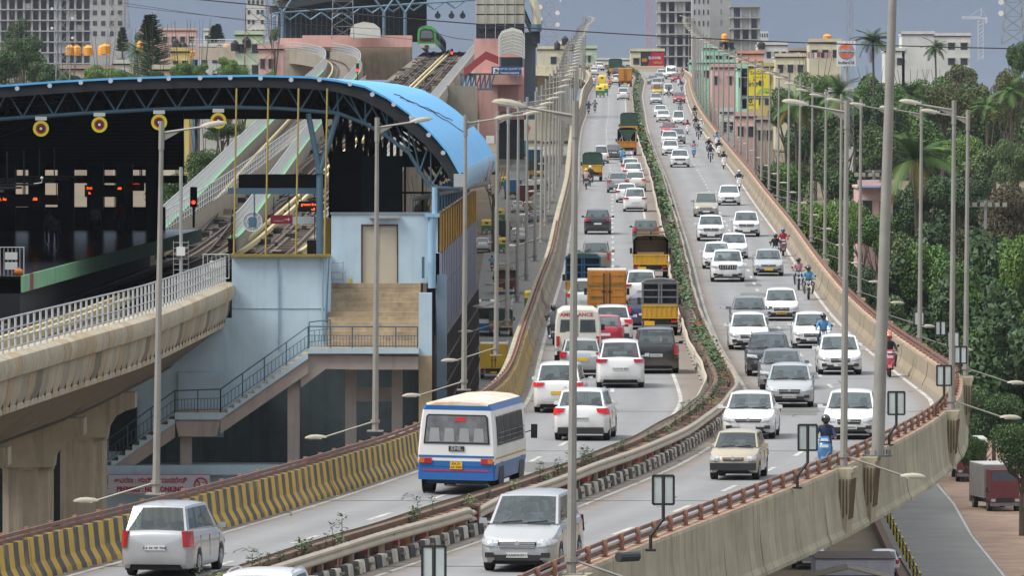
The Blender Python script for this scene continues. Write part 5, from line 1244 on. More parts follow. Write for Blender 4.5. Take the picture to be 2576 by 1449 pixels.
rider(G, 'swhite', 1859, 480, True, 'navy', 'black', 'white', ('white and dark scooter ahead of a white hatchback', 'rider with white helmet and navy shirt'))
rider(G, 'swhite', 1820, 425, True, 'black', 'jean', 'black', ('white-fronted scooter alone by the right barrier', 'rider in black on the scooter by the right barrier'))
rider(B, 'black', 1787, 408, True, 'navy', 'jean', 'black', ('motorcycle leading the cluster of two-wheelers', 'rider in navy leading the cluster of two-wheelers'))
rider(G, 'swhite', 1808, 394, True, 'black', 'khaki', 'black', ('cream white scooter in the cluster', 'rider in black on the cream white scooter'))
rider(B, 'black', 1783, 389, True, 'black', 'black', 'white', ('motorcycle behind the leader of the cluster', 'rider with white helmet in the cluster'))
rider(G, 'swhite', 1803, 372, True, 'blue', 'black', 'black', ('scooter at the back of the cluster', 'rider in bright blue shirt at the back of the cluster'))
rider(G, 'sblue', 1745, 396, True, 'pink', 'jean', 'black', ('blue scooter beside the far white hatchback', 'rider in striped top on the blue scooter'))
rider(B, 'black', 1757, 351, True, 'navy', 'black', 'black', ('motorcycle nearest in the upper trio', 'rider in navy in the upper trio'))
rider(G, 'swhite', 1764, 337, True, 'white', 'black', 'white', ('scooter in the upper trio', 'rider in white in the upper trio'))
rider(B, 'black', 1750, 329, True, 'black', 'black', 'black', ('motorcycle farthest in the upper trio', 'rider in black in the upper trio'))
rider(G, 'swhite', 1729, 338, True, 'red', 'black', 'black', ('beige scooter left of the upper trio', 'rider in red left of the upper trio'))
rider(B, 'black', 1747, 299, True, 'black', 'black', 'black', ('motorcycle by the right barrier above the trio', 'rider in black by the right barrier above the trio'))
rider(B, 'black', 1711, 284, True, 'grey', 'black', 'black', ('motorcycle between the white saloons and the barrier', 'rider in grey above the white van'))
rider(B, 'black', 1682, 246, True, 'olive', 'black', 'black', ('motorcycle in front of the far white van', 'rider in olive ahead of the far white van'))
rider(G, 'sblue', 1714, 230, True, 'navy', 'jean', 'blue', ('blue scooter above the bright red hatchback', 'rider in navy above the bright red hatchback'))
rider(G, 'swhite', 1706, 216, True, 'red', 'black', 'black', ('white scooter above the blue one near the crest', 'rider in red near the crest'))
rider(B, 'black', 1716, 195, True, 'grey', 'black', 'black', ('motorcycle farthest away by the right barrier', 'rider farthest away by the right barrier'))
rider(B, 'black', 1474, 477, False, 'rose', 'jean', 'yellow', ('motorcycle with lit tail lamp by the left barrier', 'rider in dusty pink shirt and yellow helmet seen from behind'))
rider(B, 'black', 1484, 469, False, 'black', 'black', 'white', ('motorcycle right of the one with lit tail lamp', 'rider in black with white helmet seen from behind'))
rider(G, 'grey', 1563, 416, False, 'blue', 'jean', 'black', ('grey scooter behind the dark saloon', 'rider in blue seen from behind near the dark saloon'))
rider(B, 'black', 1571, 436, False, 'blue', 'black', 'black', ('motorcycle ahead of the bunched white cars', 'rider with a blue backpack seen from behind'))
rider(B, 'black', 1392, 869, False, 'grey', 'jean', 'black', ('motorcycle left of the ambulance', 'rider in grey with black backpack left of the ambulance'))
rider(G, 'black', 1480, 286, False, 'navy', 'black', 'black', ('left scooter of the two riding abreast uphill', 'left rider of the two abreast uphill'))
rider(G, 'grey', 1496, 283, False, 'grey', 'black', 'black', ('right scooter of the two riding abreast uphill', 'right rider of the two abreast uphill'))
rider(G, 'black', 1533, 223, False, 'orange', 'black', 'black', ('scooter right of the yellow auto rickshaws', 'rider in bright orange seen from behind'))
rider(G, 'swhite', 1494, 218, False, 'white', 'black', 'black', ('scooter left of the yellow auto rickshaws', 'rider in white seen from behind near the crest'))
rider(G, 'black', 1530, 199, False, 'black', 'black', 'black', ('scooter beyond the orange-shirted rider', 'rider in black beyond the orange-shirted rider'))
# ------------------------------------------------------------------ metro station and viaduct on the left
def PB(b, x0, x1, y0, y1, Y, dep, m=0):
    """box whose near face covers the picture rectangle x0..x1, y0..y1 (top, bottom) at distance Y"""
    k = Y/F; return b.box((x0-PX)*k, (x1-PX)*k, Y, Y+dep, CZ-(y1-PY)*k, CZ-(y0-PY)*k, m)
skyblue = mat('blue_roof_sheet', '#62b3ea', .5, var=.10, sc=.35, streak=.28, stain=(.10, .28, .5))
pblue = mat('pale_blue_wall', '#b7cddb', .8, var=.13, sc=.3, streak=.26, stain=(.18, .33, .43), bump=.1)
steelb = mat('blue_grey_steel', '#557386', .5, .1, var=.1)
railb = mat('dark_blue_railing', '#3f6075', .5, var=.1)
tan_st = mat('tan_stair_concrete', '#a8977e', .9, var=.25, sc=1.2, streak=.35, bump=.3)
stair_g = mat('grey_pink_soffit', '#a89c96', .85, var=.12, sc=.7, streak=.25)
via_m = [mat('viaduct_cream', '#b5aa95', .85, var=.14, sc=.8, streak=.5, bump=.2), mat('viaduct_grey', '#a39b8b', .85, var=.14, sc=.8, streak=.55, bump=.2), mat('viaduct_tan', '#b09d80', .85, var=.14, sc=.8, streak=.6, bump=.2), mat('viaduct_dark', '#7d756a', .85, var=.2, sc=.8, streak=.5)]
rail_w = mat('white_railing', '#b8bbbd', .5, var=.06); creamy = mat('third_rail_cover', '#c3b588', .6, var=.1, sc=2); railsteel = mat('rusty_running_rail', '#4b3a31', .5, .4, var=.2)
ballast = mat('track_plinth', '#71675c', .9, var=.45, sc=.9, bump=.3); yelp = mat('yellow_panel', '#a88232', .6, var=.2, sc=1, streak=.5, stain=(.2, .12, .03)); ypost = mat('ochre_post', '#8d7a30', .6, var=.2)
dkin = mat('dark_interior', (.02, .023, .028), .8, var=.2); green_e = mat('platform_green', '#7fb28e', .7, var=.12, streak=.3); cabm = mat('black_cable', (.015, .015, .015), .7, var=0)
plat_m = mat('granite_platform', (.03, .035, .045), .18, var=.15, sc=2)
Y0 = 345.0
def sh(Y): return .012*(Y-Y0)
st = thing('metro_station', 'blue arched-roof metro station with pale blue walls and outside staircase', 'station')
prof = [(-900, 470), (-600, 330), (-400, 275), (-150, 232), (0, 215), (150, 204), (300, 196), (450, 191.5), (643, 189), (780, 193), (846, 201), (918, 217), (973, 245), (1028, 284), (1083, 332), (1124, 379), (1157, 438)]
PRs = [((x-PX)/58, -(y-PY)/58+CZ) for x, y in prof]
b = MB(); rows = []; rin = []; NR = 26
for i in range(NR+1):
    Y = Y0-.6+i*4.1; rows.append([(x+sh(Y), Y, z+(.02 if i % 2 else 0)) for x, z in PRs]); rin.append([(x+sh(Y)-.0, Y, z-.14) for x, z in PRs])
for i in range(NR):
    q = MB(); q.grid([rows[i], [(x, y-.03, z) for x, y, z in rows[i+1]]]); q.obj('roof_sheet', skyblue, st, smooth=True)
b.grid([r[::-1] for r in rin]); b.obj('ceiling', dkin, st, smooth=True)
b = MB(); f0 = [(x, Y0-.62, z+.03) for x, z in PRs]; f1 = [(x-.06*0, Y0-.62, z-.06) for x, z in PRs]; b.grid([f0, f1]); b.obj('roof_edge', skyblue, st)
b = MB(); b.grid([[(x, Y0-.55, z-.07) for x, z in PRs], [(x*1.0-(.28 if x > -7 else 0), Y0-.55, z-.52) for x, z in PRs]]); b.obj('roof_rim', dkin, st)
for (x, y) in [(-60, 246), (43, 222), (125, 215), (203, 207), (278, 203), (351, 200), (424, 197), (503, 195.5), (579, 195), (655, 196), (732, 200), (803, 200), (880, 210.5), (936, 237), (990, 262), (1034, 294), (1078, 339), (1114, 384)]:
    b = MB(); p = at(x, y, Y0-.7); b.disc(p, .1, 14, 'y', 0, .06); b.obj('rim_disc', mat('rim_disc', '#b9c7d6', .5, var=.05), st)
low = [(-500, 420), (-200, 330), (0, 299), (200, 285), (401, 274), (568, 269), (702, 272), (849, 284), (918, 311), (973, 343), (1028, 385), (1055, 431), (1083, 471)]
for Y in (Y0+.3, 358, 371, 384, 397, 410, 423):
    b = MB(); L_ = [((x-PX)/58+sh(Y), Y, CZ-(y-PY)/58) for x, y in low]; b.tube(L_, .085, 8)
    xs = [p[0] for p in L_]; zs = [p[2] for p in L_]; up_ = [(x+sh(Y), z-.3) for x, z in PRs]
    ux = [p[0] for p in up_]; uz = [p[1] for p in up_]; b.tube([(x, Y, z) for x, z in up_], .07, 6)
    bb = MB(); x = -40.0; j = 0
    while x < -5.2:
        xa, xb = x, x+.66; za = np.interp(xa, xs, zs); zb = np.interp(xb, ux, uz)
        bb.tube([(xa, Y, za), (xb, Y, zb)], .045, 6); bb.tube([(xb, Y, zb), (x+1.34, Y, np.interp(x+1.34, xs, zs))], .045, 6); x += 1.34; j += 1
    for k in range(6):
        pa = L_[7+k if 7+k < len(L_) else -1]; pb = up_[10+k]; bb.tube([pa, (pb[0], Y, pb[1])], .045, 6)
        if k: pb2 = up_[9+k]; bb.tube([pa, (pb2[0], Y, pb2[1])], .04, 6)
    m_ = steelb if Y < 350 else dkin; b.obj('truss_chord', m_, st, smooth=True); bb.obj('truss_web', m_, st, smooth=True)  # rear trusses near-black: the shade of the hall put into their colour
nvc = mat('navy_column', (.02, .045, .08), .6, var=.1)
for k in range(11): b = MB(); PB(b, 836+k*16, 845+k*16, 290, 640, 426-(k % 3)*9, .3); b.obj('column', nvc, st)
for y in (330, 392, 470): b = MB(); PB(b, 830, 1010, y, y+9, 430, .2); b.obj('cross_beam', dkin, st)
b = MB(); gp = [(x+sh(446), z-.1) for x, z in PRs[1:-3]]; b.extr([(gp[0][0], CZ-1.1)]+gp+[(gp[-1][0], CZ-1.1)], 446, 446.3); b.obj('end_gable', dkin, st)
for (x0, y0, x1, y1) in ((990, 232, 1175, 303), (1005, 250, 1140, 262)):
    b = MB(); A_, B_ = ((x0-PX)/55, 365), ((x1-PX)/48, 410); zz = np.interp; n_ = 14; b.tube([(A_[0]+(B_[0]-A_[0])*i/n_, A_[1]+(B_[1]-A_[1])*i/n_, float(zz(A_[0]+(B_[0]-A_[0])*i/n_-sh(A_[1]+(B_[1]-A_[1])*i/n_), [p[0] for p in PRs], [p[1] for p in PRs]))+.05+.03*math.sin(i*2)) for i in range(n_+1)], .022, 4); b.obj('roof_cable', cabm, st)
# v struts and columns
b = MB(); b.tube([at(775, 285, Y0+.3), at(803, 428, Y0+.3)], .12, 8); b.tube([at(850, 285, Y0+.3), at(806, 428, Y0+.3)], .12, 8); b.bar(at(780, 372, Y0+.3), at(830, 372, Y0+.3), .06); b.obj('strut', steelb, st, smooth=True)
for Y in (360, 375, 390, 405, 420, 440):
    b = MB(); k = 58*Y/F
    for dx in (-25, 42): b.tube([(at(805+dx, 285, Y0).x+sh(Y), Y, CZ-.6), (at(805, 428, Y0).x+sh(Y), Y, CZ-3.1)], .11, 6)
    b.tube([(at(805, 428, Y0).x+sh(Y), Y, CZ-3.1), (at(805, 428, Y0).x+sh(Y), Y, CZ-8)], .15, 8); b.obj('strut', dkin, st)  # rear struts darkened in colour like the rear trusses, for the hall's shade
b = MB(); b.tube([at(804, 428, Y0+.3), at(804, 645, Y0+.3)], .155, 10); PB(b, 792, 816, 428, 436, Y0+.1, .4); b.obj('column', steelb, st, smooth=True)
b = MB(); b.tube([at(1086, 540, Y0-.4), at(1086, 725, Y0-.4)], .17, 12); PB(b, 1068, 1105, 537, 546, Y0-.6, .5); b.tube([at(1093, 471, Y0-.3), at(1093, 540, Y0-.3)], .12, 8); b.obj('column', mat('light_blue_column', '#8fb4cf', .6, var=.08), st, smooth=True)
b = MB(); b.tube([at(1083, 471, Y0+.3), at(1157, 475, Y0+.3)], .09, 8); b.obj('eave_tie', steelb, st)
for k in range(16):
    Y = Y0+k*6.4; b = MB(); x = (1157-PX)/58+sh(Y); b.box(x+.14, x+.25, Y, Y+.5, CZ-3.93, CZ-2.98); b.obj('eave_louvre', mat('louvre_blue', '#a4c0d4', .5, var=.08), st)
    if k < 14:
        b = MB(); x = (1093-PX)/58+sh(Y); b.tube([(x, Y, CZ-3.85), (x, Y, CZ-5.0)], .09, 6); b.obj('column', steelb, st)
b = MB(); b.tube([(x_, Y_, CZ-h_) for x_, Y_, h_ in (((1035-PX)/58, Y0+.5, 5.0), ((1035-PX)/58, Y0+.5, 4.35), ((1075-PX)/58, Y0+1, 4.2), ((1160-PX)/58+.9, Y0+58, 4.25), ((1165-PX)/58+1.1, Y0+60, 3.2))], .12, 8); b.obj('drain_pipe', mat('pipe_grey', (.1, .1, .1), .6), st, smooth=True)
# electrical box at the eave
b = MB(); PB(b, 1141, 1168, 437, 470, Y0-.7, .35); b.obj('cabinet', mat('cabinet_grey', '#a9aeb2', .5, var=.05), st)
# upper block with the cream double door
b = MB(); PB(b, 833, 911, 537, 712, Y0, .3); PB(b, 999, 1105, 537, 712, Y0, .3); PB(b, 911, 999, 537, 567, Y0, .3); b.obj('wall', pblue, st)
b = MB(); PB(b, 830, 1108, 534, 539, Y0-.05, .4); b.obj('wall_coping', mat('coping_grey', '#7f8a90', .8, var=.2), st)
for x0, x1 in ((912, 954.5), (955.5, 998)): b = MB(); PB(b, x0, x1, 568, 712, Y0+.08, .08); b.obj('door', mat('cream_door', '#beb5a2', .7, var=.06, sc=.6), st)
b = MB(); PB(b, 908, 1000, 564, 567.5, Y0-.03, .2); PB(b, 908, 911.2, 564, 712, Y0-.02, .2); PB(b, 998.8, 1001, 564, 712, Y0-.02, .2); b.obj('door_frame', mat('frame_brown', '#4a3a30', .7), st)
b = MB(); PB(b, 928, 1005, 541, 549, Y0-.3, .3); b.obj('lamp_tray', galv, st)
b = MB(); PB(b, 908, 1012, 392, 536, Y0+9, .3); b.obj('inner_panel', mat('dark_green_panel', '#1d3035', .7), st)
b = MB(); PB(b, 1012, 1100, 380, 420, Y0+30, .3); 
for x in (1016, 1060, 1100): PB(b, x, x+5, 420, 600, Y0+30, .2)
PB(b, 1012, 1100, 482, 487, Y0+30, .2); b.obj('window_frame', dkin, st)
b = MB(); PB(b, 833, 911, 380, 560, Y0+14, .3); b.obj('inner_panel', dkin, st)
b = MB(); PB(b, 813, 835, 548, 640, Y0+.6, .15)
for k in range(4): PB(b, 814+k*5, 816+k*5, 549, 639, Y0+.55, .05)
b.obj('yellow_panel', yelp, st)
# right side: yellow ribbed band, lilac panels, lattice openings
xr = (1107-PX)/58
for k in range(32):
    Y = Y0+k*2.9; b = MB(); b.box(xr+sh(Y)-.10, xr+sh(Y+2)+(.05 if k % 2 else 0), Y, Y+2.8, CZ-6.64, CZ-5.02); b.obj('yellow_panel', yelp, st)
lil = mat('lilac_grey_panel', '#8f909c', .6, var=.1, sc=.5, streak=.3)
for k in range(24):
    Y = Y0+k*4
    for z0, z1 in ((6.68, 8.2), (8.24, 10.2)):
        b = MB(); b.box(xr+sh(Y)-.2, xr+sh(Y)+.04, Y, Y+3.95, CZ-z1, CZ-z0); b.obj('side_panel', lil, st)
b = MB()
for k in range(40):
    Y = Y0+4+k*2.3; b.tube([(xr+sh(Y), Y, CZ-10.2), (xr+sh(Y), Y, CZ-21)], .12, 5)
    for j in range(9): b.bar((xr+sh(Y)+.1, Y, CZ-10.4-j*1.1), (xr+sh(Y+2)+.1, Y+2.2, CZ-11.4-j*1.1), .1)
b.obj('lattice_screen', mat('lattice_grey', '#8b898e', .6, var=.2), st, kind='stuff')
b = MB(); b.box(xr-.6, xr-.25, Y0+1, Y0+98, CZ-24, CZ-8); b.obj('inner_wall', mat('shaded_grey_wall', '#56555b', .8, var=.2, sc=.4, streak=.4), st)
for z0, z1 in ((7.6, 12.5), (12.6, 18.5), (18.6, 24)):
    b = MB(); b.box(xr-.15, xr+.28, Y0-.4, Y0+.4, CZ-z1, CZ-z0); b.obj('side_panel', mat('blue_grey_cladding', '#6f8496', .6, var=.1), st)
# big pale blue stair wall
b = MB(); PB(b, 583, 822, 645, 800, 342.6, .4); b.extr([((x-PX)*342.6/F, CZ-(y-PY)*342.6/F) for x, y in ((250, 800), (822, 800), (822, 872), (775, 885), (555, 1046), (440, 1046), (262, 1176), (250, 1176))][::-1], 342.6, 343); PB(b, 814, 831, 645, 812, 342.9, 3); b.obj('wall', pblue, st)
b = MB(); PB(b, 580, 832, 640, 646, 342.3, .7); b.obj('wall_coping', ypost, st)
for x in (594, 674, 750, 822): b = MB(); b.tube([at(x-6, 640, 342.6), at(x+1, 222, 344.3)], .045, 6); b.obj('yellow_post', ypost, st)
# recess under the stairs (its shade is put into the wall colour) and frame
b = MB(); PB(b, 250, 1110, 890, 1500, 347.5, .3); PB(b, -250, 250, 870, 1500, 352, .3); b.obj('back_wall_and_shade_backing', mat('shadowed_back_wall', '#56646b', .9, var=.25, sc=.5, streak=.4), st)  # second box: dark backing added for the gloom behind the viaduct piers
for x0, x1, y0, y1, Y, m_ in ((723, 753, 925, 960, 339.3, pblue), (723, 753, 960, 1450, 339.3, stair_g), (1053, 1086, 737, 895, 339.6, pblue), (1053, 1086, 895, 1450, 339.6, via_m[2]), (868, 896, 925, 1450, 341, stair_g), (985, 1012, 925, 1450, 341, stair_g), (453, 482, 1090, 1450, 339.5, stair_g)):
    b = MB(); PB(b, x0, x1, y0, y1, Y, .55); b.obj('column', m_, st)
b = MB(); b.extr([((x-PX)*339/F, CZ-(y-PY)*339/F) for x, y in ((755, 905), (790, 890), (1052, 898), (1052, 930), (882, 930), (820, 928), (757, 975))], 339.0, 339.5); PB(b, 896, 985, 975, 1010, 342, .4); b.obj('beam', stair_g, st)
# stair flight facing us: tan steps
for k in range(13):
    b = MB(); Yk = 345-k*.31; z = CZ-7.97-.2*k; b.box((828-PX)/58, (1056-PX)/58.5, Yk-.31, Yk, z-.2, z-.012*(k % 2)); b.obj('step', tan_st, st)
b = MB(); b.box((828-PX)/58, (1056-PX)/58, 344.9, 345.6, CZ-8.3, CZ-7.98); b.box((828-PX)/58, (1056-PX)/58.5, 341, 345.5, CZ-11, CZ-10.4); b.obj('upper_landing', tan_st, st)
s1 = 59.0; Yl = F/s1; zl = CZ-10.62
b = MB(); b.box((775-PX)/s1, (1053-PX)/s1, Yl-.2, 341.2, zl-.22, zl); b.obj('landing', pblue, st); b = MB(); b.box((778-PX)/s1, (1053-PX)/s1, Yl-.15, 341.2, zl, zl+.02); b.obj('landing_floor', tan_st, st)
def flight(xa, ya, xb, yb, n, nm='stringer'):
    """side-on flight from upper (xa,ya) to lower (xb,yb) in the picture, going left"""
    A = at(xa, ya, Yl); B_ = at(xb, yb, Yl); dx = (B_.x-A.x)/n; dz = (B_.z-A.z)/n
    pts = []
    for k in range(n): pts += [(A.x+dx*k, A.z+dz*(k+1)*1.0), (A.x+dx*(k+1), A.z+dz*(k+1))]
    up_ = [(A.x, A.z)]+pts; lo = [(B_.x, B_.z-.28), (A.x, A.z-.38)]
    b = MB(); b.extr((up_+lo)[::-1], Yl-.2, Yl-.05); b.obj(nm, pblue, st)
    b = MB(); b.extr([(A.x, A.z-.36), (A.x, A.z-1.0), (B_.x, B_.z-.9), (B_.x, B_.z-.26)], Yl-.1, Yl+.25); b.obj('beam', stair_g, st)
    for k in range(n):
        b = MB(); x1 = A.x+dx*k; x0 = x1+dx; z = A.z+dz*(k+1); b.box(min(x0, x1), max(x0, x1), Yl-.05, 342.0, z-.15, z+.015); b.obj('step', tan_st, st)
    return A, B_
def railing(A, B_, posts, bal=5, h=1.0, m=railb):
    """A, B feet; top rail, mid rails, posts, balusters"""
    A, B_ = Vector(A), Vector(B_); up_ = Vector((0, 0, h)); b = MB(); b.tube([A+up_, B_+up_], .032, 6); b.tube([A+up_*.62, B_+up_*.62], .015, 5); b.tube([A+up_*.14, B_+up_*.14], .015, 5); b.obj('handrail', m, st)
    for i in range(posts+1):
        p = A.lerp(B_, i/posts); b = MB(); b.tube([p, p+up_], .028, 5); b.obj('railing_post', m, st)
        if i < posts:
            b = MB()
            for j in range(1, bal): q = A.lerp(B_, (i+j/bal)/posts); b.tube([q+up_*.14, q+up_*.62], .012, 4)
            b.obj('baluster_panel', m, st)
A1, B1 = flight(775, 880, 555, 1038, 13); A2, B2 = flight(440, 1042, 262, 1172, 10)
b = MB(); b.box(A2.x, B1.x, Yl-.2, Yl-.05, B1.z-.3, B1.z); b.obj('landing', pblue, st); b = MB(); b.box(A2.x, B1.x, Yl-.05, 342.3, B1.z-.28, B1.z+.02); b.obj('landing_floor', tan_st, st); b = MB(); b.box(A2.x, B1.x, 342.4, 342.58, B1.z-1.2, B1.z+1.6); b.obj('wall_panel', pblue, st)
b = MB(); b.extr([((x-PX)*Yl/F, CZ-(y-PY)*Yl/F) for x, y in ((440, 1058), (555, 1058), (545, 1098), (450, 1098))][::-1], Yl-.1, Yl+.2); b.obj('beam', stair_g, st)
o_ = Vector((0, -.12, 0)); railing(A1+o_, B1+o_, 4, 6); railing(B1+o_, A2+o_, 2, 7, 1.0); railing(A2+o_, B2+o_, 3, 6); railing(at(777, 880, Yl)+o_, at(1050, 881, Yl)+o_, 5, 7)
o2 = Vector((0, 1.6, 0)); railing(at(775, 872, Yl)+o2, at(828, 866, Yl)+o2, 1, 4); railing(at(1062, 700, 344.5), at(1066, 700, 341), 2, 4, .9)
b = MB(); b.tube([at(826, 650, 342.2), at(819, 810, 341)], .05, 5); b.obj('handrail', railb, st)
b = MB(); PB(b, 250, 1040, 1172, 1195, 338.6, 3); PB(b, 250, 1040, 1195, 1500, 339.0, .3); b.obj('plinth', pblue, st)
# window with arch left of the stairs
b = MB(); p = at(300, 1060, 342.4); b.box(p.x-.45, p.x+.75, 342.45, 342.6, p.z-1.3, p.z+.9); b.obj('window', dkin, st)
# trolley ladder and tin on the landing
tr = thing('trolley', 'steel ladder trolley parked left of the cream double door', 'trolley', at(848, 710, 344.5))
b = MB()
for x in (-.25, .25): b.tube([(x, 0, 0), (x, 0, .9)], .025, 6); b.tube([(x+.1, -.3, 0), (x+.1, -.3, .5)], .02, 6)
for z in (.12, .45, .85): b.tube([(-.25, 0, z), (.3, 0, z)], .02, 6)
b.box(-.25, .35, -.3, 0, .40, .43); b.obj('frame', galv, tr)
b = MB(); b.cyl((0, 0, 0), .08, .18, 10); b.tube([(-.08, 0, .18), (0, 0, .3), (.08, 0, .18)], .008, 4); tag(b.obj('bucket', mat('yellow_bucket', (.5, .4, .03), .5), loc=at(882, 712, 344.2)), 'small yellow tin standing on the landing beside the trolley', 'bucket')
# premises sign
sg = thing('sign_board', 'white sign with red lettering asking for no honking, under the staircase', 'sign', at(400, 1245, 338))
b = MB(); k = 338/F; b.box(-128*k, 128*k, -.03, .03, 0, 52*k); b.obj('board', mat('sign_white', (.55, .54, .60), .6, var=.04), sg)
redp = mat('sign_red', (.42, .01, .05), .6, var=0); b = MB()
for x0, x1, z0, z1 in ((-127, 127, 50, 51.3), (-127, 127, 1, 2.3)): b.box(x0*k, x1*k, -.04, -.03, z0*k, z1*k)
b.obj('border', redp, sg)
text('ಆವರಣ ; ಹಾರ್ನ್ ಮಾಡಬೇಡಿ', .30, redp, parent=sg, loc=(-.35, -.045, .60), bold=.004, squash=.85); text('PREMISES : NO HONKING', .31, redp, parent=sg, loc=(-.38, -.045, .22), bold=.010, squash=.80)
b = MB(); b.tube([(1.78+.27*math.cos(a), -.05, .44+.27*math.sin(a)) for a in np.linspace(0, 2*math.pi, 20)], .03, 5); b.bar((1.6, -.05, .63), (1.97, -.05, .25), .05); b.obj('prohibition_ring', redp, sg); b = MB(); b.extr([(1.62, .42), (1.72, .42), (1.92, .55), (1.92, .30), (1.72, .40)], -.05, -.04); b.obj('horn_symbol', black_paint, sg)

# ---- viaduct at the left
via = thing('metro_viaduct', 'weathered curved concrete metro viaduct with white railing', 'viaduct')
fE = pchip([150, 200, 244, 269, 291, 320, 342, 446, 600, 852, 1212, 1330], [-22, -17.6, -15.7, -14.4, -13.3, -12.6, -12.2, -11.0, -9.8, -8.1, -5.7, -5.2])
fV = pchip([150, 446, 520, 700, 1235, 1330], [7.9, 7.9, 6.9, 3.3, -7.6, -9.2])       # parapet top depth below camera
def VE(Y, off=0, dz=0):
    d = (fE(Y+1)-fE(Y-1))/2; n = Vector((1, -d, 0)).normalized(); return Vector((fE(Y), Y, CZ-fV(Y)))+n*off+Vector((0, 0, dz))
vp = [(-.55, 0), (.02, 0), (.22, -.10), (.28, -.38), (.20, -.70), (.02, -.78), (-.05, -1.3), (-.20, -1.70), (-.16, -1.72), (-.16, -1.88)]
Y = 200.0; i = 0
while Y < 344:
    b = MB(); L_ = 1.93; r0 = [VE(Y, o, z) for o, z in vp]; r1 = [VE(Y+L_, o, z) for o, z in vp]; b.grid([r0[:6], r1[:6]], 0); b.grid([r0[5:8], r1[5:8]], 1); b.grid([r0[7:], r1[7:]], 0); b.poly(r0[::-1]); b.poly(r1)
    m1 = via_m[rnd.choice([0, 1, 2, 0, 1])] if i % 9 else via_m[3]; b.obj('fascia_panel', [via_m[rnd.choice([0, 0, 2])], m1], via, smooth=True)
    b = MB(); b.grid([[VE(Y, -.3, -1.92), VE(Y, -2.4, -3.5), VE(Y, -3, -3.6)], [VE(Y+1.97, -.3, -1.92), VE(Y+1.97, -2.4, -3.5), VE(Y+1.97, -3, -3.6)]]); b.obj('web_panel', via_m[3], via); Y += 2.0; i += 1
# railing: posts as one part each, three rails
b = MB(); b.tube([(0, 0, 0), (0, 0, 1.1)], .042, 5); b.box(-.06, .06, -.06, .06, 0, .02); pm = b.mesh('railing_post', [rail_w])
def vrail(fn, ya, yb, step, seg, parent, maxp=1e9, h=1.1, m=rail_w):
    Y = ya
    while Y < yb:
        ye = min(Y+seg, yb)
        for z, r in ((h, .035), (h*.68, .024), (h*.4, .024), (h*.14, .024)): 
            b = MB(); b.tube([fn(Y+(ye-Y)*i/4)+Vector((0, 0, z)) for i in range(5)], r, 5); b.obj('rail', m, parent)
        Y = ye
    Y = ya; k = 0; rest = MB()
    while Y < yb:
        p = fn(Y)
        if k < maxp: place(pm, 'railing_post', parent, p)
        else: rest.bar(p, p+Vector((0, 0, h)), .05)
        Y += step; k += 1
    if rest.v: rest.obj('railing_posts', m, parent, kind='stuff')
vrail(lambda Y: VE(Y, -.15, 0), 225, 343, 1.75, 12, via, 200)
# deck, plinths, rails; the viaduct climbs beyond the station
def sweep(nm, mt, prof_, ya, yb, step, parent, fn=VE, kind=None, smooth=False):
    b = MB(); n = int((yb-ya)/step); rows = [[fn(ya+(yb-ya)*i/n, o, z) for o, z in prof_] for i in range(n+1)]; b.grid([r[::-1] for r in rows]); b.poly(rows[0]); b.obj(nm, mt, parent, kind=kind, smooth=smooth)
sweep('deck', ballast, [(-.5, -1.25), (-9.6, -1.25)], 200, 1330, 6, via)
for c in (-2.7, -7.0):
    for g in (-.72, .72):
        sweep('plinth', ballast, [(c+g-.28, -1.25), (c+g-.28, -1.08), (c+g+.28, -1.08), (c+g+.28, -1.25)], 210, 1320, 6, via)
        sweep('running_rail', railsteel, [(c+g-.05, -1.08), (c+g-.05, -.92), (c+g+.05, -.92), (c+g+.05, -1.08)], 210, 1320, 6, via)
for c in (-1.15, -4.6, -5.2): sweep('third_rail_cover', creamy, [(c-.1, -.98), (c-.1, -.72), (c+.1, -.72), (c+.1, -.98)], 210, 1320, 6, via)
b = MB(); Y = 215
while Y < 420:
    for c in (-2.7, -7.0): p = VE(Y, c, -1.2); b.box(p.x-1.2, p.x+1.2, Y, Y+.25, p.z, p.z+.08)
    Y += 1.2
while Y < 1200:
    for c in (-2.7, -7.0): p = VE(Y, c, -1.2); b.box(p.x-1.3, p.x+1.3, Y, Y+.8, p.z, p.z+.08)
    Y += 3
b.obj('sleeper', mat('sleeper_brown', '#5c5048', .9, var=.3), via, kind='stuff')
b = MB()                                            # crossover
for Ya, Yb, ca, cb in ((520, 640, -2.7, -7.0), (520, 640, -7.0, -2.7), (900, 1010, -2.7, -7.0), (900, 1010, -7.0, -2.7)):
    for g in (-.72, .72): b.tube([VE(Ya+(Yb-Ya)*i/6, ca+(cb-ca)*(i/6)**1+g, -.95) for i in range(7)], .06, 4)
b.obj('crossover', railsteel, via)
b = MB(); q = random.Random(4)
for _ in range(900):
    Y = q.uniform(450, 1220); p = VE(Y, -q.uniform(.7, 9.2), -1.2); w_ = q.uniform(.1, .5); b.box(p.x-w_, p.x+w_, Y, Y+q.uniform(.3, 2.2), p.z, p.z+q.uniform(.05, .35), q.choice([0, 0, 1]))
b.obj('track_equipment', [mat('equipment_dark', (.03, .028, .026), .8), mat('equipment_pale', '#8d8372', .8)], via, kind='stuff')
sweep('parapet_wall', via_m[1], [(-.5, -1.25), (-.5, 0), (0, 0), (.1, -.9), (-.2, -2.6), (-2.4, -4.2)], 446, 1330, 8, via)
sweep('parapet_wall', via_m[1], [(-9.4, 0), (-9.4, -1.25), (-9.9, -1.9), (-9.6, 0)][::1], 446, 960, 8, via)
def VR(off):
    return lambda Y: VE(Y, off, 0)
vrail(VR(-.1), 447, 1300, 3.2, 60, via, 0, 1.3); vrail(VR(-9.5), 447, 930, 3.2, 60, via, 0, 1.3)
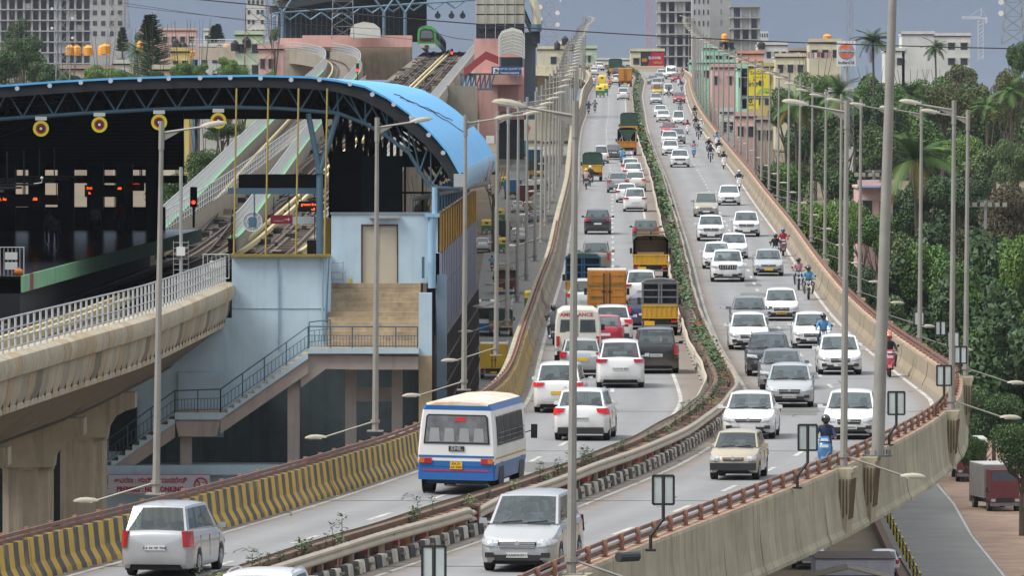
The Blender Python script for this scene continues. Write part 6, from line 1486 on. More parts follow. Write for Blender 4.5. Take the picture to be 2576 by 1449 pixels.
# branch line
brm = mat('branch_concrete', '#8c8477', .88, var=.2, sc=.5, streak=.6)
br = thing('metro_branch_viaduct', 'curved depot branch viaduct with white railings joining from the left', 'viaduct')
BP = [(-18.2, 448), (-18.7, 500), (-19.6, 600), (-20.6, 750), (-21.6, 900), (-22.4, 1040), (-24.4, 1140), (-29, 1215), (-38, 1262), (-50, 1290)]
Bt = np.cumsum([0]+[math.dist(a, b_) for a, b_ in zip(BP, BP[1:])]); bx = pchip(Bt, [p[0] for p in BP]); by = pchip(Bt, [p[1] for p in BP])
def BE(t, off=0, dz=0):
    p = Vector((bx(t), by(t), 0)); d = Vector((bx(t+2)-bx(t-2), by(t+2)-by(t-2), 0)).normalized(); return Vector((p.x+d.y*off, p.y-d.x*off, CZ-fV(p.y)+dz))
TB = Bt[-1]
sweep('deck', ballast, [(2.2, -1.25), (-2.2, -1.25)], 0, TB, 8, br, BE)
sweep('parapet_wall', brm, [(2.2, -1.25), (2.2, 0), (2.6, 0), (2.7, -1.2), (2.2, -2.4)], 0, TB, 8, br, BE); sweep('parapet_wall', brm, [(-2.6, -2.0), (-2.6, 0), (-2.2, 0), (-2.2, -1.25)], 0, TB, 8, br, BE)
sweep('parapet_coping', green_e, [(2.15, .0), (2.15, .06), (2.65, .06), (2.65, 0)], 0, TB*.7, 8, br, BE); sweep('parapet_coping', green_e, [(-2.65, .0), (-2.65, .06), (-2.15, .06), (-2.15, 0)], 0, TB*.7, 8, br, BE)
for g in (-.72, .72): sweep('running_rail', railsteel, [(g-.05, -1.1), (g-.05, -.92), (g+.05, -.92), (g+.05, -1.1)], 0, TB, 8, br, BE)
sweep('third_rail_cover', creamy, [(-1.6, -.98), (-1.6, -.7), (-1.4, -.7), (-1.4, -.98)], 0, TB, 8, br, BE)
for o in (2.4, -2.4): vrail(lambda t, o=o: BE(t, o, 0), 0, TB, 1.5, 60, br, 0, 1.3)
b = MB()
for t in range(200, int(TB), 30): p = BE(t); b.box(p.x-.8, p.x+.8, p.y-.8, p.y+.8, gz(p.y), p.z-2)
b.obj('pier', via_m[1], br)
# piers of the viaduct: fluted shafts with flared heads
def fluted(x, Y, s, nm=via):
    k = 1/s; rr = .92; b = MB(); zt = CZ-13.3; n = 40; base = gz(Y)-.5
    for za, zb in ((base, CZ-17.6), (CZ-17.4, zt)):
        rows = [[(x+rr*(1-.09*(j % 4 > 1))*math.cos(2*math.pi*j/n), Y+rr*(1-.09*(j % 4 > 1))*math.sin(2*math.pi*j/n), z) for j in range(n)] for z in (za, zb)]; b.grid(rows, 0, close=True)
    b.tube([(x, Y, CZ-17.65), (x, Y, CZ-17.35)], rr*1.03, 24); b.tube([(x, Y, zt), (x, Y, zt+.12)], rr*1.03, 24)
    b.obj('pier_shaft', mat('pier_shaft_grey', '#a59b8a', .88, var=.15, sc=.6, streak=.55), nm)
    b = MB(); hs = []
    for z, w in ((zt+.1, .95), (zt+.5, 1.0), (zt+.9, 1.25), (zt+1.15, 1.7), (zt+1.25, 2.05), (CZ-11.45, 2.05)): hs.append([(x-w, Y-.95, z), (x+w, Y-.95, z), (x+w, Y+.95, z), (x-w, Y+.95, z)])
    b.grid(hs, close=True); b.poly(hs[-1]); b.obj('pier_head', via_m[1], nm, smooth=True)
fluted(-17.4, 286, 70); fluted(-16.75, 311, 64.3); fluted(-18.6, 262, 76); fluted(-20.5, 238, 84)
b = MB()
for Yc in range(470, 1300, 27): p = VE(Yc, -4.8); b.box(p.x-1, p.x+1, Yc-1, Yc+1, gz(Yc), p.z-3)
b.obj('pier', via_m[1], via); sweep('box_girder', via_m[1], [(-2.4, -3.6), (-7.4, -3.6), (-9.6, -1.4)], 200, 1330, 10, via)
# platform and dark hall inside the station
b = MB(); fP = lambda Y: -19.7+(Y-319)*.0235
rows = [[(fP(Y), Y, CZ-7.1), (-48, Y, CZ-7.1)] for Y in (319, 350, 400, 434)]; b.grid(rows); b.obj('platform', plat_m, st)
PE = [319, 322.5, 324.2]+[324.2+11*j for j in range(1, 11)]
for k in range(12): Y = PE[k]; Y2 = PE[k+1]-.1; b = MB(); b.hexa([(fP(Y), Y, CZ-7.75), (fP(Y)+.08, Y, CZ-7.75), (fP(Y2)+.08, Y2, CZ-7.75), (fP(Y2), Y2, CZ-7.75), (fP(Y), Y, CZ-7.08), (fP(Y)+.08, Y, CZ-7.08), (fP(Y2)+.08, Y2, CZ-7.08), (fP(Y2), Y2, CZ-7.08)]); b.obj('platform_edge', green_e if k != 1 else mat('platform_edge_red', (.25, .05, .06), .7), st)
b = MB(); b.box(-48, fP(330)-.3, 319, 434, CZ-9.6, CZ-7.8); b.obj('platform_base', dkin, st)
b = MB(); b.box(-48, (466-PX)/45.2, 440, 440.5, CZ-3.9, CZ-.5); b.box(-48, -47.6, 330, 446, CZ-9, CZ+3); b.box(-27, -26.5, 296, 345, CZ-9.5, CZ+1.5); b.obj('hall_wall_and_sun_block', dkin, st)  # last box: unseen wall added to keep the sun off the platform
for k in range(17): b = MB(); b.box(-20-k*1.6, -19.1-k*1.6, 434, 434.5, CZ-8, CZ-3.5); b.obj('column', mat('navy_column', (.02, .045, .08), .6, var=.1), st)
for k in range(14): b = MB(); b.box(-48, (466-PX)/45.2-.1, 439.7, 439.9, CZ-3.7+k*.2, CZ-3.62+k*.2); b.obj('hall_cladding', mat('brown_slats', (.045, .038, .03), .8), st)
b = MB(); b.box(-48, (470-PX)/45.5, 437, 440, CZ-4.6, CZ-4.2); b.box(-48, -19, 436, 436.2, CZ-8.2, CZ-5.9); b.obj('footbridge', dkin, st)
for i, (x, Y, c, rz) in enumerate(((-21.4, 372, 'grey', .4), (-22.6, 388, 'rose', -.5), (-21.2, 405, 'white', .2), (-24.5, 365, 'navy', 1.2), (-20.6, 418, 'red', 0))): person(ME_stnd, (x, Y, CZ-7.1), rz, f'passenger in {["grey", "dusty pink", "white", "navy", "red"][i]} standing in the shade of the platform', SH[c], jean)
for Y in range(352, 430, 13): b = MB(); b.box(-26, -22.5, Y, Y+.15, CZ-4.1, CZ-4.0); b.bar((-24, Y, CZ-4), (-24, Y, CZ-2.5), .06); b.obj('hanging_tray', galv, st)
b = MB(); b.box((700-PX)/58.3, (703-PX)/58.3, 342.52, 342.62, CZ-10.8, CZ-6.9); b.box((585-PX)/58.3, (822-PX)/58.3, 342.57, 342.62, CZ-9.02, CZ-9.0); b.obj('wall_joint', mat('joint_blue_grey', '#8ba4b4', .8), st)
b = MB(); b.tube([((812-PX)/58.3, 342.5, CZ-z) for z in (6.9, 8, 9.2, 10.4)], .05, 6); b.obj('down_pipe', mat('pipe_pale', '#8fa9ba', .6), st)
# canopy beam with hanging signs
b = MB(); PB(b, 573, 795, 473, 488, 346, .4); b.obj('canopy_beam', steelb, st); b = MB(); PB(b, 600, 815, 440, 474, 352, 4); b.obj('canopy', dkin, st)
led = mat('led_red', (1, .12, .02), .5, var=0, emit=2.5); ledb = mat('led_panel_black', (.008, .008, .009), .5, var=0)
def hsign(x0, x1, y0, y1, Y, m_, nm, lab, cat, txt=None, tm=None, sz=.2):
    b = MB(); t = thing(nm, lab, cat, at((x0+x1)/2, y1, Y)); k = Y/F; w = (x1-x0)*k/2; h = (y1-y0)*k; b.box(-w, w, 0, .12, 0, h); b.obj('panel', m_, t)
    b = MB()
    for x in (-w*.7, w*.7): b.bar((x, .06, h), (x, .06, h+.8), .04)
    b.obj('hanger', dkin, t)
    for s_, dx, dz in (txt or []): text(s_, sz, tm, parent=t, loc=(w*dx, -.01, h*dz))
    return t
hsign(213, 313, 465, 495, 395, ledb, 'led_display', 'hanging black display with orange digits under the station hall', 'display', [('Dd1', -.75, .72), ('lh', -.75, .3), (':00', .75, .7)], led, .17)
hsign(0, 100, 488, 520, 380, ledb, 'led_display', 'black display at the left edge with orange digits ending in 08', 'display', [('Q, 6c', -.9, .6), ('.08', .75, .6)], led, .2)
hsign(321, 363, 458, 480, 400, mat('dark_red_sign', (.16, .005, .012), .5, var=.05), 'led_display', 'small dark red display right of the hall display', 'display', [('... --- ..', 0, .85)], led, .13)
hsign(105, 148, 490, 515, 385, mat('dark_red_sign', (.16, .005, .012), .5), 'direction_sign', 'dark red hanging sign right of the left-edge display', 'sign')
hsign(750, 797, 506, 533, 350, ledb, 'led_display', 'hanging display reading grasandra beside the blue column', 'display', [('grasandra', .1, .7), ('ull', .6, .25)], led, .17)
sgr = hsign(680, 735, 541, 563, 346, mat('wayfinding_red', (.25, .012, .03), .5, var=.04), 'direction_sign', 'red sign with white arrow hanging under the canopy beam', 'sign', [('Emergency Exit', -.2, .35)], white_paint, .07)
b = MB(); b.bar((.14, -.01, .19), (.36, -.01, .19), .025); b.bar((.36, -.01, .19), (.29, -.01, .25), .025); b.bar((.36, -.01, .19), (.29, -.01, .13), .025); b.obj('arrow', white_paint, sgr)
hsign(736, 790, 545, 563, 346, mat('blank_sign', (.42, .46, .50), .5), 'blank_sign', 'blank pale panel hanging right of the red arrow sign', 'sign')
mr_ = thing('round_mirror', 'round white platform mirror seen from the back under the canopy beam', 'mirror', at(635, 558, 345.6)); b = MB(); b.disc((0, 0, 0), .42, 24, 'y', 0, .05); b.obj('dish', mat('mirror_back', (.35, .40, .44), .5), mr_); b = MB()
b.tube([(.42*math.cos(a), -.03, .42*math.sin(a)) for a in np.linspace(0, 2*math.pi, 25)], .02, 5); b.tube([(.25*math.cos(a), -.03, .25*math.sin(a)) for a in np.linspace(0, 2*math.pi, 17)], .015, 5)
for k in range(8): a = k*math.pi/4; b.bar((.25*math.cos(a), -.03, .25*math.sin(a)), (.42*math.cos(a), -.03, .42*math.sin(a)), .02)
b.obj('rim', white_paint, mr_); b = MB(); b.box(-.16, .16, -.06, -.03, -.2, .2); b.tube([(.08, -.04, -.2), (.08, -.04, 1.3)], .035, 6); b.obj('bracket', steelb, mr_)
# yellow and red target discs under the truss
for i, (x, y) in enumerate(((103, 323), (250, 313), (400, 307), (549, 303))):
    t = thing('target_sign', f'yellow and red ringed disc hanging from the truss, {ordn(i)} from the left', 'sign', at(x, y, Y0-.1), group='ringed discs under the station truss')
    b = MB(); b.disc((0, .02, 0), .36, 28, 'y', 0, .03); b.obj('disc', mat('black_disc', (.01, .01, .01), .5), t)
    for r, dy, m_ in ((.345, 0, mat('signal_yellow', (.72, .62, .03), .5, var=.04)), (.225, -.012, mat('signal_red', (.40, .01, .02), .5, var=.04)), (.15, -.024, black_paint), (.06, -.036, white_paint)):
        b = MB(); b.disc((0, dy, 0), r, 28, 'y', 0, .012); b.obj('ring', m_, t)
    b = MB(); b.box(-.25, .25, 0, .04, .36, .52); b.obj('bracket', white_paint, t)
# wagon signals
def signal(x, y0, y1, Y, lab, lamp=(1, .02, .01), h2=None):
    t = thing('railway_signal', lab, 'signal', at(x, y1, Y)); k = Y/F; h = (y1-y0)*k
    b = MB(); b.cyl((0, 0, 0), .06, h*.6, 8); b.obj('post', ypost if F/Y > 30 else black_paint, t)
    b = MB(); b.box(-.17, .17, -.1, .1, h*.5, h); b.obj('lamp_housing', ledb, t)
    b = MB(); b.disc((0, -.12, h*.62), .09 if F/Y > 30 else .16, 12, 'y', 0, .03); b.obj('lamp', mat('signal_lamp_red', lamp, .4, var=0, emit=6), t)
    return t
signal(487, 470, 572, 392, 'railway signal with red lamp at the end of the platform')
signal(899, 240*.66, 205, 930, 'railway signal with red lamp beside the branch viaduct')
signal(1136, 122, 150, 1080, 'railway signal with red lamp at the right parapet near the train')
t = thing('signal_mast', 'grey mast with white control box and ladder beside the track', 'mast', at(455, 700, 320)); b = MB(); k = 320/F; b.tube([(0, 0, -.8), (0, 0, 280*k)], .07, 8); b.obj('pole', galv, t); b = MB(); b.box(-.17, .17, -.2, .05, 57*k, 79*k); b.obj('box', white_paint, t)
b = MB(); [b.tube([(x, -.05, -.2), (x, -.05, 95*k)], .012, 4) for x in (-.3, .3)]; [b.tube([(-.3, -.05, z), (.3, -.05, z)], .01, 4) for z in np.arange(-.1, 1.5, .22)]; b.obj('ladder', galv, t)
for x0, x1, y0, y1, Y, lb in ((0, 60, 622, 700, 322, 'white barred gate with papers at the left end of the platform'), (511, 576, 640, 700, 343.5, 'white barred gate at the corner of the pale blue wall')):
    t = thing('barred_gate', lb, 'gate', at((x0+x1)/2, y1, Y)); k = Y/F; w = (x1-x0)*k/2; h = (y1-y0)*k; b = MB(); b.tube([(-w, 0, 0), (-w, 0, h), (w, 0, h), (w, 0, 0), (-w, 0, 0)], .03, 6)
    b.obj('frame', rail_w, t)
    for i in range(5): b = MB(); b.tube([(-w+2*w*(i+1)/6, 0, 0), (-w+2*w*(i+1)/6, 0, h)], .015, 5); b.obj('bar', rail_w, t)
    for z in ((.28, .6) if x0 == 0 else (.45,)): b = MB(); b.box(-.28, .22, -.03, -.01, h*z, h*z+.3); b.obj('notice', white_paint, t)
b = MB(); b.ball((0, 0, .14), .2, 10, 6, sc=(1, .7, .75)); b.box(-.03, .03, -.02, .02, .25, .34); tag(b.obj('orange_bag', mat('orange_sack', (.6, .18, .03), .7, bump=.3), loc=at(47, 693, 321), smooth=True), 'orange bag lying behind the barred gate on the platform', 'bag')
b = MB(); b.tube([(0, 0, 0), (.35, 0, .05), (.35, 0, .2)], .02, 6); b.ball((.35, 0, .25), .07, 8, 6); tag(b.obj('security_camera', white_paint, loc=at(85, 462, 345)), 'white dome security camera on a curved arm left of the hall', 'camera')
# ------------------------------------------------------------------ ground and lower roads
b = MB(); YS = [60]+list(range(100, 1700, 20))+[2000, 2500, 4000, 6000, 12000, 26000]
b.grid([[(x*(1 if Y < 3000 else 5), Y, gz(Y)-.05 if Y < 6000 else CZ-6-.0*Y) for x in (-2500, -400, -60, -20, 0, 30, 60, 120, 400, 2500)] for Y in YS])
b.obj('ground', mat('dusty_ground', '#7d6a55', .95, var=.25, sc=.08, col2='#5d5a48'), kind='structure')
lr_m = mat('lower_road_asphalt', '#7c7b78', .9, var=.12, sc=.3)
gL = pchip([300, 520, 620, 714, 909, 1111, 1300, 1450], [-6.2, -5.4, -4.4, -3.8, -3.2, -2.0, .5, 2]); gRr = pchip([300, 520, 620, 714, 909, 1111, 1300, 1450], [4, 4, 4.2, 5, 7, 9.5, 11.5, 13])
b = MB(); b.grid([[(gL(Y)+(gRr(Y)-gL(Y))*k/3, Y, gz(Y)+.03) for k in range(4)] for Y in range(420, 1460, 20)]); b.obj('lower_road', lr_m, kind='structure')
b = MB()
for Y in range(440, 1400, 20):
    for o in (.4, .97): b.poly([(gL(Y)+.25+(gRr(Y)-gL(Y))*o*.9-.07, Y, gz(Y)+.045), (gL(Y)+.25+(gRr(Y)-gL(Y))*o*.9+.07, Y, gz(Y)+.045), (gL(Y+14)+.25+(gRr(Y+14)-gL(Y+14))*o*.9+.07, Y+14, gz(Y+14)+.045), (gL(Y+14)+.25+(gRr(Y+14)-gL(Y+14))*o*.9-.07, Y+14, gz(Y+14)+.045)])
b.obj('lower_lane_marking', white_line, kind='structure')
# right: service road, red earth verge
def RG(x, y): p = GP(x, y); return p
srL = [(2310, 1500), (2240, 1420), (2195, 1330), (2200, 1300), (2280, 1210), (2330, 1120)]; srR = [(2590, 1560), (2530, 1449), (2460, 1370), (2420, 1290), (2360, 1215), (2345, 1120)]
b = MB(); L1 = [RG(2330, 1560), RG(2290, 1449), RG(2215, 1330), RG(2190, 1230), RG(2180, 1120), RG(2175, 1000)]; R1 = [RG(2620, 1560), RG(2530, 1449), RG(2450, 1350), RG(2405, 1270), RG(2345, 1200), RG(2290, 1000)]
b.grid([[a+Vector((0, 0, .04)), c+Vector((0, 0, .04))] for a, c in zip(L1, R1)]); b.obj('service_road', lr_m, kind='structure')
b = MB(); b.grid([[c+Vector((0, 0, .02)), c+Vector((26, 0, .02))] for c in R1]); b.obj('earth_verge', mat('red_earth', '#a18a76', .95, var=.2, sc=.35, bump=.4, col2='#80675a'), kind='structure')
b = MB(); [b.poly([a+Vector((-.25, 0, .055)), a+Vector((-.1, 0, .055)), c+Vector((-.1, 0, .055)), c+Vector((-.25, 0, .055))]) for a, c in zip(R1, R1[1:])]; b.obj('service_road_marking', white_line, kind='structure')
fb = thing('crash_fence', 'yellow and black striped low fence along the service road', 'fence', (0, 0, 0)); yk = mat('fence_yellow', (.55, .42, .04), .6, var=.2)
FA, FB = RG(2330, 1520), RG(2195, 1240)
for k in range(34):
    p = FA.lerp(FB, k/34); q = FA.lerp(FB, (k+.9)/34); b = MB(); b.bar(p+Vector((0, 0, .9)), q+Vector((0, 0, .9)), .08, .12); b.bar(p+Vector((0, 0, .5)), q+Vector((0, 0, .5)), .06, .10); b.obj('rail', yk if k % 2 else black_paint, fb)
    b = MB(); b.bar(p, p+Vector((0, 0, 1)), .09); b.obj('post', black_paint if k % 2 else yk, fb)
b = MB(); b.bar(FA+Vector((-.8, 0, .25)), FB+Vector((-.8, 0, .25)), .4, .5); b.obj('base', mat('brown_kerb', '#6b5346', .9, var=.2), fb)
# vehicles below right
def gtruck(x, y, lab, rz=0, **k): p = GP(x, y); return truck('box', p+Vector((-.3 if rz else 0, k['L']/2, 0)), rz, lab, **k)
gtruck(2522, 1290, 'dark red lorry with white box parked under the trees at lower right', rz=R(8), W_=2.1, L=6.5, H=3.0, tall=2.75, colr=mat('box_white_shaded', '#8f8c88', .7), cab=maroon, name='parked_lorry')  # white box coloured grey to carry the shade under the trees
gtruck(2445, 1215, 'dark red lorry with yellow plate parked behind the standing man', W_=2.2, L=7, H=2.9, tall=2.7, colr=white_paint, cab=maroon, name='parked_lorry')
p = GP(2432, 1214); person(ME_stnd, p, R(20), 'man in pale shirt and khaki trousers standing on the red earth verge', SH['white'], khaki)
def lowbox(x, ytop, s, w, d, h, nm, lab, m1, m2, gab=False):
    Y = F/s; z = CZ-(ytop-PY)/s; X = (x-PX)/s; t = thing(nm, lab, 'truck' if not gab else 'canopy', (X, Y, z-h)); b = MB(); b.box(-w/2, w/2, 0, d, .9 if not gab else 0, h); b.obj('cargo_box', m1, t)
    b = MB()
    if gab:
        for i in range(9): y0 = i*d/9; b.hexa([(-w/2-.2, y0, h), (0, y0, h+.5), (0, y0+d/9-.03, h+.5), (-w/2-.2, y0+d/9-.03, h), (-w/2-.2, y0, h+.05), (0, y0, h+.55), (0, y0+d/9-.03, h+.57), (-w/2-.2, y0+d/9-.03, h+.07)]); b.hexa([(0, y0, h+.5), (w/2+.2, y0, h), (w/2+.2, y0+d/9-.03, h), (0, y0+d/9-.03, h+.5), (0, y0, h+.55), (w/2+.2, y0, h+.05), (w/2+.2, y0+d/9-.03, h+.07), (0, y0+d/9-.03, h+.57)])
    else: b.box(-w/2-.05, w/2+.05, -.05, d, h, h+.06)
    b.obj('roof', m2, t)
    b = MB(); [b.tube([(sx_*w*.42-.15, yy, .45), (sx_*w*.42+.15, yy, .45)], .45, 12) for sx_ in (-1, 1) for yy in (1, d-1)]; b.obj('wheel', tyre_m, t); return t
lowbox(2150, 1408, 46, 4.3, 7.0, 3.6, 'box_truck', 'white walled box truck with brown roof under the flyover', mat('lilac_white', (.55, .53, .60), .7, var=.12, sc=.8, streak=.3), mat('brown_roof', (.10, .07, .065), .8, var=.2))
lowbox(2135, 1459, 52, 3.9, 3.5, 3.2, 'shed_roof', 'weathered pitched sheet roof at the bottom edge beneath the flyover', dark_m, mat('weathered_sheet', '#8a8272', .8, var=.25, sc=1.5, streak=.4), True)
p = GP(2040, 1432); car('bigsuv', PT['silver'], p+Vector((0, 2.3, 0)), R(-6), 'silver SUV under the flyover at the bottom', detail=False); p = GP(2226, 1455); car('hatch', PT['white'], p+Vector((0, 2.3, 0)), R(180), 'white car beside the box truck below the flyover', detail=False)
# vehicles on the lower left road
def lowveh(x, y): return GP(x, y)
def lyaw(Y): return math.atan2(-((gL(Y+20)+gRr(Y+20))-(gL(Y-20)+gRr(Y-20)))/2, 40)
def lv(fn, x, y, lab, toward=False, **k):
    p = GP(x, y); p.z += .03; return fn(p, lyaw(p.y)+(0 if toward else math.pi), lab, **k)
for x, y, lb in ((1257, 560, 'auto rickshaw farther of two on the lower road by the lilac wall'), (1224, 588, 'auto rickshaw nearest the lilac wall on the lower road'), (1267, 636, 'auto rickshaw behind the green covered truck on the lower road'), (1270, 475, 'far auto rickshaw beside the blue lorry on the lower road')): lv(rick, x, y, lb)
rick(lowveh(1335, 775), math.pi, 'auto rickshaw partly hidden behind the flyover barrier')
def lcar(kind, colr, x, y, lb, tw=False): p = GP(x, y); p.z += .03; return car(kind, PT[colr], p, lyaw(p.y)+(0 if tw else math.pi), lb, detail=False)
lcar('suv', 'white', 1214, 634, 'white SUV against the lilac wall on the lower road'); lcar('sedan', 'white', 1311, 609, 'white saloon on the lower road between the lamp posts'); lcar('hatch', 'white', 1302, 535, 'white hatchback behind the tanker on the lower road')
lcar('hatch', 'lgrey', 1345, 560, 'grey car right of the white saloon on the lower road'); lcar('suv', 'dark', 1368, 480, 'dark car far along the lower road')
def ltr(st_, x, y, lb, **k): p = GP(x, y); p.z += .03; return truck(st_, p, lyaw(p.y)+math.pi, lb, **k)
ltr('tarp', 1265, 606, 'green covered truck on the lower road', W_=1.7, L=4.5, H=2.4, colr=trim_m); ltr('crates', 1272, 738, 'dark red lorry with open load on the lower road', W_=2.4, L=6.5, H=2.4, colr=maroon)
ltr('box', 1242, 952, 'yellow box truck with open door beside the flyover barrier', W_=2.2, L=5, H=2.9, colr=mat('box_yellow', (.6, .38, .02), .5, var=.1)); ltr('tarp', 1260, 845, 'small truck with grey sheeted load beside the white bus', W_=2.1, L=4.5, H=2.5, colr=brownbox)
ltr('box', 1290, 500, 'blue sided lorry on the lower road', W_=2.3, L=6, H=2.6, colr=mat('lorry_blue', (.03, .16, .38), .5)); ltr('box', 1322, 527, 'teal topped lorry with red sides on the lower road', W_=2.4, L=7, H=3.2, colr=maroon, cab=teal)
ltr('tarp', 1352, 452, 'grey lorry far along the lower road', W_=2.4, L=6.5, H=3); ltr('box', 1310, 400, 'turquoise lorry in the distance on the lower road', W_=2.4, L=6.5, H=3, colr=teal); ltr('box', 1345, 425, 'dark blue lorry in the distance on the lower road', W_=2.4, L=6.5, H=3, colr=dkblue)
def simplebus(p, rz, lab, c1, c2, L=9, W_=2.5, H=3.1):
    t = thing('city_bus', lab, 'bus', p, rz); h = W_/2; b = MB(); b.grid([[(x*k, y, z) for x, z in ((-h, .4), (-h, 1.3), (-h*.97, H-.3), (-h*.85, H), (h*.85, H), (h*.97, H-.3), (h, 1.3), (h, .4))] for y, k in ((-L/2, .95), (-L/2+.2, 1), (L/2-.2, 1), (L/2, .96))]); b.poly([(x, -L/2, z) for x, z in ((-h*.95, .4), (-h*.95, 1.3), (-h*.92, H-.3), (-h*.8, H), (h*.8, H), (h*.92, H-.3), (h*.95, 1.3), (h*.95, .4))]); b.poly([(x, L/2, z) for x, z in ((-h*.95, .4), (-h*.95, 1.3), (-h*.92, H-.3), (-h*.8, H), (h*.8, H), (h*.92, H-.3), (h*.95, 1.3), (h*.95, .4))][::-1]); b.obj('body', c1, t)
    b = MB(); b.box(-h-.01, h+.01, -L/2-.01, L/2+.01, .4, 1.1); b.obj('skirt', c2, t)
    for y in (-L/2-.02, L/2+.02): b = MB(); b.box(-h*.8, h*.8, y-.02, y+.02, 1.5, 2.5); b.obj('windscreen' if y < 0 else 'rear_window', dark_m, t)
    for s in (-1, 1):
        for k in range(6): b = MB(); y = -L/2+.8+k*(L-1.4)/6; b.box(s*h-.03, s*h+.03, y, y+1.0, 1.5, 2.3); b.obj('window', dark_m, t)
        for y in (-L/2+2, L/2-2.4): b = MB(); b.tube([(s*(h-.3), y, .48), (s*(h+.02), y, .48)], .48, 12); b.obj('wheel', tyre_m, t)
    for k in range(3): b = MB(); b.box(-.4, .4, -L/2+1.5+k*L*.3, -L/2+2.3+k*L*.3, H, H+.15); b.obj('roof_vent', cage, t)
lv(simplebus, 1222, 842, 'white and blue bus beside the lilac station wall', c1=bwhite, c2=bluep, L=7); p = GP(1289, 322); simplebus(p, 0, 'white fronted bus coming out under the pink station', bwhite, dkblue)
lv(simplebus, 1345, 510, 'white and dark blue bus on the lower road', c1=bwhite, c2=dkblue)
t = thing('tanker', 'silver milk tanker on the lower road', 'tanker', GP(1352, 545)); t.rotation_euler[2] = math.pi; b = MB(); b.tube([(0, -2.6, 1.9), (0, 2.6, 1.9)], 1.05, 16); b.obj('tank', tanksil, t, smooth=True); b = MB(); b.box(-1.1, 1.1, -4, 2.6, .5, .9); b.obj('chassis', trim_m, t); b = MB(); b.box(-1.1, 1.1, -4.4, -2.9, .6, 2.5); b.obj('cab', org, t); b = MB(); b.box(-.5, .5, 2.62, 2.7, 1.2, 1.5); b.obj('number_plate', white_paint, t)
for x, y, lb, c in ((1232, 490, 'motorcyclist in white on the lower road', 'white'), (1237, 682, 'motorcyclist in blue on the lower road', 'blue'), (1330, 335, 'motorcyclist in red near the pink station', 'red')): p = GP(x, y); p.z += .03; twowheeler('scooter', PT['black'], p, math.pi, lb.replace('motorcyclist', 'scooter of the rider')); person(ME_scoo, p, math.pi, lb, SH[c], blk, helm)
# parked bus roofs to the right of the flyover
for i, (x, y, rz) in enumerate(((1985, 520, -.12), (1955, 470, -.1), (1925, 430, -.08), (1900, 395, -.06), (1880, 360, -.05), (1855, 330, -.04), (1835, 300, -.03))):
    simplebus(GP(x, y+25), rz, f'green and grey city bus parked right of the flyover, {ordn(i)} from the camera', mat('bus_grey_green', '#7f9690', .6, var=.15), mat('bus_dark_green', (.02, .16, .12), .5))

# ------------------------------------------------------------------ far station, train and pink entrance building
pink = mat('pink_wall', '#d3a59c', .8, var=.08, sc=.3, streak=.22, stain=(.12, .08, .07)); grn = mat('train_green', (.06, .32, .08), .35, var=.05); far_dk = mat('far_roof_dark', (.03, .036, .045), .8, var=.2); steelf = mat('far_steel', '#5f7a8e', .5, .1)
tr = thing('metro_train', 'green fronted metro train leaving the far station', 'train', at(1073, 126, 1236)); h = 1.44
tr.rotation_euler = (-R(1.1), 0, -R(.9))
def tsec(k=1): return [(-h*k, .9), (-h*k, 2.6), (-h*.93*k, 3.3), (-h*.6*k, 3.75), (0, 3.9), (h*.6*k, 3.75), (h*.93*k, 3.3), (h*k, 2.6), (h*k, .9)]
for c in range(3):
    b = MB(); y0 = c*22; b.grid([[(x, y, z) for x, z in tsec(.96 if (c == 0 and y == 0) else 1)] for y in (y0, y0+.5, y0+21.5)]); 
    if c == 0: b.poly([(x, 0, z) for x, z in tsec(.96)])
    b.obj('carriage', mat('train_silver', (.3, .31, .33), .4, .3) if c else grn, tr, smooth=True)
    for k in range(7):
        b = MB(); b.box(h-.02, h+.03, y0+1.5+k*2.9, y0+3.3+k*2.9, 1.9, 2.8); b.obj('window', dark_m, tr)
b = MB(); b.extr([(-1.12, 1.35), (1.12, 1.35), (1.05, 3.0), (.7, 3.3), (-.7, 3.3), (-1.05, 3.0)], -.06, .02); b.obj('front_panel', ledb, tr); b = MB(); b.extr([(-.95, 1.9), (.95, 1.9), (.88, 2.9), (.6, 3.1), (-.6, 3.1), (-.88, 2.9)], -.10, -.05); b.obj('windscreen', mat('train_glass', (.12, .13, .14), .08, var=.2, coat=1), tr)
b = MB(); b.box(-1.3, 1.3, -.12, .3, .35, 1.0); b.obj('skirt', mat('train_skirt', (.45, .46, .47), .5), tr); b = MB(); b.box(-.3, .3, -.5, -.1, .5, .8); b.obj('coupler', black_paint, tr)
for s in (-.85, .85): b = MB(); b.disc((s, -.08, 1.5), .1, 8, 'y', 0, .04); b.obj('tail_light', tail_on, tr)
fs = thing('far_station', 'dark roofed elevated station behind the train', 'station')
b = MB()
def FS(b, x0, x1, y0, y1, Y, d, m=0): PB(b, x0, x1, y0, y1, Y, d, m)
rf = [(676, 8), (700, -2), (860, -30), (1000, -42), (1150, -40), (1250, -20), (1320, 20), (1352, 95)]
def fsx(x, y, Y, dx=0): return ((x-PX)/15.9+dx, Y, CZ-(y-PY)/15.9)
b.grid([[fsx(x, y, Y) for x, y in rf] for Y in (1262, 1340)]); b.grid([[fsx(x, y+9, Y) for x, y in rf][::-1] for Y in (1262, 1340)]); b.obj('roof', mat('cream_roof_edge', '#d8d3c4', .6), fs)
b = MB(); b.grid([[fsx(x, y+9, 1261.9) for x, y in rf], [fsx(x, y+26, 1261.9) for x, y in rf]]); b.obj('roof_truss', far_dk, fs)
b = MB(); b.grid([[(x, Y, z-.5) for x, Y0_, z in (fsx(x, y+9, 1262) for x, y in rf)] for Y in (1262.5, 1339)]); b.obj('soffit', far_dk, fs)
for x in range(690, 1040, 13): b = MB(); FS(b, x, x+3, 20, 110, 1268+(x-690)*.1, .4); b.obj('louvre_post', steelf, fs)
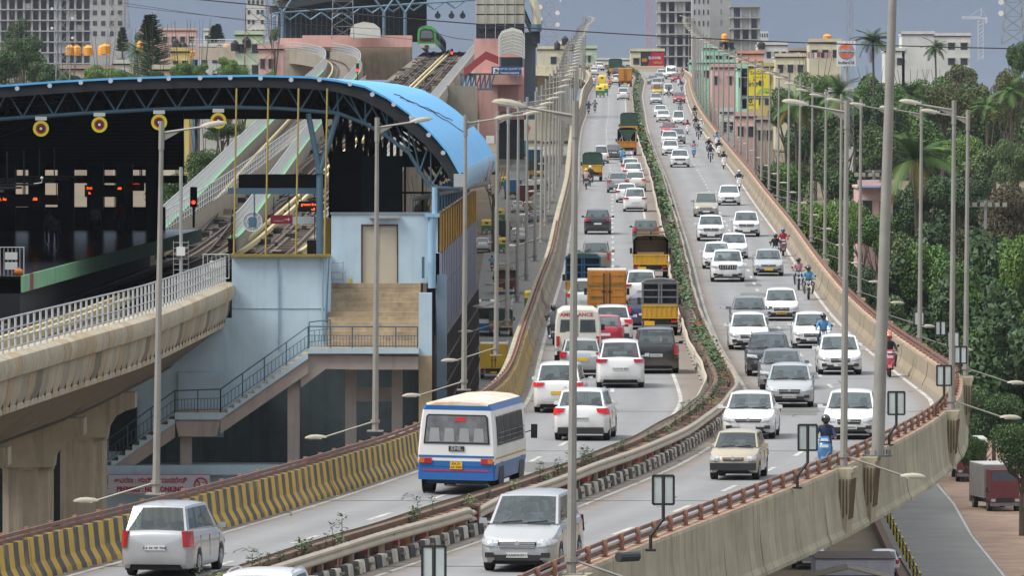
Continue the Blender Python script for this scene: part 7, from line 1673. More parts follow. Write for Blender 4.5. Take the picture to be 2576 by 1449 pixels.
b = MB(); FS(b, 700, 1066, -10, 105, 1300, 1); FS(b, 1066, 1073, -10, 70, 1300, 1); b.obj('end_wall', far_dk, fs)
for x in (709, 965, 1018): b = MB(); b.tube([fsx(x, 100, 1261), fsx(x, 30, 1261)], .28, 8); b.tube([fsx(x, 30, 1261), fsx(x-26, -8, 1261)], .2, 6); b.tube([fsx(x, 30, 1261), fsx(x+26, -8, 1261)], .2, 6); b.obj('column', steelf, fs)
b = MB(); [b.tube([fsx(650+i*26, 30+18*(i % 2)-(i*1.6 if i > 8 else 0), 1261.5), fsx(676+i*26, 30+18*((i+1) % 2)-(i*1.6 if i > 8 else 0), 1261.5)], .14, 5) for i in range(20)]; b.tube([fsx(690, 31, 1261.5), fsx(1190, -2, 1261.5)], .18, 6); b.obj('truss', steelf, fs)
for x in (1100, 1135, 1163): b = MB(); b.disc(fsx(x, 38, 1262), .48, 14, 'y', 0, .1); b.bar(fsx(x, 32, 1262), fsx(x, 26, 1262), .3); b.obj('target_disc', far_dk, fs)
b = MB(); FS(b, 760, 1035, 88, 118, 1225, 10); FS(b, 700, 760, 95, 118, 1240, 10); b.obj('platform_wall', pink, fs); b = MB(); FS(b, 690, 1035, 118, 200, 1236, 8); b.obj('substructure', via_m[1], fs)
wc = mat('white_canopy', '#d5d3cb', .5, var=.06, sc=.4); b = MB(); b.grid([[(at(x, 0, 1220).x, Yq, at(0, y, 1220).z) for x, y in ((880, 92), (882, 70), (892, 60), (915, 54), (940, 58), (955, 70), (957, 95))] for Yq in (1218, 1224)]); b.obj('entrance_canopy', wc, fs); b = MB(); b.extr([(at(x, 0, 1217.8).x, at(0, y, 1217.8).z) for x, y in ((880, 94), (882, 70), (892, 60), (915, 54), (940, 58), (955, 70), (957, 94))], 1217.6, 1217.9); b.obj('kiosk', wc, fs)
pk = thing('station_entrance', 'pink station entrance building with white barrel canopy', 'building')
def PK(x0, x1, y0, y1, m_, nm='wall', Y=1000, d=12): b = MB(); PB(b, x0, x1, y0, y1, Y, d); return b.obj(nm, m_, pk)
PK(1193, 1318, 95, 300, pink, d=8); PK(1228, 1312, 188, 212, pink, Y=996, d=4); PK(1205, 1252, 190, 360, pink, Y=997, d=3); PK(1198, 1300, 212, 292, mat('pink_shadow_recess', '#a97f7a', .85), Y=999.4, d=1); PK(1242, 1304, 205, 280, mat('pink_wall_shaded', '#b98f8a', .85), Y=999, d=1)  # both darker pinks carry the shade of the recess in their colour
PK(1252, 1318, 288, 400, far_dk, 'underpass', 1003, 6); PK(1318, 1347, 80, 300, mat('slate_column', '#56666e', .6, var=.1, sc=.3, streak=.2), 'column', 1001, 6)
PK(1196, 1320, 0, 96, far_dk, 'curtain_wall', 1000, 6)
for i in range(5):
    for j in range(4):
        x0 = 1197+i*24.5; y0 = -12+j*24.5
        if j < 3: PK(x0, x0+22.5, y0, y0+21.5, mat('ribbed_cladding', '#b4b2a6', .7, var=.06), 'cladding_panel', 999.6, .3)
        else: PK(x0, x0+22.5, y0-8, y0+10, mat('dark_window', (.03, .04, .05), .15, var=.2), 'window', 999.7, .2)
for i in range(6): PK(1196+i*24.5, 1197.2+i*24.5, -20, 96, rail_w, 'mullion', 999.3, .2)
b = MB(); cz = [(1253, 142), (1255, 92), (1262, 76), (1288, 68), (1312, 75), (1320, 92), (1318, 146)]
for k in range(6):
    f = k/6; g_ = (k+.92)/6
    b = MB(); r0 = [((x-PX)/20.3, 985+f*12, CZ-(y+ (26 if 0 < i < 6 else 0)*(1-f)-PY)/20.3) for i, (x, y) in enumerate(cz[1:6])]; r1 = [((x-PX)/20.3, 985+g_*12, CZ-(y+(26)*(1-g_)-PY)/20.3) for i, (x, y) in enumerate(cz[1:6])]; b.grid([r0, r1]); b.obj('canopy_sheet', wc, pk, smooth=True)
kq = 984.6/F
b = MB(); b.extr([((x-PX)*kq, CZ-(y-PY)*kq) for x, y in ((1253, 142), (1253, 92), (1262, 77), (1288, 68), (1312, 76), (1320, 92), (1320, 148), (1304, 138), (1288, 134), (1270, 136))], 984.6, 985.6); b.obj('canopy_front', wc, pk)
for k in range(7): b = MB(); b.tube([((x-PX)*kq, 984.5, CZ-(y+k*8.4-PY)*kq) for x, y in ((1253, 92), (1262, 83), (1288, 76), (1312, 83), (1320, 93))], .04, 4); b.obj('canopy_rib', mat('canopy_rib', '#a9a8a2', .6), pk)
PK(1260, 1316, 143, 168, far_dk, 'doorway', 990, 6); PK(1256, 1260, 143, 168, steelf, 'column', 989, .5); PK(1313, 1317, 143, 168, steelf, 'column', 989, .5)
sb = thing('station_sign', 'blue station name board with white logo below the barrel canopy', 'sign', at(1274, 187.5, 984)); k = 984/F; b = MB(); b.box(-38*k, 38*k, 0, .2, 0, 21*k); b.obj('board', mat('sign_blue', (.012, .07, .22), .5, var=.04), sb); b = MB(); b.box(-34*k, -20*k, -.03, 0, 3*k, 18*k); b.obj('logo_panel', white_paint, sb)
b = MB(); b.tube([(x*k, -.06, z*k) for x, z in ((-31, 6), (-27, 9), (-26, 15), (-29, 14), (-26, 8), (-23, 12), (-22, 8))], .06, 4); b.obj('logo', black_paint, sb); text('ಪೀಣ್ಯ ಇಂಡಸ್ಟ್ರಿ', .36, white_paint, parent=sb, loc=(.4, -.03, .72)); text('Peenya Industry', .36, white_paint, parent=sb, loc=(.4, -.03, .25), bold=.004)
b = MB(); p0, p1 = at(1166, 172, 990), at(1222, 128, 990); p2 = at(1253, 141, 990)
for a, c in ((p0, p1), (p1, p2)): b.hexa([a+Vector((0, 0, -1)), c+Vector((0, 0, -1)), c+Vector((0, 4, -1)), a+Vector((0, 4, -1)), a, c, c+Vector((0, 4, 0)), a+Vector((0, 4, 0))])
b.obj('stair_roof', mat('red_stair_roof', '#9c3d42', .6, var=.08), pk)
b = MB()
for x in range(1160, 1235, 12): b.bar(at(x, 186, 991), at(x, 224, 991), .2); b.bar(at(x, 224 if x % 24 else 186, 991), at(x+12, 186 if x % 24 else 224, 991), .18)
b.bar(at(1155, 186, 991), at(1240, 186, 991), .25); b.bar(at(1145, 224, 991), at(1240, 224, 991), .25); b.obj('stair_truss', steelf, pk)
b = MB(); [b.tube([at(1330, -30, 1000), at(1343, 5, 1000), at(1350, 40, 1000), at(1350, 75, 1000)], .5, 8)]; b.grid([[(at(x, 0, Yq).x, Yq, CZ-(y-PY)/20) for x, y in ((1310, -12), (1330, 5), (1342, 25), (1350, 50), (1352, 80))] for Yq in (995, 1000)]); b.obj('roof_arch', mat('cream_arch', '#cfc9b4', .6), pk)
PK(1335, 1362, 60, 78, steelf, 'gutter_box', 996, 3); PK(1338, 1358, 78, 108, far_dk, 'eave_bracket', 998, 3)
PK(1085, 1200, 215, 360, mat('plain_concrete', '#8f897c', .85, var=.12, sc=.4, streak=.4), 'support_wall', 930, 10)
PK(1222, 1243, 341, 360, white_paint, 'logo_board', 880, .3)

# ------------------------------------------------------------------ city
wcol = dict(pink='#cfaaa3', cream='#c9c2a8', mint='#9fcfb8', white='#c9cac6', peach='#cf9c86', grey='#a5a19a', tan='#a99a8c', yell='#cdb873', lgreen='#b6c6ac', blue='#5a86ad', orange='#c07a5a')
glz = mat('far_window', (.035, .045, .055), .3, var=.3, sc=.5)
def bld(x0, x1, y0, y1, s, col, lab, fl=3, nx=4, d=12, roof=True, nm='building', win=True, extra=None, wh=.45):
    Y = F/s; k = 1/s; X0, X1 = (x0-PX)*k, (x1-PX)*k; zt = CZ-(y0-PY)*k; zb = min(CZ-(y1-PY)*k, gz(Y)+.5); t = thing(nm, lab, 'building', ((X0+X1)/2, Y, zb)); w = (X1-X0)/2; h = zt-zb
    m_ = mat('wall_'+col, wcol[col], .85, var=.1, sc=.25, streak=.25) if col in wcol else col
    b = MB(); b.box(-w, w, 0, d, 0, h); b.obj('wall', m_, t)
    if roof: b = MB(); b.box(-w-.15, w+.15, -.15, d+.15, h-.02, h+.22); b.box(-w-.15, w+.15, -.15, .0, h, h+.8); b.obj('roof', mat('parapet_'+str(col), wcol.get(col, '#999999'), .85, var=.12, sc=.4), t)
    if win:
        fh = 3.1; vis = max(1, int((y1-y0)*k/fh)); 
        for j in range(vis):
            for i in range(nx):
                cx = -w+(i+.5)*2*w/nx; zc = h-1.9-j*fh
                if rnd.random() < .12: continue
                ww = min(.9, w/nx*.55); b = MB(); b.box(cx-ww, cx+ww, -.06, .02, zc-.65, zc+.65); o = b.obj('window', glz, t); b = MB(); b.box(cx-ww-.1, cx+ww+.1, -.45, 0, zc+.72, zc+.84); b.obj('sunshade', mat('sunshade', '#b5b0a6', .8), o)
    return t
tank_o = mat('tank_orange', (.75, .33, .04), .5, var=.06); tank_b = mat('tank_black', (.015, .017, .02), .5, var=.1)
def tank(x, y, s, m_, lab, r=.65, h=1.4):
    t = thing('water_tank', lab, 'water tank', at(x, y, F/s), 0, 'rooftop water tanks'); r *= .8; b = MB(); b.tube([(0, 0, 0), (0, 0, h*.78), (0, 0, h*.92), (0, 0, h)], [r, r, r*.7, r*.3], 14); [b.tube([(0, 0, h*q), (0, 0, h*q+.06)], r*1.04, 14) for q in (.2, .45, .7)]; b.obj('tank', m_, t, smooth=True); b = MB(); b.cyl((0, 0, h), r*.32, .12, 10); b.obj('lid', m_, t)
bl = [(150, 285, 176, 240, 17, 'tan', 'long tan flat-roofed house behind the tall lattice mast', 2, 4), (285, 325, 163, 215, 17, 'white', 'white house right of the tan one with stair tower', 2, 2), (385, 440, 178, 240, 20, 'cream', 'cream low house left of the conical pine', 1, 3),
 (404, 492, 78, 190, 11, 'pink', 'pale pink block behind the conical pine', 4, 4), (350, 405, 76, 190, 10, 'pink', 'pink block left part behind the pine', 4, 3), (430, 490, 125, 190, 15, 'blue', 'blue sided low building', 1, 2), (430, 475, 132, 200, 17, 'yell', 'yellow house between the two bushy trees', 2, 2), (500, 610, 120, 215, 15, 'white', 'white house with black water tanks', 2, 4), (512, 545, 78, 130, 9, 'white', 'distant white block left of the far conifers', 2, 2),
 (592, 660, 90, 215, 17, 'lgreen', 'pale green tall house with antenna mast', 4, 2), (640, 705, 115, 215, 16, 'grey', 'grey house beside the rusty lattice tower', 3, 3), (650, 712, 126, 240, 18, 'pink', 'dull pink block below the far viaduct', 3, 3), (620, 665, -10, 110, 8, 'white', 'white apartment tower behind the rusty lattice tower', 9, 4),
 (1352, 1432, 126, 175, 13.5, 'cream', 'cream house with black tanks right of the pink station', 2, 3), (1464, 1500, 124, 165, 12.5, 'lgreen', 'pale green house behind the far lamp posts', 2, 3), (1405, 1432, 114, 130, 13.4, 'cream', 'cream stair tower on the house right of the pink station', 1, 1),
 (1500, 1640, 152, 175, 9, 'white', 'long low white shed on the skyline', 1, 8), (1586, 1670, 131, 160, 12, 'cream', 'cream house carrying the red and black billboard', 1, 3), (1768, 1847, 123, 175, 13.5, 'mint', 'mint green house with two black tanks', 2, 3), (1735, 1850, 160, 205, 14, 'mint', 'low mint house beside the right barrier', 2, 4),
 (1855, 1920, 137, 175, 14, 'peach', 'peach block with round vents', 1, 4), (1790, 1862, 172, 260, 16, 'pink', 'pink and grey shop block', 3, 4), (1856, 1880, 175, 280, 17, 'mint', 'narrow green striped shop building', 3, 2), (1812, 1850, 285, 330, 18, 'white', 'small white shop beside the lamp posts', 1, 2), (1850, 1900, 296, 345, 18.5, 'pink', 'small pink shop below the yellow billboard', 1, 2), (1902, 1945, 305, 350, 18.5, 'tan', 'small tan shop beside the dark trees', 1, 2), (1862, 1945, 170, 300, 16.5, 'yell', 'building behind the yellow billboard', 3, 3),
 (1905, 1980, 115, 190, 12, 'white', 'white flat-roofed block left of the tan house', 2, 4), (1985, 2100, 130, 210, 14, 'tan', 'tan terraced house with washing on its roof', 2, 4), (2035, 2115, 108, 135, 14.2, 'cream', 'cream upper storey with orange tanks', 1, 3), (1950, 2025, 145, 200, 14.5, 'cream', 'cream terrace house left of the washing line', 1, 3),
 (2268, 2348, 88, 200, 13, 'white', 'tall white plain wall building with solar heaters', 3, 3), (2345, 2440, 92, 180, 12.5, 'white', 'white building with roof frames right of the blank wall', 2, 3), (2225, 2275, 130, 190, 13, 'white', 'low white house left of the blank wall', 1, 2), (2160, 2245, 473, 560, 26, 'pink', 'small pink house with blue sheet roof among the trees', 1, 2), (2085, 2145, 235, 300, 20, 'white', 'white house hidden in the trees', 1, 2)]
for x0, x1, y0, y1, s, col, lab, fl, nx in bl: bld(x0, x1, y0, y1, s, col, lab, fl, nx, win='plain' not in lab)
for i, (x, y, s, c, r) in enumerate(sorted(((176, 138, 17, 0, .8), (194, 139, 17, 0, .75), (222, 139, 17, 0, .9), (256, 138, 17, 0, .7), (266, 135, 17, 0, .9), (352, 128, 17, 0, .6), (441, 119, 15, 1, .7), (449, 128, 15, 1, .7), (462, 128, 15, 1, .7), (552, 133, 15, 1, .7), (571, 131, 15, 0, .8), (591, 128, 17, 1, .8), (620, 120, 17, 1, .8), (484, 140, 17, 0, .5), (1401, 124, 13.5, 1, .7), (1421, 112, 13.5, 1, .8), (1440, 130, 13.5, 1, .6), (1818, 122, 13.5, 1, .9), (1836, 122, 13.5, 1, .9), (1822, 104, 13.5, 0, .75), (1915, 122, 12, 1, .9), (2080, 106, 14, 0, 1.0), (2094, 130, 14, 0, .8), (2112, 134, 14, 0, .8), (2240, 135, 14, 1, .7), (2210, 100, 13, 1, .3)))):
    tank(x, y, s, [tank_o, tank_b][c], f'{["orange", "black"][c]} rooftop water tank, {ordn(i)} of the tanks counted from the left', r, 1.5 if r > .5 else .8)
# unfinished tower blocks
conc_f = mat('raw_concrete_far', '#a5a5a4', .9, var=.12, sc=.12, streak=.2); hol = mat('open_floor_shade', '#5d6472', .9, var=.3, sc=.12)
def frame_tower(x0, x1, ytop, s, fh, nb, lab, solid=0, d=18):
    Y = F/s; k = 1/s; X0, X1 = (x0-PX)*k, (x1-PX)*k; w = (X1-X0)/2; t = thing('unfinished_tower', lab, 'tower block', ((X0+X1)/2, Y, gz(Y))); zt = CZ-(ytop-PY)*k-gz(Y); n = int(zt/fh)
    for j in range(n+1): b = MB(); z = zt-j*fh; b.box(-w-.6, w+.6, -.6, d, z-.35, z); b.obj('floor_slab', conc_f, t)
    for i in range(nb+1): b = MB(); x = -w+2*w*i/nb; b.box(x-.35, x+.35, 0, .8, 0, zt); b.box(x-.35, x+.35, d-2, d-1.2, 0, zt); b.obj('column', conc_f, t)
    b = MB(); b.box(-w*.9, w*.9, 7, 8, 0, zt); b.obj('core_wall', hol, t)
    if solid:
        for j in range(n):
            for i in range(nb):
                if rnd.random() < solid:
                    b = MB(); x = -w+2*w*i/nb; z = zt-j*fh; b.box(x+.4, x+2*w/nb-.4, .3, .5, z-fh+.1, z-.35 if rnd.random() < .6 else z-1.6); b.obj('infill_wall', conc_f, t)
def slab_tower(x0, x1, ytop, s, fh, nx, lab, col='raw', win=.5):
    Y = F/s; k = 1/s; X0, X1 = (x0-PX)*k, (x1-PX)*k; w = (X1-X0)/2; zt = CZ-(ytop-PY)*k-gz(Y); t = thing('tower_block', lab, 'tower block', ((X0+X1)/2, Y, gz(Y))); b = MB(); b.box(-w, w, 0, 14, 0, zt); b.obj('wall', conc_f if col == 'raw' else mat('far_white_tower', '#c3c8cd', .85, var=.05), t)
    for j in range(int(zt/fh)):
        z = zt-j*fh-fh*.7
        if z < CZ-3: break
        for i in range(nx): cx = -w+(i+.5)*2*w/nx; b = MB(); b.box(cx-w/nx*win, cx+w/nx*win, -.1, .05, z, z+fh*.45); b.obj('window', glz, t)
frame_tower(-20, 140, -60, 8, 3.4, 8, 'unfinished concrete frame tower at the top left edge', .15); frame_tower(150, 228, -60, 8, 3.4, 4, 'second unfinished frame tower left of the plain grey one', .2)
slab_tower(228, 312, -60, 8.2, 3.2, 4, 'grey tower block with rows of small windows at the top left'); slab_tower(66, 100, -60, 7.5, 3.2, 2, 'grey stair core between the unfinished towers')
frame_tower(1658, 1741, 0, 9, 3.1, 4, 'unfinished frame tower with open floors right of the crane mast', .2); slab_tower(1741, 1786, -40, 9.1, 3.1, 4, 'plain concrete tower with slit windows', win=.28)
slab_tower(1786, 1840, -40, 8.9, 3.1, 1, 'blank ribbed concrete lift tower', win=.02); frame_tower(1842, 1908, 14, 9, 3.1, 3, 'lower unfinished block with protruding slabs', .5); slab_tower(1908, 1932, 78, 7, 3, 4, 'small white far tower right of the unfinished blocks', 'w')
# lattice masts
def mast(x, y0, y1, s, w0, w1, lab, m_, legs=4, nm='lattice_mast', ants=True):
    Y = F/s; base = at(x, y1, Y); H = (y1-y0)/s; t = thing(nm, lab, 'mast', base); n = max(4, int(H/(w0*(1.1 if legs == 4 else 1.6)))); b = MB(); wid = lambda q: w0+(w1-w0)*q
    r = max(.022, (1.15 if s < 15 else .65)/s) if legs == 4 else .018
    cs = [(-1, -1), (1, -1), (1, 1), (-1, 1)] if legs == 4 else [(-1, -.6), (1, -.6), (0, 1)]
    for cx, cy in cs: b.bar((cx*w0/2, cy*w0/2, 0), (cx*w1/2, cy*w1/2, H), r*1.5)
    b.obj('leg', m_, t); b = MB()
    for i in range(n):
        a, c = wid(i/n)/2, wid((i+1)/n)/2; z0, z1 = H*i/n, H*(i+1)/n
        for j in range(len(cs)):
            p, q = cs[j], cs[(j+1) % len(cs)]; b.bar((p[0]*a, p[1]*a, z0), (q[0]*c, q[1]*c, z1), r); b.bar((q[0]*a, q[1]*a, z0), (p[0]*c, p[1]*c, z1), r); b.bar((p[0]*c, p[1]*c, z1), (q[0]*c, q[1]*c, z1), r)
    b.obj('bracing', m_, t)
    if ants:
        for k in range(3): b = MB(); a = k*2.1; b.box(w1*math.cos(a)*1.2-.15, w1*math.cos(a)*1.2+.15, -w1, -w1+.3, H*(.84+.03*k), H*(.84+.03*k)+2.2); b.obj('antenna_panel', white_paint, t)
        for k in range(4): b = MB(); b.disc(((-1)**k*w1*.9, -w1, H*(.45+.1*k)), .5 if s < 15 else .16, 12, 'y', 0, .3); b.obj('dish', white_paint, t)
ms_ = mat('mast_steel', '#8f9296', .6, .2, var=.1); mr = mat('mast_red', '#8a4a4c', .7, var=.1); rusty = mat('rusty_lattice', '#6d5044', .8, var=.2)
mast(158, -40, 205, 22, 1.6, 1.3, 'telecom lattice mast with antenna panels at the upper left', ms_); mast(300, -40, 175, 9, 7, 4, 'tall tapering power pylon at the upper left', ms_, ants=False)
mast(650, 20, 245, 20, 3.6, 3.2, 'rusty scaffold tower left of the far station', rusty, ants=False); mast(862, -30, 97, 20, 2.8, 2.4, 'grey lattice mast in front of the far station', ms_, ants=False); mast(1380, -20, 128, 12, 4.2, 2.0, 'telecom tower crowded with dishes right of the pink station', mat('mast_lilac', '#9a8d98', .6))
mast(1633, -30, 132, 10, 1.5, 1.5, 'pink crane mast left of the unfinished towers', mat('crane_pink', '#b98f8a', .7), ants=False); mast(2137, -30, 400, 24, .85, .6, 'thin triangular mast in front of the round fuel logo sign', ms_, legs=3, ants=False); mast(2548, -30, 110, 14, 4, 2.6, 'telecom tower at the top right corner', ms_)
t = thing('tower_crane', 'pale tower crane on the skyline at upper right', 'crane', at(2466, 150, 2200)); k = 2200/F; b = MB(); mcr = mat('crane_white', '#b9bcc6', .6)
for s_ in (-.7, .7): b.bar((s_, 0, 0), (s_, 0, 105*k), .3)
for i in range(10): b.bar((-.7, 0, i*10.5*k), (.7, 0, (i+1)*10.5*k), .2)
b.obj('mast', mcr, t); b = MB(); b.bar((-47*k, 0, 105*k), (17*k, 0, 105*k), .5); b.bar((-47*k, 0, 109*k), (0, 0, 109*k), .3); [b.bar((-47*k+i*8*k, 0, 105*k), (-43*k+i*8*k, 0, 109*k), .2) for i in range(6)]; b.bar((0, 0, 105*k), (2*k, 0, 130*k), .3); b.bar((2*k, 0, 130*k), (-30*k, 0, 109*k), .12); b.bar((2*k, 0, 130*k), (15*k, 0, 106*k), .12); b.box(11*k, 17*k, -.5, .5, 92*k, 105*k); b.obj('jib', mcr, t)
# billboards and signs
def board(x0, x1, y0, y1, s, m_, lab, nm='billboard'):
    Y = F/s; k = 1/s; t = thing(nm, lab, 'billboard' if nm == 'billboard' else 'sign', at((x0+x1)/2, y1, Y)); w, h = (x1-x0)*k/2, (y1-y0)*k; b = MB(); b.box(-w, w, 0, .4, 0, h); b.obj('panel', m_, t); return t, w, h
gy = mat('billboard_yellow', (.82, .66, .02), .6, var=.04, sc=.3); gk = mat('billboard_ink', (.03, .05, .02), .6, var=0)
t, w, h = board(1865, 1937, 174, 240, 17, gy, 'large yellow cement billboard with a small window in it'); text('SAGAR', .72, gk, parent=t, loc=(.35, -.02, h*.87), bold=.003, squash=1.05); text('C E M E N T', .36, gk, parent=t, loc=(.5, -.02, h*.70)); text('ಸಾಗರ್', .85, gk, parent=t, loc=(-.7, -.02, h*.42), bold=.01)
b = MB()
for cx, cz_, r in ((-w*.75, h*.86, .30), (-w*.1, h*.6, .22)):
    for j in range(8): a = j*math.pi/4; b.disc((cx+r*.62*math.cos(a), -.03, cz_+r*.62*math.sin(a)), r*.3, 8, 'y', 0, .03)
b.obj('flower_logo', gk, t); b = MB(); b.extr([(0, .2), (1.6, .5), (2.0, .3), (2.1, 1.1), (1.2, 1.2), (.5, .9)], -.04, -.01); b.obj('hands_picture', mat('billboard_green', (.35, .5, .05), .6), t); b = MB(); b.box(w*.2, w*.5, -.06, 0, h*.38, h*.58); b.obj('window', glz, t)
b = MB(); b.box(-w, w, -.02, .3, -.55, -.05); b.obj('strip_board', mat('strip_dark', (.04, .08, .07), .6), t); text('ಸಾಗರ್ ಸಿಮೆಂಟ್ಸ್ ಲಿಮಿಟೆಡ್', .34, white_paint, parent=t, loc=(0, -.03, -.3))
t, w, h = board(1866, 1908, 248, 273, 17, gy, 'small yellow cement board below the large one'); text('SAGAR', .45, gk, parent=t, loc=(0, -.02, h*.4), bold=.006); b = MB(); [b.disc((.22*math.cos(a), -.03, h*.8+.22*math.sin(a)), .09, 8, 'y', 0, .03) for a in np.linspace(0, 5.5, 8)]; b.obj('flower_logo', gk, t)
t, w, h = board(1611, 1670, 131, 165, 12.5, mat('billboard_red', (.42, .01, .05), .5, var=.05), 'red and black billboard on the skyline in the middle'); b = MB(); b.extr([(-w, 0), (-w*.4, 0), (-w*.1, h), (-w, h)], -.05, 0); b.obj('black_half', black_paint, t); text('SUNVIK', .8, white_paint, parent=t, loc=(.5, -.06, h*.58), bold=.01, squash=.95); text('GOLD', .62, mat('gold_letters', (.75, .45, .02), .5, var=0), parent=t, loc=(1.1, -.06, h*.24), bold=.008); b = MB(); b.box(-w*.9, -w*.45, -.08, -.05, h*.3, h*.55); b.obj('product_picture', org, t)
# IndianOil sign
Y = F/20; t = thing('fuel_station_sign', 'tall white fuel station sign with orange roundel rising above the trees', 'sign', at(2128, 166, Y)); k = Y/F; b = MB(); b.box(-23.5*k, 23.5*k, 0, .5, 0, 64*k); b.obj('panel', white_paint, t)
navy = mat('logo_navy', (.01, .03, .20), .5, var=0); ora = mat('logo_orange', (.75, .13, .01), .5, var=0); cc = 38*k
for r, dy, m_ in ((21*k, -.03, white_paint), (20*k, -.05, navy), (18.5*k, -.08, white_paint), (17.8*k, -.10, ora)): b = MB(); b.disc((0, dy, cc), r, 36, 'y', 0, .03); b.obj('roundel', m_, t)
b = MB(); b.box(-17.8*k, 17.8*k, -.14, -.12, cc-4.6*k, cc+4.6*k); b.obj('band', navy, t); b = MB(); [b.box(-17.6*k, 17.6*k, -.145, -.12, cc+s_*5*k-.3*k, cc+s_*5*k+.3*k) for s_ in (-1, 1)]; b.obj('band_line', white_paint, t); text('इंडियनऑयल', .42, white_paint, parent=t, loc=(0, -.16, cc), bold=.008); text('IndianOil', .55, navy, parent=t, loc=(0, -.02, 9*k), bold=.012)
b = MB(); b.tube([(0, .3, -400*k), (0, .3, 0)], .3, 10); b.obj('pole', galv, t)
for x, y, s, lb in ((2196, 432, 25, 'floodlight mast with lamp cluster among the palms'), (2478, 508, 27, 'floodlight mast with crossbar among the dark trees at right')):
    t = thing('floodlight_mast', lb, 'mast', at(x, y+120, F/s)); b = MB(); b.tube([(0, 0, -3), (0, 0, 124/s)], .14, 8); b.obj('pole', galv, t); b = MB(); b.bar((-1.9, 0, 108/s), (1.9, 0, 108/s), .16); b.bar((-.8, 0, 122/s), (.8, 0, 122/s), .2); b.obj('crossbar', cage, t)
    for k in range(6): b = MB(); b.box(-1.9+k*.7, -1.5+k*.7, -.3, .1, 108/s, 108/s+.4); b.obj('floodlight', lamp_m, t)
cl = thing('clothes_line', 'washing hung on a line on the tan terraced house roof', 'laundry', at(2045, 150, F/14.3)); q = random.Random(2)
for k in range(11): b = MB(); x = -3.2+k*.6; h_ = q.uniform(.7, 1.1); b.box(x-.24, x+.24, -.4, -.36, 1.3-h_, 1.3); b.obj('cloth', [SH['rose'], SH['white'], SH['red'], SH['navy'], SH['pink']][k % 5], cl)
b = MB(); b.tube([(-3.6, -.38, 1.32), (3.6, -.38, 1.32)], .03, 4); b.tube([(-3.6, -.38, -.2), (-3.6, -.38, 1.4)], .05, 5); b.tube([(3.6, -.38, -.2), (3.6, -.38, 1.4)], .05, 5); b.obj('line', cabm, cl)
# overhead wires
for i, (x0, y0, x1, y1, Y) in enumerate(((480, -4, 2700, 125, 700), (300, 5, 1100, 105, 900), (320, 15, 1000, 75, 900), (1050, 62, 1190, 100, 700))):
    b = MB(); A, B_ = at(x0, y0, Y), at(x1, y1, Y); b.tube([A.lerp(B_, j/16)-Vector((0, 0, math.sin(math.pi*j/16)*(.3 if i else .9))) for j in range(17)], .05 if i == 0 else .025, 4); tag(b.obj('overhead_cable', cabm), f'black overhead cable crossing the sky, {["the thickest, running from upper left to upper right", "upper thin one at the left", "lower thin one at the left", "short one near the train"][i]}', 'cable')
# ------------------------------------------------------------------ right parapet furniture
big = thing('tall_mast', 'very tall thick grey mast on the right parapet, leaving the top of the picture', 'mast', DP(2207, 1150, .93)+Vector((0, 0, .94))-Vector((0, 0, .93))); b = MB(); b.tube([(0, 0, 0), (.16, 0, 5), (.52, 0, 16), (.62, 0, 20)], [.19, .165, .105, .09], 10); b.obj('pole', galv_old, big, smooth=True); b = MB(); b.cyl((0, 0, 0), .42, .06, 12); [b.cyl((.34*math.cos(a), .34*math.sin(a), .05), .03, .14, 6) for a in np.linspace(0, 5.76, 10)]; b.obj('base_flange', cage, big); pilaster(t_of(big.location.y), .8)
sf = mat('board_frame_black', (.02, .02, .018), .6, var=.2, sc=3); sp = mat('board_pale', (.50, .55, .54), .6, var=.10, sc=1.5, streak=.3)
for i, (xb, yb, xc, y0, y1) in enumerate(((1062, 1600, 1091, 1375, 1455), (1636, 1385, 1668, 1197, 1269), (2005, 1228, 2031, 1069, 1133), (2236, 1120, 2254, 986, 1043), (2352, 1048, 2374, 920, 970), (2384, 965, 2415, 872, 914), (2372, 900, 2397, 835, 875), (2342, 880, 2365, 808, 843), (2290, 862, 2311, 784, 818))):
    p = DP(xb, yb, .935); s = F/p.y
    if i == 0: p = Vector((fR(160)-9.5, 160, 0)); s = 125; p = Vector(((xb-PX)/s, 160, CZ-10.7))
    dx = (xc-xb)/s; z0 = CZ-(y1-PY)/s-p.z; z1 = CZ-(y0-PY)/s-p.z; w = (z1-z0)*.365
    t = thing('frame_board', f'two-panel board in black frame, {["at the bottom edge", "on the rail right of the silver people carrier", "in front of the blue scooter", "right of the tall mast", "at the outer bend", "beyond the bend, nearest", "beyond the bend, second", "beyond the bend, third", "beyond the bend, farthest"][i]}', 'sign', p, 0, 'framed boards along the right barrier')
    b = MB(); zz = [0, .5*z0*.55, z0*.62]; b.tube([(0, 0, 0), (0, 0, z0*.32), (dx, 0, z0*.68), (dx, 0, z1)], .045, 6); b.box(-.12, .12, -.12, .12, -.02, .03); b.obj('post', sf, t)
    for s_ in (-1, 1): b = MB(); b.box(dx+min(s_*.04, s_*w), dx+max(s_*.04, s_*w), -.02, .02, z0, z1); b.obj('panel', sp, t)
    b = MB()
    for q in ((-w, z0, w, z0), (-w, z1, w, z1), (-w, z0, -w, z1), (w, z0, w, z1)): b.bar((dx+q[0], -.01, q[1]), (dx+q[2], -.01, q[3]), .05)
    b.obj('frame', sf, t)
pc = DP(2450-610, 1413, 0); b = MB(); p = DP(1537, 1449, .93)
b.tube([(p.x+.35*math.cos(a)*(1+.08*math.sin(3*a)), p.y-.3, p.z-.55+.45*math.sin(a)) for a in np.linspace(0, 18, 60)], .02, 5); b.tube([(p.x+.3, p.y, p.z-.2), (p.x+1.0, p.y-.2, p.z-.5), (p.x+.7, p.y-.3, p.z-.1)], .015, 5); tag(b.obj('cable_coil', cabm), 'coil of black cable hanging over the right parapet at the bottom', 'cable')
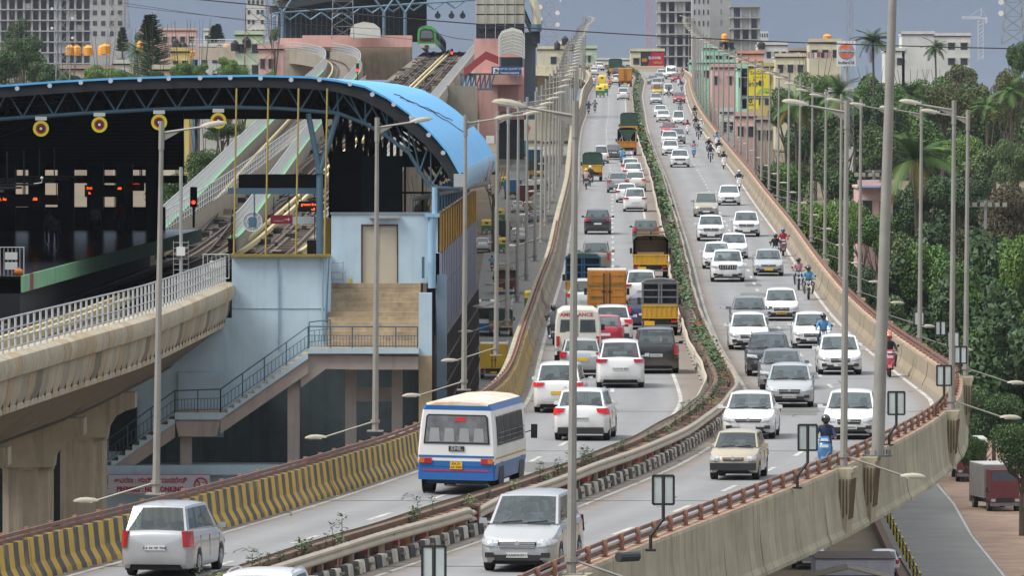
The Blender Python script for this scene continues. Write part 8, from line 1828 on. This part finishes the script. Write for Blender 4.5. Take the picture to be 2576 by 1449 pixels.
p = DP(1575, 1402, 1.0); b = MB(); b.tube([(p.x-.18, p.y-.1, p.z), (p.x+.25, p.y+.3, p.z)], .11, 10); tag(b.obj('splice_canister', mat('dark_canister', (.03, .04, .045), .6)), 'dark grey cable canister lying on the right parapet ledge', 'canister')
# ------------------------------------------------------------------ median pots and plants
potm = [mat('pot_brown', '#5d4238', .8, var=.2, sc=3), mat('pot_terracotta', '#8a5f48', .8, var=.2, sc=3), mat('pot_dark', '#4d3a36', .8, var=.2, sc=3)]; leafm = [mat('median_leaf', (.035, .08, .022), .5, var=.35, sc=6), mat('median_leaf_light', (.12, .2, .05), .5, var=.3, sc=6)]
def plant_mesh(n, h, r, seed, m_, ll=.13):
    q = random.Random(seed); b = MB(); b.tube([(0, 0, 0), (.02, 0, h*.8)], .012, 4, 1)
    for i in range(n):
        a = q.uniform(0, 6.28); z = h*q.uniform(.25, 1); rr = r*(1.15-z/h*.7)*q.uniform(.3, 1); c = Vector((rr*math.cos(a), rr*math.sin(a), z)); d = Vector((math.cos(a), math.sin(a), q.uniform(-.5, .6))).normalized(); s_ = Vector((-d.y, d.x, 0)).normalized()*ll*.35; b.poly([c, c+d*ll*.5+s_, c+d*ll, c+d*ll*.5-s_])
    return b.mesh('plant', [m_, mat('stem_brown', (.1, .07, .04), .8)])
PLM = [plant_mesh(70, .75, .22, 1, leafm[0]), plant_mesh(90, .55, .30, 2, leafm[0]), plant_mesh(60, .9, .2, 3, leafm[0]), plant_mesh(80, .4, .3, 4, leafm[1], .10)]
pb = MB(); pb.hexa([(-.17, -.17, 0), (.17, -.17, 0), (.17, .17, 0), (-.17, .17, 0), (-.24, -.24, .5), (.24, -.24, .5), (.24, .24, .5), (-.24, .24, .5)]); pb.box(-.27, .27, -.27, .27, .5, .56); POT = pb.mesh('pot', [potm[0]])
t = t_of(146); i = 0
while t < t_of(316):
    p = along(t, (U0+U1)/2+rnd.uniform(-.004, .012), .15); c = rnd.randrange(3); T_ = thing('plant_pot', f'{["dark brown", "terracotta", "blackish"][c]} pot between the guard rails, {ordn(i)} from the camera', 'plant pot', p, rnd.uniform(-.2, .2), 'plant pots in the median')
    o = place(POT, 'pot', T_); o.material_slots[0].link = 'OBJECT'; o.material_slots[0].material = potm[c]
    if rnd.random() < .5: m_ = rnd.randrange(4); o = place(PLM[m_], 'plant', T_, (0, 0, .5), rnd.uniform(0, 6), scale=rnd.uniform(.45, .85))
    t += 1.0 if t < t_of(290) else 1.3; i += 1
b = MB(); t = t_of(140)
bx_ = thing('planter_boxes', 'row of brown planter boxes lining the far side of the median', 'planter')
while t < t_of(330): b = MB(); p, d, n = frame(t, U0, .26); q = p+d*.62; up_ = Vector((0, 0, 1)); b.hexa([p+up_*.4, p+n*.16+up_*.4, q+n*.16+up_*.4, q+up_*.4, p+up_*.83, p+n*.16+up_*.83, q+n*.16+up_*.83, q+up_*.83]); b.obj('planter_box', mat('planter_brown', '#6b5648', .85, var=.2), bx_); t += .66
q = random.Random(5); b = MB(); fl = MB(); t = t_of(300)
while t < TE-20:
    gap = (math.sin(t*.11)+math.sin(t*.037+1)) < -.9 and t < t_of(560)
    p = along(t, (U0+U1)/2, .15); n = 0 if gap else (24 if t < t_of(500) else 22); ll = .16 if t < t_of(500) else .30
    for _ in range(n):
        c = p+Vector((q.gauss(0, .15), q.uniform(-1, 1)*1.0, q.uniform(.35, .95))); a = q.uniform(0, 6.28); d = Vector((math.cos(a), math.sin(a)*.6, q.uniform(-.3, .8)))*ll; s_ = Vector((-d.y, d.x, .02)).normalized()*ll*.45; b.poly([c, c+d*.5+s_, c+d, c+d*.5-s_], 0 if q.random() < .8 else 1)
    if q.random() < .09 and not gap: c = p+Vector((q.gauss(0, .2), 0, 1.0)); fl.box(c.x-.05, c.x+.05, c.y, c.y+.1, c.z, c.z+.08)
    t += 1.0 if t < t_of(500) else 1.7
b.obj('median_hedge', leafm, label='green hedge strip running between the guard rails to the crest', cat='hedge', kind='stuff')
fl.obj('hedge_flowers', mat('flower_orange', (.6, .12, .02), .6), label='small orange flowers dotting the median hedge', cat='flowers', kind='stuff')
b = MB()
for s_, u in ((-1, U0+.008), (1, U1-.008)): b.grid([[along(t, u, .15, 0), along(t, u, .75, 0)] for t in np.linspace(t_of(330), TE, 260)])
b.obj('planter_wall', mat('planter_brown', '#6b5648', .85, var=.2), bx_)
# litter and a few leaves on the road edge
b = MB(); q = random.Random(9)
for _ in range(420):
    t = q.uniform(t_of(160), t_of(620)); u, o = q.choice([(0, q.uniform(.35, .9)), (1, -q.uniform(.35, 1.0)), (U1, q.uniform(.1, .7))]); p = along(t, u, .012, o); s_ = q.uniform(.03, .14); a = q.uniform(0, 3); v = Vector((math.cos(a), math.sin(a), 0))*s_; w_ = Vector((-math.sin(a), math.cos(a), 0))*s_*q.uniform(.3, 1); b.poly([p-v, p-w_, p+v+Vector((0, 0, .02)), p+w_], q.choice([0, 0, 0, 1, 2]))
b.obj('road_litter', [mat('debris_brown', (.12, .09, .06), .9), mat('debris_white', (.55, .55, .52), .8), mat('debris_dark', (.04, .04, .04), .9)], label='scattered litter and debris along the kerbs', cat='litter', kind='stuff')
# ------------------------------------------------------------------ trees
bark = mat('tree_bark', (.09, .07, .05), .9, var=.25, sc=2)
def leafmat(n, c, c2): 
    m = mat(n, c, .6, var=.1, sc=.35, col2=c2); return m
LM = dict(dark=leafmat('leaf_dark', (.056, .118, .020), (.026, .060, .012)), mid=leafmat('leaf_mid', (.09, .185, .026), (.042, .10, .016)), bright=leafmat('leaf_bright', (.14, .25, .035), (.07, .145, .022)), olive=leafmat('leaf_olive', (.115, .135, .032), (.055, .07, .02)), grey=leafmat('leaf_greygreen', (.125, .185, .06), (.06, .10, .03)), bluish=leafmat('leaf_deep_blue_green', (.042, .10, .026), (.020, .054, .014)), deep=leafmat('leaf_deep', (.044, .10, .018), (.015, .038, .010)), brown=leafmat('leaf_brown', (.10, .075, .035), (.05, .045, .02)))
def crown(seed, n, rx, rz, ls, lob=9, mats=('mid',)):
    """leaf clumps spread over lobes inside a crown of half-width rx, half-height rz"""
    q = np.random.RandomState(seed); L = []
    for i in range(lob):
        a = q.uniform(0, 6.28); r = rx*math.sqrt(q.uniform(0, 1))*.62; L.append((r*math.cos(a), r*math.sin(a), q.uniform(-.55, .62)*rz, q.uniform(.30, .5)*rx))
    L.append((0, 0, 0, rx*.55)); w = np.array([l[3]**2 for l in L]); idx = q.choice(len(L), n, p=w/w.sum()); C_ = np.array(L)[idx]
    d = q.normal(size=(n, 3)); d /= np.linalg.norm(d, axis=1)[:, None]; rr = q.uniform(.6, 1.06, n)**.6
    flat = rz/rx; c = C_[:, :3]+d*(C_[:, 3]*rr)[:, None]*np.array([1, 1, max(.55, min(1.4, flat))])
    nrm = d*.6+q.normal(size=(n, 3))*.6+np.array([0, 0, .35]); nrm /= np.linalg.norm(nrm, axis=1)[:, None]
    t1 = np.cross(nrm, q.normal(size=(n, 3))); t1 /= np.linalg.norm(t1, axis=1)[:, None]; t2 = np.cross(nrm, t1); sz = ls*q.uniform(.5, 1.3, n)[:, None]
    V = np.stack([c-t1*sz, c-t2*sz*.5, c+t1*sz, c+t2*sz*.5], 1).reshape(-1, 3); me = bpy.data.meshes.new('crown'); Fc = np.arange(n*4).reshape(-1, 4)
    me.vertices.add(n*4); me.vertices.foreach_set('co', V.ravel()); me.loops.add(n*4); me.loops.foreach_set('vertex_index', Fc.ravel()); me.polygons.add(n); me.polygons.foreach_set('loop_start', np.arange(n)*4); me.polygons.foreach_set('loop_total', np.full(n, 4)); me.update(); me.materials.append(LM[mats[0]]); return me
CR = {k: crown(*a) for k, a in dict(a=(1, 9000, 5, 4.2, .26), b=(2, 9000, 5, 3.2, .24, 13), c=(3, 7000, 4, 5.0, .26, 10), d=(4, 12000, 6, 4.0, .24, 16), e=(5, 8000, 5, 2.2, .22, 12), f=(6, 9000, 4.6, 4.6, .30, 14)).items()}
def trunkmesh(h, r, seed):
    q = random.Random(seed); b = MB(); b.tube([(0, 0, -1), (.1, 0, h*.4), (0, .1, h*.75)], [r, r*.75, r*.5], 8)
    for k in range(6): a = k*1.05+q.uniform(0, .5); b.tube([(0, 0, h*(.45+.05*k)), (math.cos(a)*1.3, math.sin(a)*1.3, h*.8), (math.cos(a)*2.6, math.sin(a)*2.6, h*1.1)], [r*.35, r*.22, r*.08], 5)
    return b.mesh('trunk', [bark], True)
TRK = [trunkmesh(6, .35, 1), trunkmesh(8, .3, 2)]
def tree(x, y0, y1, s, wpx, kind, leaf, lab, grp='trees right of the flyover'):
    """crown covers y0..y1 and width wpx in the picture at scale s (px per metre)"""
    Y = F/s; h = (y1-y0)/s; w = wpx/s; zc = CZ-((y0+y1)/2-PY)/s; base = gz(Y); X = (x-PX)/s; t = thing('tree', lab, 'tree', (X, Y, base), 0, grp)
    rx, rz = dict(a=(6.4, 5.4), b=(6.4, 4.2), c=(5.2, 6.2), d=(7.6, 5.2), e=(6.4, 3.2), f=(5.8, 5.6))[kind]
    o = place(CR[kind], 'crown', t, (0, 0, zc-base), rnd.uniform(0, 6.28), scale=(w/2/rx, w/2/rx, h/2/rz)); o.material_slots[0].link = 'OBJECT'; o.material_slots[0].material = LM[leaf]
    tk = max(1.5, zc-base); q = place(TRK[rnd.randrange(2)], 'trunk', t, (0, 0, 0), rnd.uniform(0, 6), scale=(max(.6, w/9), max(.6, w/9), tk/6.5)); return t
names = dict(dark='dark green', mid='mid green', bright='bright green', olive='olive brown', grey='pale grey green', bluish='deep blue green', brown='brownish')
TR = [(1975, 175, 330, 19, 110, 'a', 'dark'), (2050, 165, 300, 19, 130, 'd', 'mid'), (2015, 250, 420, 21, 150, 'a', 'bluish'), (2120, 240, 400, 21, 140, 'f', 'dark'), (2205, 515, 640, 28, 120, 'f', 'mid'), (2165, 500, 590, 27, 60, 'e', 'bright'), (2085, 300, 480, 23, 130, 'c', 'grey'), (2200, 160, 330, 18, 130, 'a', 'dark'), (2150, 185, 300, 18, 110, 'b', 'mid'), (2290, 180, 340, 19, 150, 'd', 'mid'), (2210, 290, 450, 22, 130, 'f', 'grey'), (2230, 220, 380, 20, 120, 'c', 'bluish'),
 (2370, 190, 330, 19, 150, 'd', 'olive'), (2455, 165, 330, 19, 150, 'a', 'olive'), (2540, 150, 330, 20, 130, 'd', 'olive'), (2330, 250, 420, 21, 130, 'c', 'mid'), (2480, 320, 470, 23, 210, 'b', 'grey'), (2420, 325, 440, 23, 130, 'e', 'bright'), (2560, 90, 200, 19, 70, 'f', 'dark'), (2550, 330, 480, 24, 120, 'd', 'grey'), (2330, 400, 540, 25, 140, 'a', 'dark'), (2420, 420, 560, 25, 190, 'd', 'bluish'), (2540, 440, 640, 26, 200, 'd', 'brown'), (2470, 520, 680, 27, 190, 'a', 'olive'),
 (1995, 390, 500, 23, 150, 'e', 'mid'), (1930, 395, 480, 23, 80, 'b', 'dark'), (2060, 470, 640, 26, 170, 'b', 'bright'), (2005, 480, 640, 26, 110, 'e', 'bright'), (2130, 480, 620, 26, 150, 'e', 'bright'), (2080, 590, 720, 28, 150, 'e', 'mid'), (2150, 620, 780, 29, 140, 'a', 'bluish'), (2095, 690, 820, 30, 110, 'b', 'dark'), (2200, 440, 600, 25, 110, 'c', 'dark'), (2260, 560, 720, 27, 140, 'f', 'grey'), (2330, 580, 760, 28, 150, 'f', 'mid'), (2230, 690, 860, 29, 160, 'a', 'grey'), (2170, 780, 930, 30, 120, 'd', 'dark'),
 (2400, 620, 820, 29, 150, 'f', 'mid'), (2480, 640, 830, 29, 160, 'a', 'mid'), (2560, 560, 780, 29, 120, 'f', 'bright'), (2290, 780, 960, 30, 170, 'd', 'bluish'), (2380, 790, 980, 31, 170, 'a', 'dark'), (2470, 790, 980, 31, 170, 'f', 'mid'), (2555, 760, 960, 31, 130, 'f', 'mid'), (2330, 900, 1080, 32, 130, 'd', 'dark'), (2440, 930, 1120, 33, 150, 'd', 'dark'), (2530, 920, 1130, 33, 150, 'a', 'bluish'), (2490, 1010, 1180, 34, 140, 'd', 'dark'), (2570, 1040, 1230, 35, 90, 'b', 'dark'), (2575, 1420, 1480, 50, 60, 'b', 'bright'),
 (2570, 1030, 1200, 41, 170, 'd', 'dark'), (2445, 1060, 1160, 38, 100, 'b', 'dark'), (2500, 960, 1100, 36, 160, 'd', 'dark'), (1895, 240, 330, 15, 60, 'b', 'dark'), (2420, 130, 240, 15, 100, 'a', 'olive'), (2500, 225, 360, 19, 140, 'f', 'dark'), (2110, 400, 520, 24, 120, 'f', 'dark'), (2290, 460, 600, 25, 130, 'c', 'bluish'), (2030, 620, 720, 29, 70, 'e', 'mid')]
for i, (x, y0, y1, s, w, k, l) in enumerate(sorted(TR, key=lambda q: q[1])): tree(x, y0, y1*1.03, s, w*1.18, k, l, f'{names[l]} tree, {ordn(i)} from the top in the wood right of the flyover')
TLf = [(40, 35, 130, 17, 90, 'c', 'bluish'), (60, 75, 190, 18, 140, 'd', 'dark'), (110, 130, 225, 19, 120, 'a', 'dark'), (15, 110, 225, 19, 110, 'f', 'dark'), (170, 165, 235, 20, 90, 'b', 'dark'), (235, 148, 225, 20, 90, 'b', 'bright'), (290, 162, 230, 20, 100, 'e', 'bright'), (330, 170, 225, 20, 80, 'b', 'mid'), (260, 185, 235, 21, 90, 'a', 'mid'), (460, 148, 220, 20, 90, 'f', 'mid'), (500, 145, 215, 20, 80, 'b', 'bright'), (575, 128, 205, 20, 90, 'b', 'bright'), (610, 155, 215, 20, 70, 'e', 'bright'), (680, 170, 215, 20, 50, 'b', 'bright'), (360, 72, 160, 15, 60, 'c', 'dark'), (310, 160, 215, 19, 50, 'a', 'dark'), (395, 160, 220, 20, 60, 'b', 'dark'), (690, 60, 110, 18, 40, 'c', 'grey'), (660, 300, 380, 24, 120, 'd', 'dark'), (560, 300, 360, 22, 140, 'd', 'dark'), (520, 360, 480, 28, 180, 'd', 'dark'), (430, 420, 560, 33, 200, 'd', 'dark'), (1240, 395, 450, 22, 50, 'b', 'dark'), (1060, 480, 560, 25, 60, 'c', 'dark')]
for i, (x, y0, y1, s, w, k, l) in enumerate(sorted(TLf)): tree(x, y0, y1, s, w, k, l, f'{names[l]} tree around the metro station, {ordn(i)} from the left', 'trees around the station on the left')
# conifers
def conifer(x, y0, y1, s, wpx, lab, seed, leaf='bluish'):
    Y = F/s; base = at(x, y1, Y); H = (y1-y0)/s; w = wpx/s/2; t = thing('conifer', lab, 'tree', base); q = random.Random(seed); b = MB(); n = 34
    for i in range(n):
        f = i/n; z = H*(.03+.95*f); r = w*(1-f)**.8+.12
        for j in range(9):
            a = q.uniform(0, 6.28); L_ = r*q.uniform(.8, 1.08)
            for m_ in range(7):
                g = .25+.75*m_/6; c = Vector((math.cos(a)*L_*g, math.sin(a)*L_*g, z+L_*g*.18-.1)); sd_ = Vector((-math.sin(a), math.cos(a), 0))*(.34*(1.2-g)+.10); fw = Vector((math.cos(a), math.sin(a), .35))*.42; b.poly([c-sd_, c+fw*.3, c+sd_, c+fw+Vector((0, 0, .10))])
    b.obj('crown', LM[leaf], t); b = MB(); b.tube([(0, 0, -4), (0, 0, H)], [.3, .04], 6); b.obj('trunk', bark, t)
conifer(383, 30, 207, 19, 150, 'tall dark conical pine standing above the station roof', 1); conifer(372, 36, 100, 19, 40, 'second pointed pine top beside the tall conical one', 4); conifer(548, 58, 120, 13, 40, 'small dark conifer right of the pink blocks', 2); conifer(538, 62, 120, 13, 34, 'smaller conifer touching its larger twin', 3); conifer(308, 66, 130, 13, 34, 'faint conifer in front of the power pylon', 5)
# palms
fr = MB(); npl = 24
for i in range(npl):
    f0, f1 = i/npl, (i+1)/npl; c = lambda f: Vector((2.6*f, 0, .9*f-2.3*f*f)); p = c(f0); q_ = c(f1); fr.bar(p, q_, .04)
    for s_ in (-1, 1):
        L_ = .75*math.sin(math.pi*(.12+.8*f0)); tip = p+Vector((.28, s_*L_, -.35*L_)); fr.poly([p, p.lerp(q_, .38), tip])
        tip = p.lerp(q_, .5)+Vector((.28, s_*L_, -.35*L_)); fr.poly([p.lerp(q_, .5), p.lerp(q_, .88), tip])
FRM = fr.mesh('frond', [LM['mid']])
def palm(x, yc, s, rpx, lab, n=24, seed=1, leaf='mid', yellow=0):
    Y = F/s; c = at(x, yc, Y); base = gz(Y); t = thing('palm_tree', lab, 'palm tree', (c.x, c.y, base), 0, 'coconut palms'); q = random.Random(seed); sc_ = rpx/s/2.4*(.88 if rpx < 100 else 1); b = MB(); b.tube([(.6, 0, -1), (.2, 0, (c.z-base)*.5), (0, 0, c.z-base)], [.24, .16, .14], 8); b.obj('trunk', bark, t)
    for i in range(n):
        e = q.uniform(-.55, 1.25); o = place(FRM, 'frond', t, (0, 0, c.z-base), rot=(q.uniform(-.3, .3), -e, i*2.4+q.uniform(-.2, .2)), scale=sc_*q.uniform(.8, 1.1)); o.material_slots[0].link = 'OBJECT'
        o.material_slots[0].material = mat('frond_yellow', (.22, .17, .03), .7) if e < -.3 and q.random() < yellow else LM[leaf]
for i, a in enumerate(((2195, 105, 19, 55, 'tall palm right of the fuel station sign'), (2000, 265, 23, 75, 'palm with yellowing lower fronds above the right lamp posts'), (2110, 240, 22, 65, 'palm behind the fuel station sign pole'), (2300, 400, 27, 105, 'big coconut palm behind the tall mast'), (2352, 120, 15, 35, 'small palm against the white wall building'), (2290, 245, 20, 60, 'palm right of the tall mast near its top'), (2540, 230, 21, 50, 'palm at the right edge of the picture'), (2480, 270, 21, 45, 'palm half buried in the pale tree at upper right'), (345, 130, 17, 40, 'palm left of the conical pine'))):
    palm(*a, seed=i+3, yellow=.8 if i in (1, 3) else .2, n=30, leaf='dark' if i in (0, 5, 4) else 'mid')
b = MB(); b.box(-1.7, 1.7, -1, 4, 0, .15)
tag(b.obj('sheet_roof', mat('blue_tin', '#7f9ab8', .5), loc=at(2202, 472, 768)), 'pale blue tin sheet roof on the small pink house', 'roof')
# far wood closing the view on both sides
q = np.random.RandomState(11)
for (xa, xb, ya, yb, s, lab, sd_, nn, leaf) in ((1990, 2700, 230, 480, 17, 'dense dark wood filling the gaps behind the right-hand trees', 21, 26000, 'dark'), (2050, 2700, 500, 1200, 24, 'dense undergrowth behind the middle right-hand trees', 22, 30000, 'deep'), (2190, 2720, 640, 1200, 28, 'dark foliage band above the service road trees', 24, 30000, 'deep'), (2260, 2720, 770, 1200, 31, 'dark foliage band beyond the outer bend of the flyover', 25, 24000, 'deep'), (2400, 2720, 900, 1200, 33.5, 'dark foliage band behind the parked lorries', 26, 24000, 'deep'), (-150, 700, 176, 225, 15, 'dark hedge of trees behind the station roof', 23, 9000, 'dark')):
    Y = F/s; k = 1/s; n = nn*2; ls = .30; X = q.uniform((xa-PX)*k, (xb-PX)*k, n); fx = (X-(xa-PX)*k)/((xb-xa)*k); Zt = CZ-(ya-PY)*k+1.6*np.sin(fx*23+1)+1.2*np.sin(fx*51); Zt -= np.where(fx < .12, (0.12-fx)*55, 0); Zb = np.full(n, gz(Y)-1); z = Zb+(Zt-Zb)*q.uniform(0, 1, n)**.8; yy = Y+q.uniform(0, 14, n)+3*np.sin(X*.6)*np.cos(z*.7)
    c = np.stack([X, yy, z], 1); nr = q.normal(size=(n, 3))+np.array([0, -.8, .5]); nr /= np.linalg.norm(nr, axis=1)[:, None]; t1 = np.cross(nr, q.normal(size=(n, 3))); t1 /= np.linalg.norm(t1, axis=1)[:, None]; t2 = np.cross(nr, t1); sz = ls*q.uniform(.5, 1.5, n)[:, None]
    V = np.stack([c-t1*sz, c-t2*sz*.6, c+t1*sz, c+t2*sz*.6], 1).reshape(-1, 3); me = bpy.data.meshes.new('wood'); me.from_pydata([], [], []); me.vertices.add(n*4); me.vertices.foreach_set('co', V.ravel()); me.loops.add(n*4); me.loops.foreach_set('vertex_index', np.arange(n*4)); me.polygons.add(n); me.polygons.foreach_set('loop_start', np.arange(n)*4); me.polygons.foreach_set('loop_total', np.full(n, 4)); me.update(); me.materials.append(LM[leaf])
    place(me, 'woodland', label=lab, cat='wood', kind='stuff')
# ------------------------------------------------------------------ haze
hz = MB(); hz.box(-900, 900, -30, 5200, -12, 110)
hm_ = bpy.data.materials.new('haze_air'); hm_.use_nodes = True; t_ = hm_.node_tree
for n_ in list(t_.nodes): t_.nodes.remove(n_)
o_ = t_.nodes.new('ShaderNodeOutputMaterial'); v_ = t_.nodes.new('ShaderNodeVolumePrincipled'); v_.inputs['Color'].default_value = (.80, .88, 1, 1); v_.inputs['Density'].default_value = .000035; v_.inputs['Anisotropy'].default_value = .2
t_.links.new(v_.outputs[0], o_.inputs['Volume']); hz.obj('haze', hm_, kind='stuff')
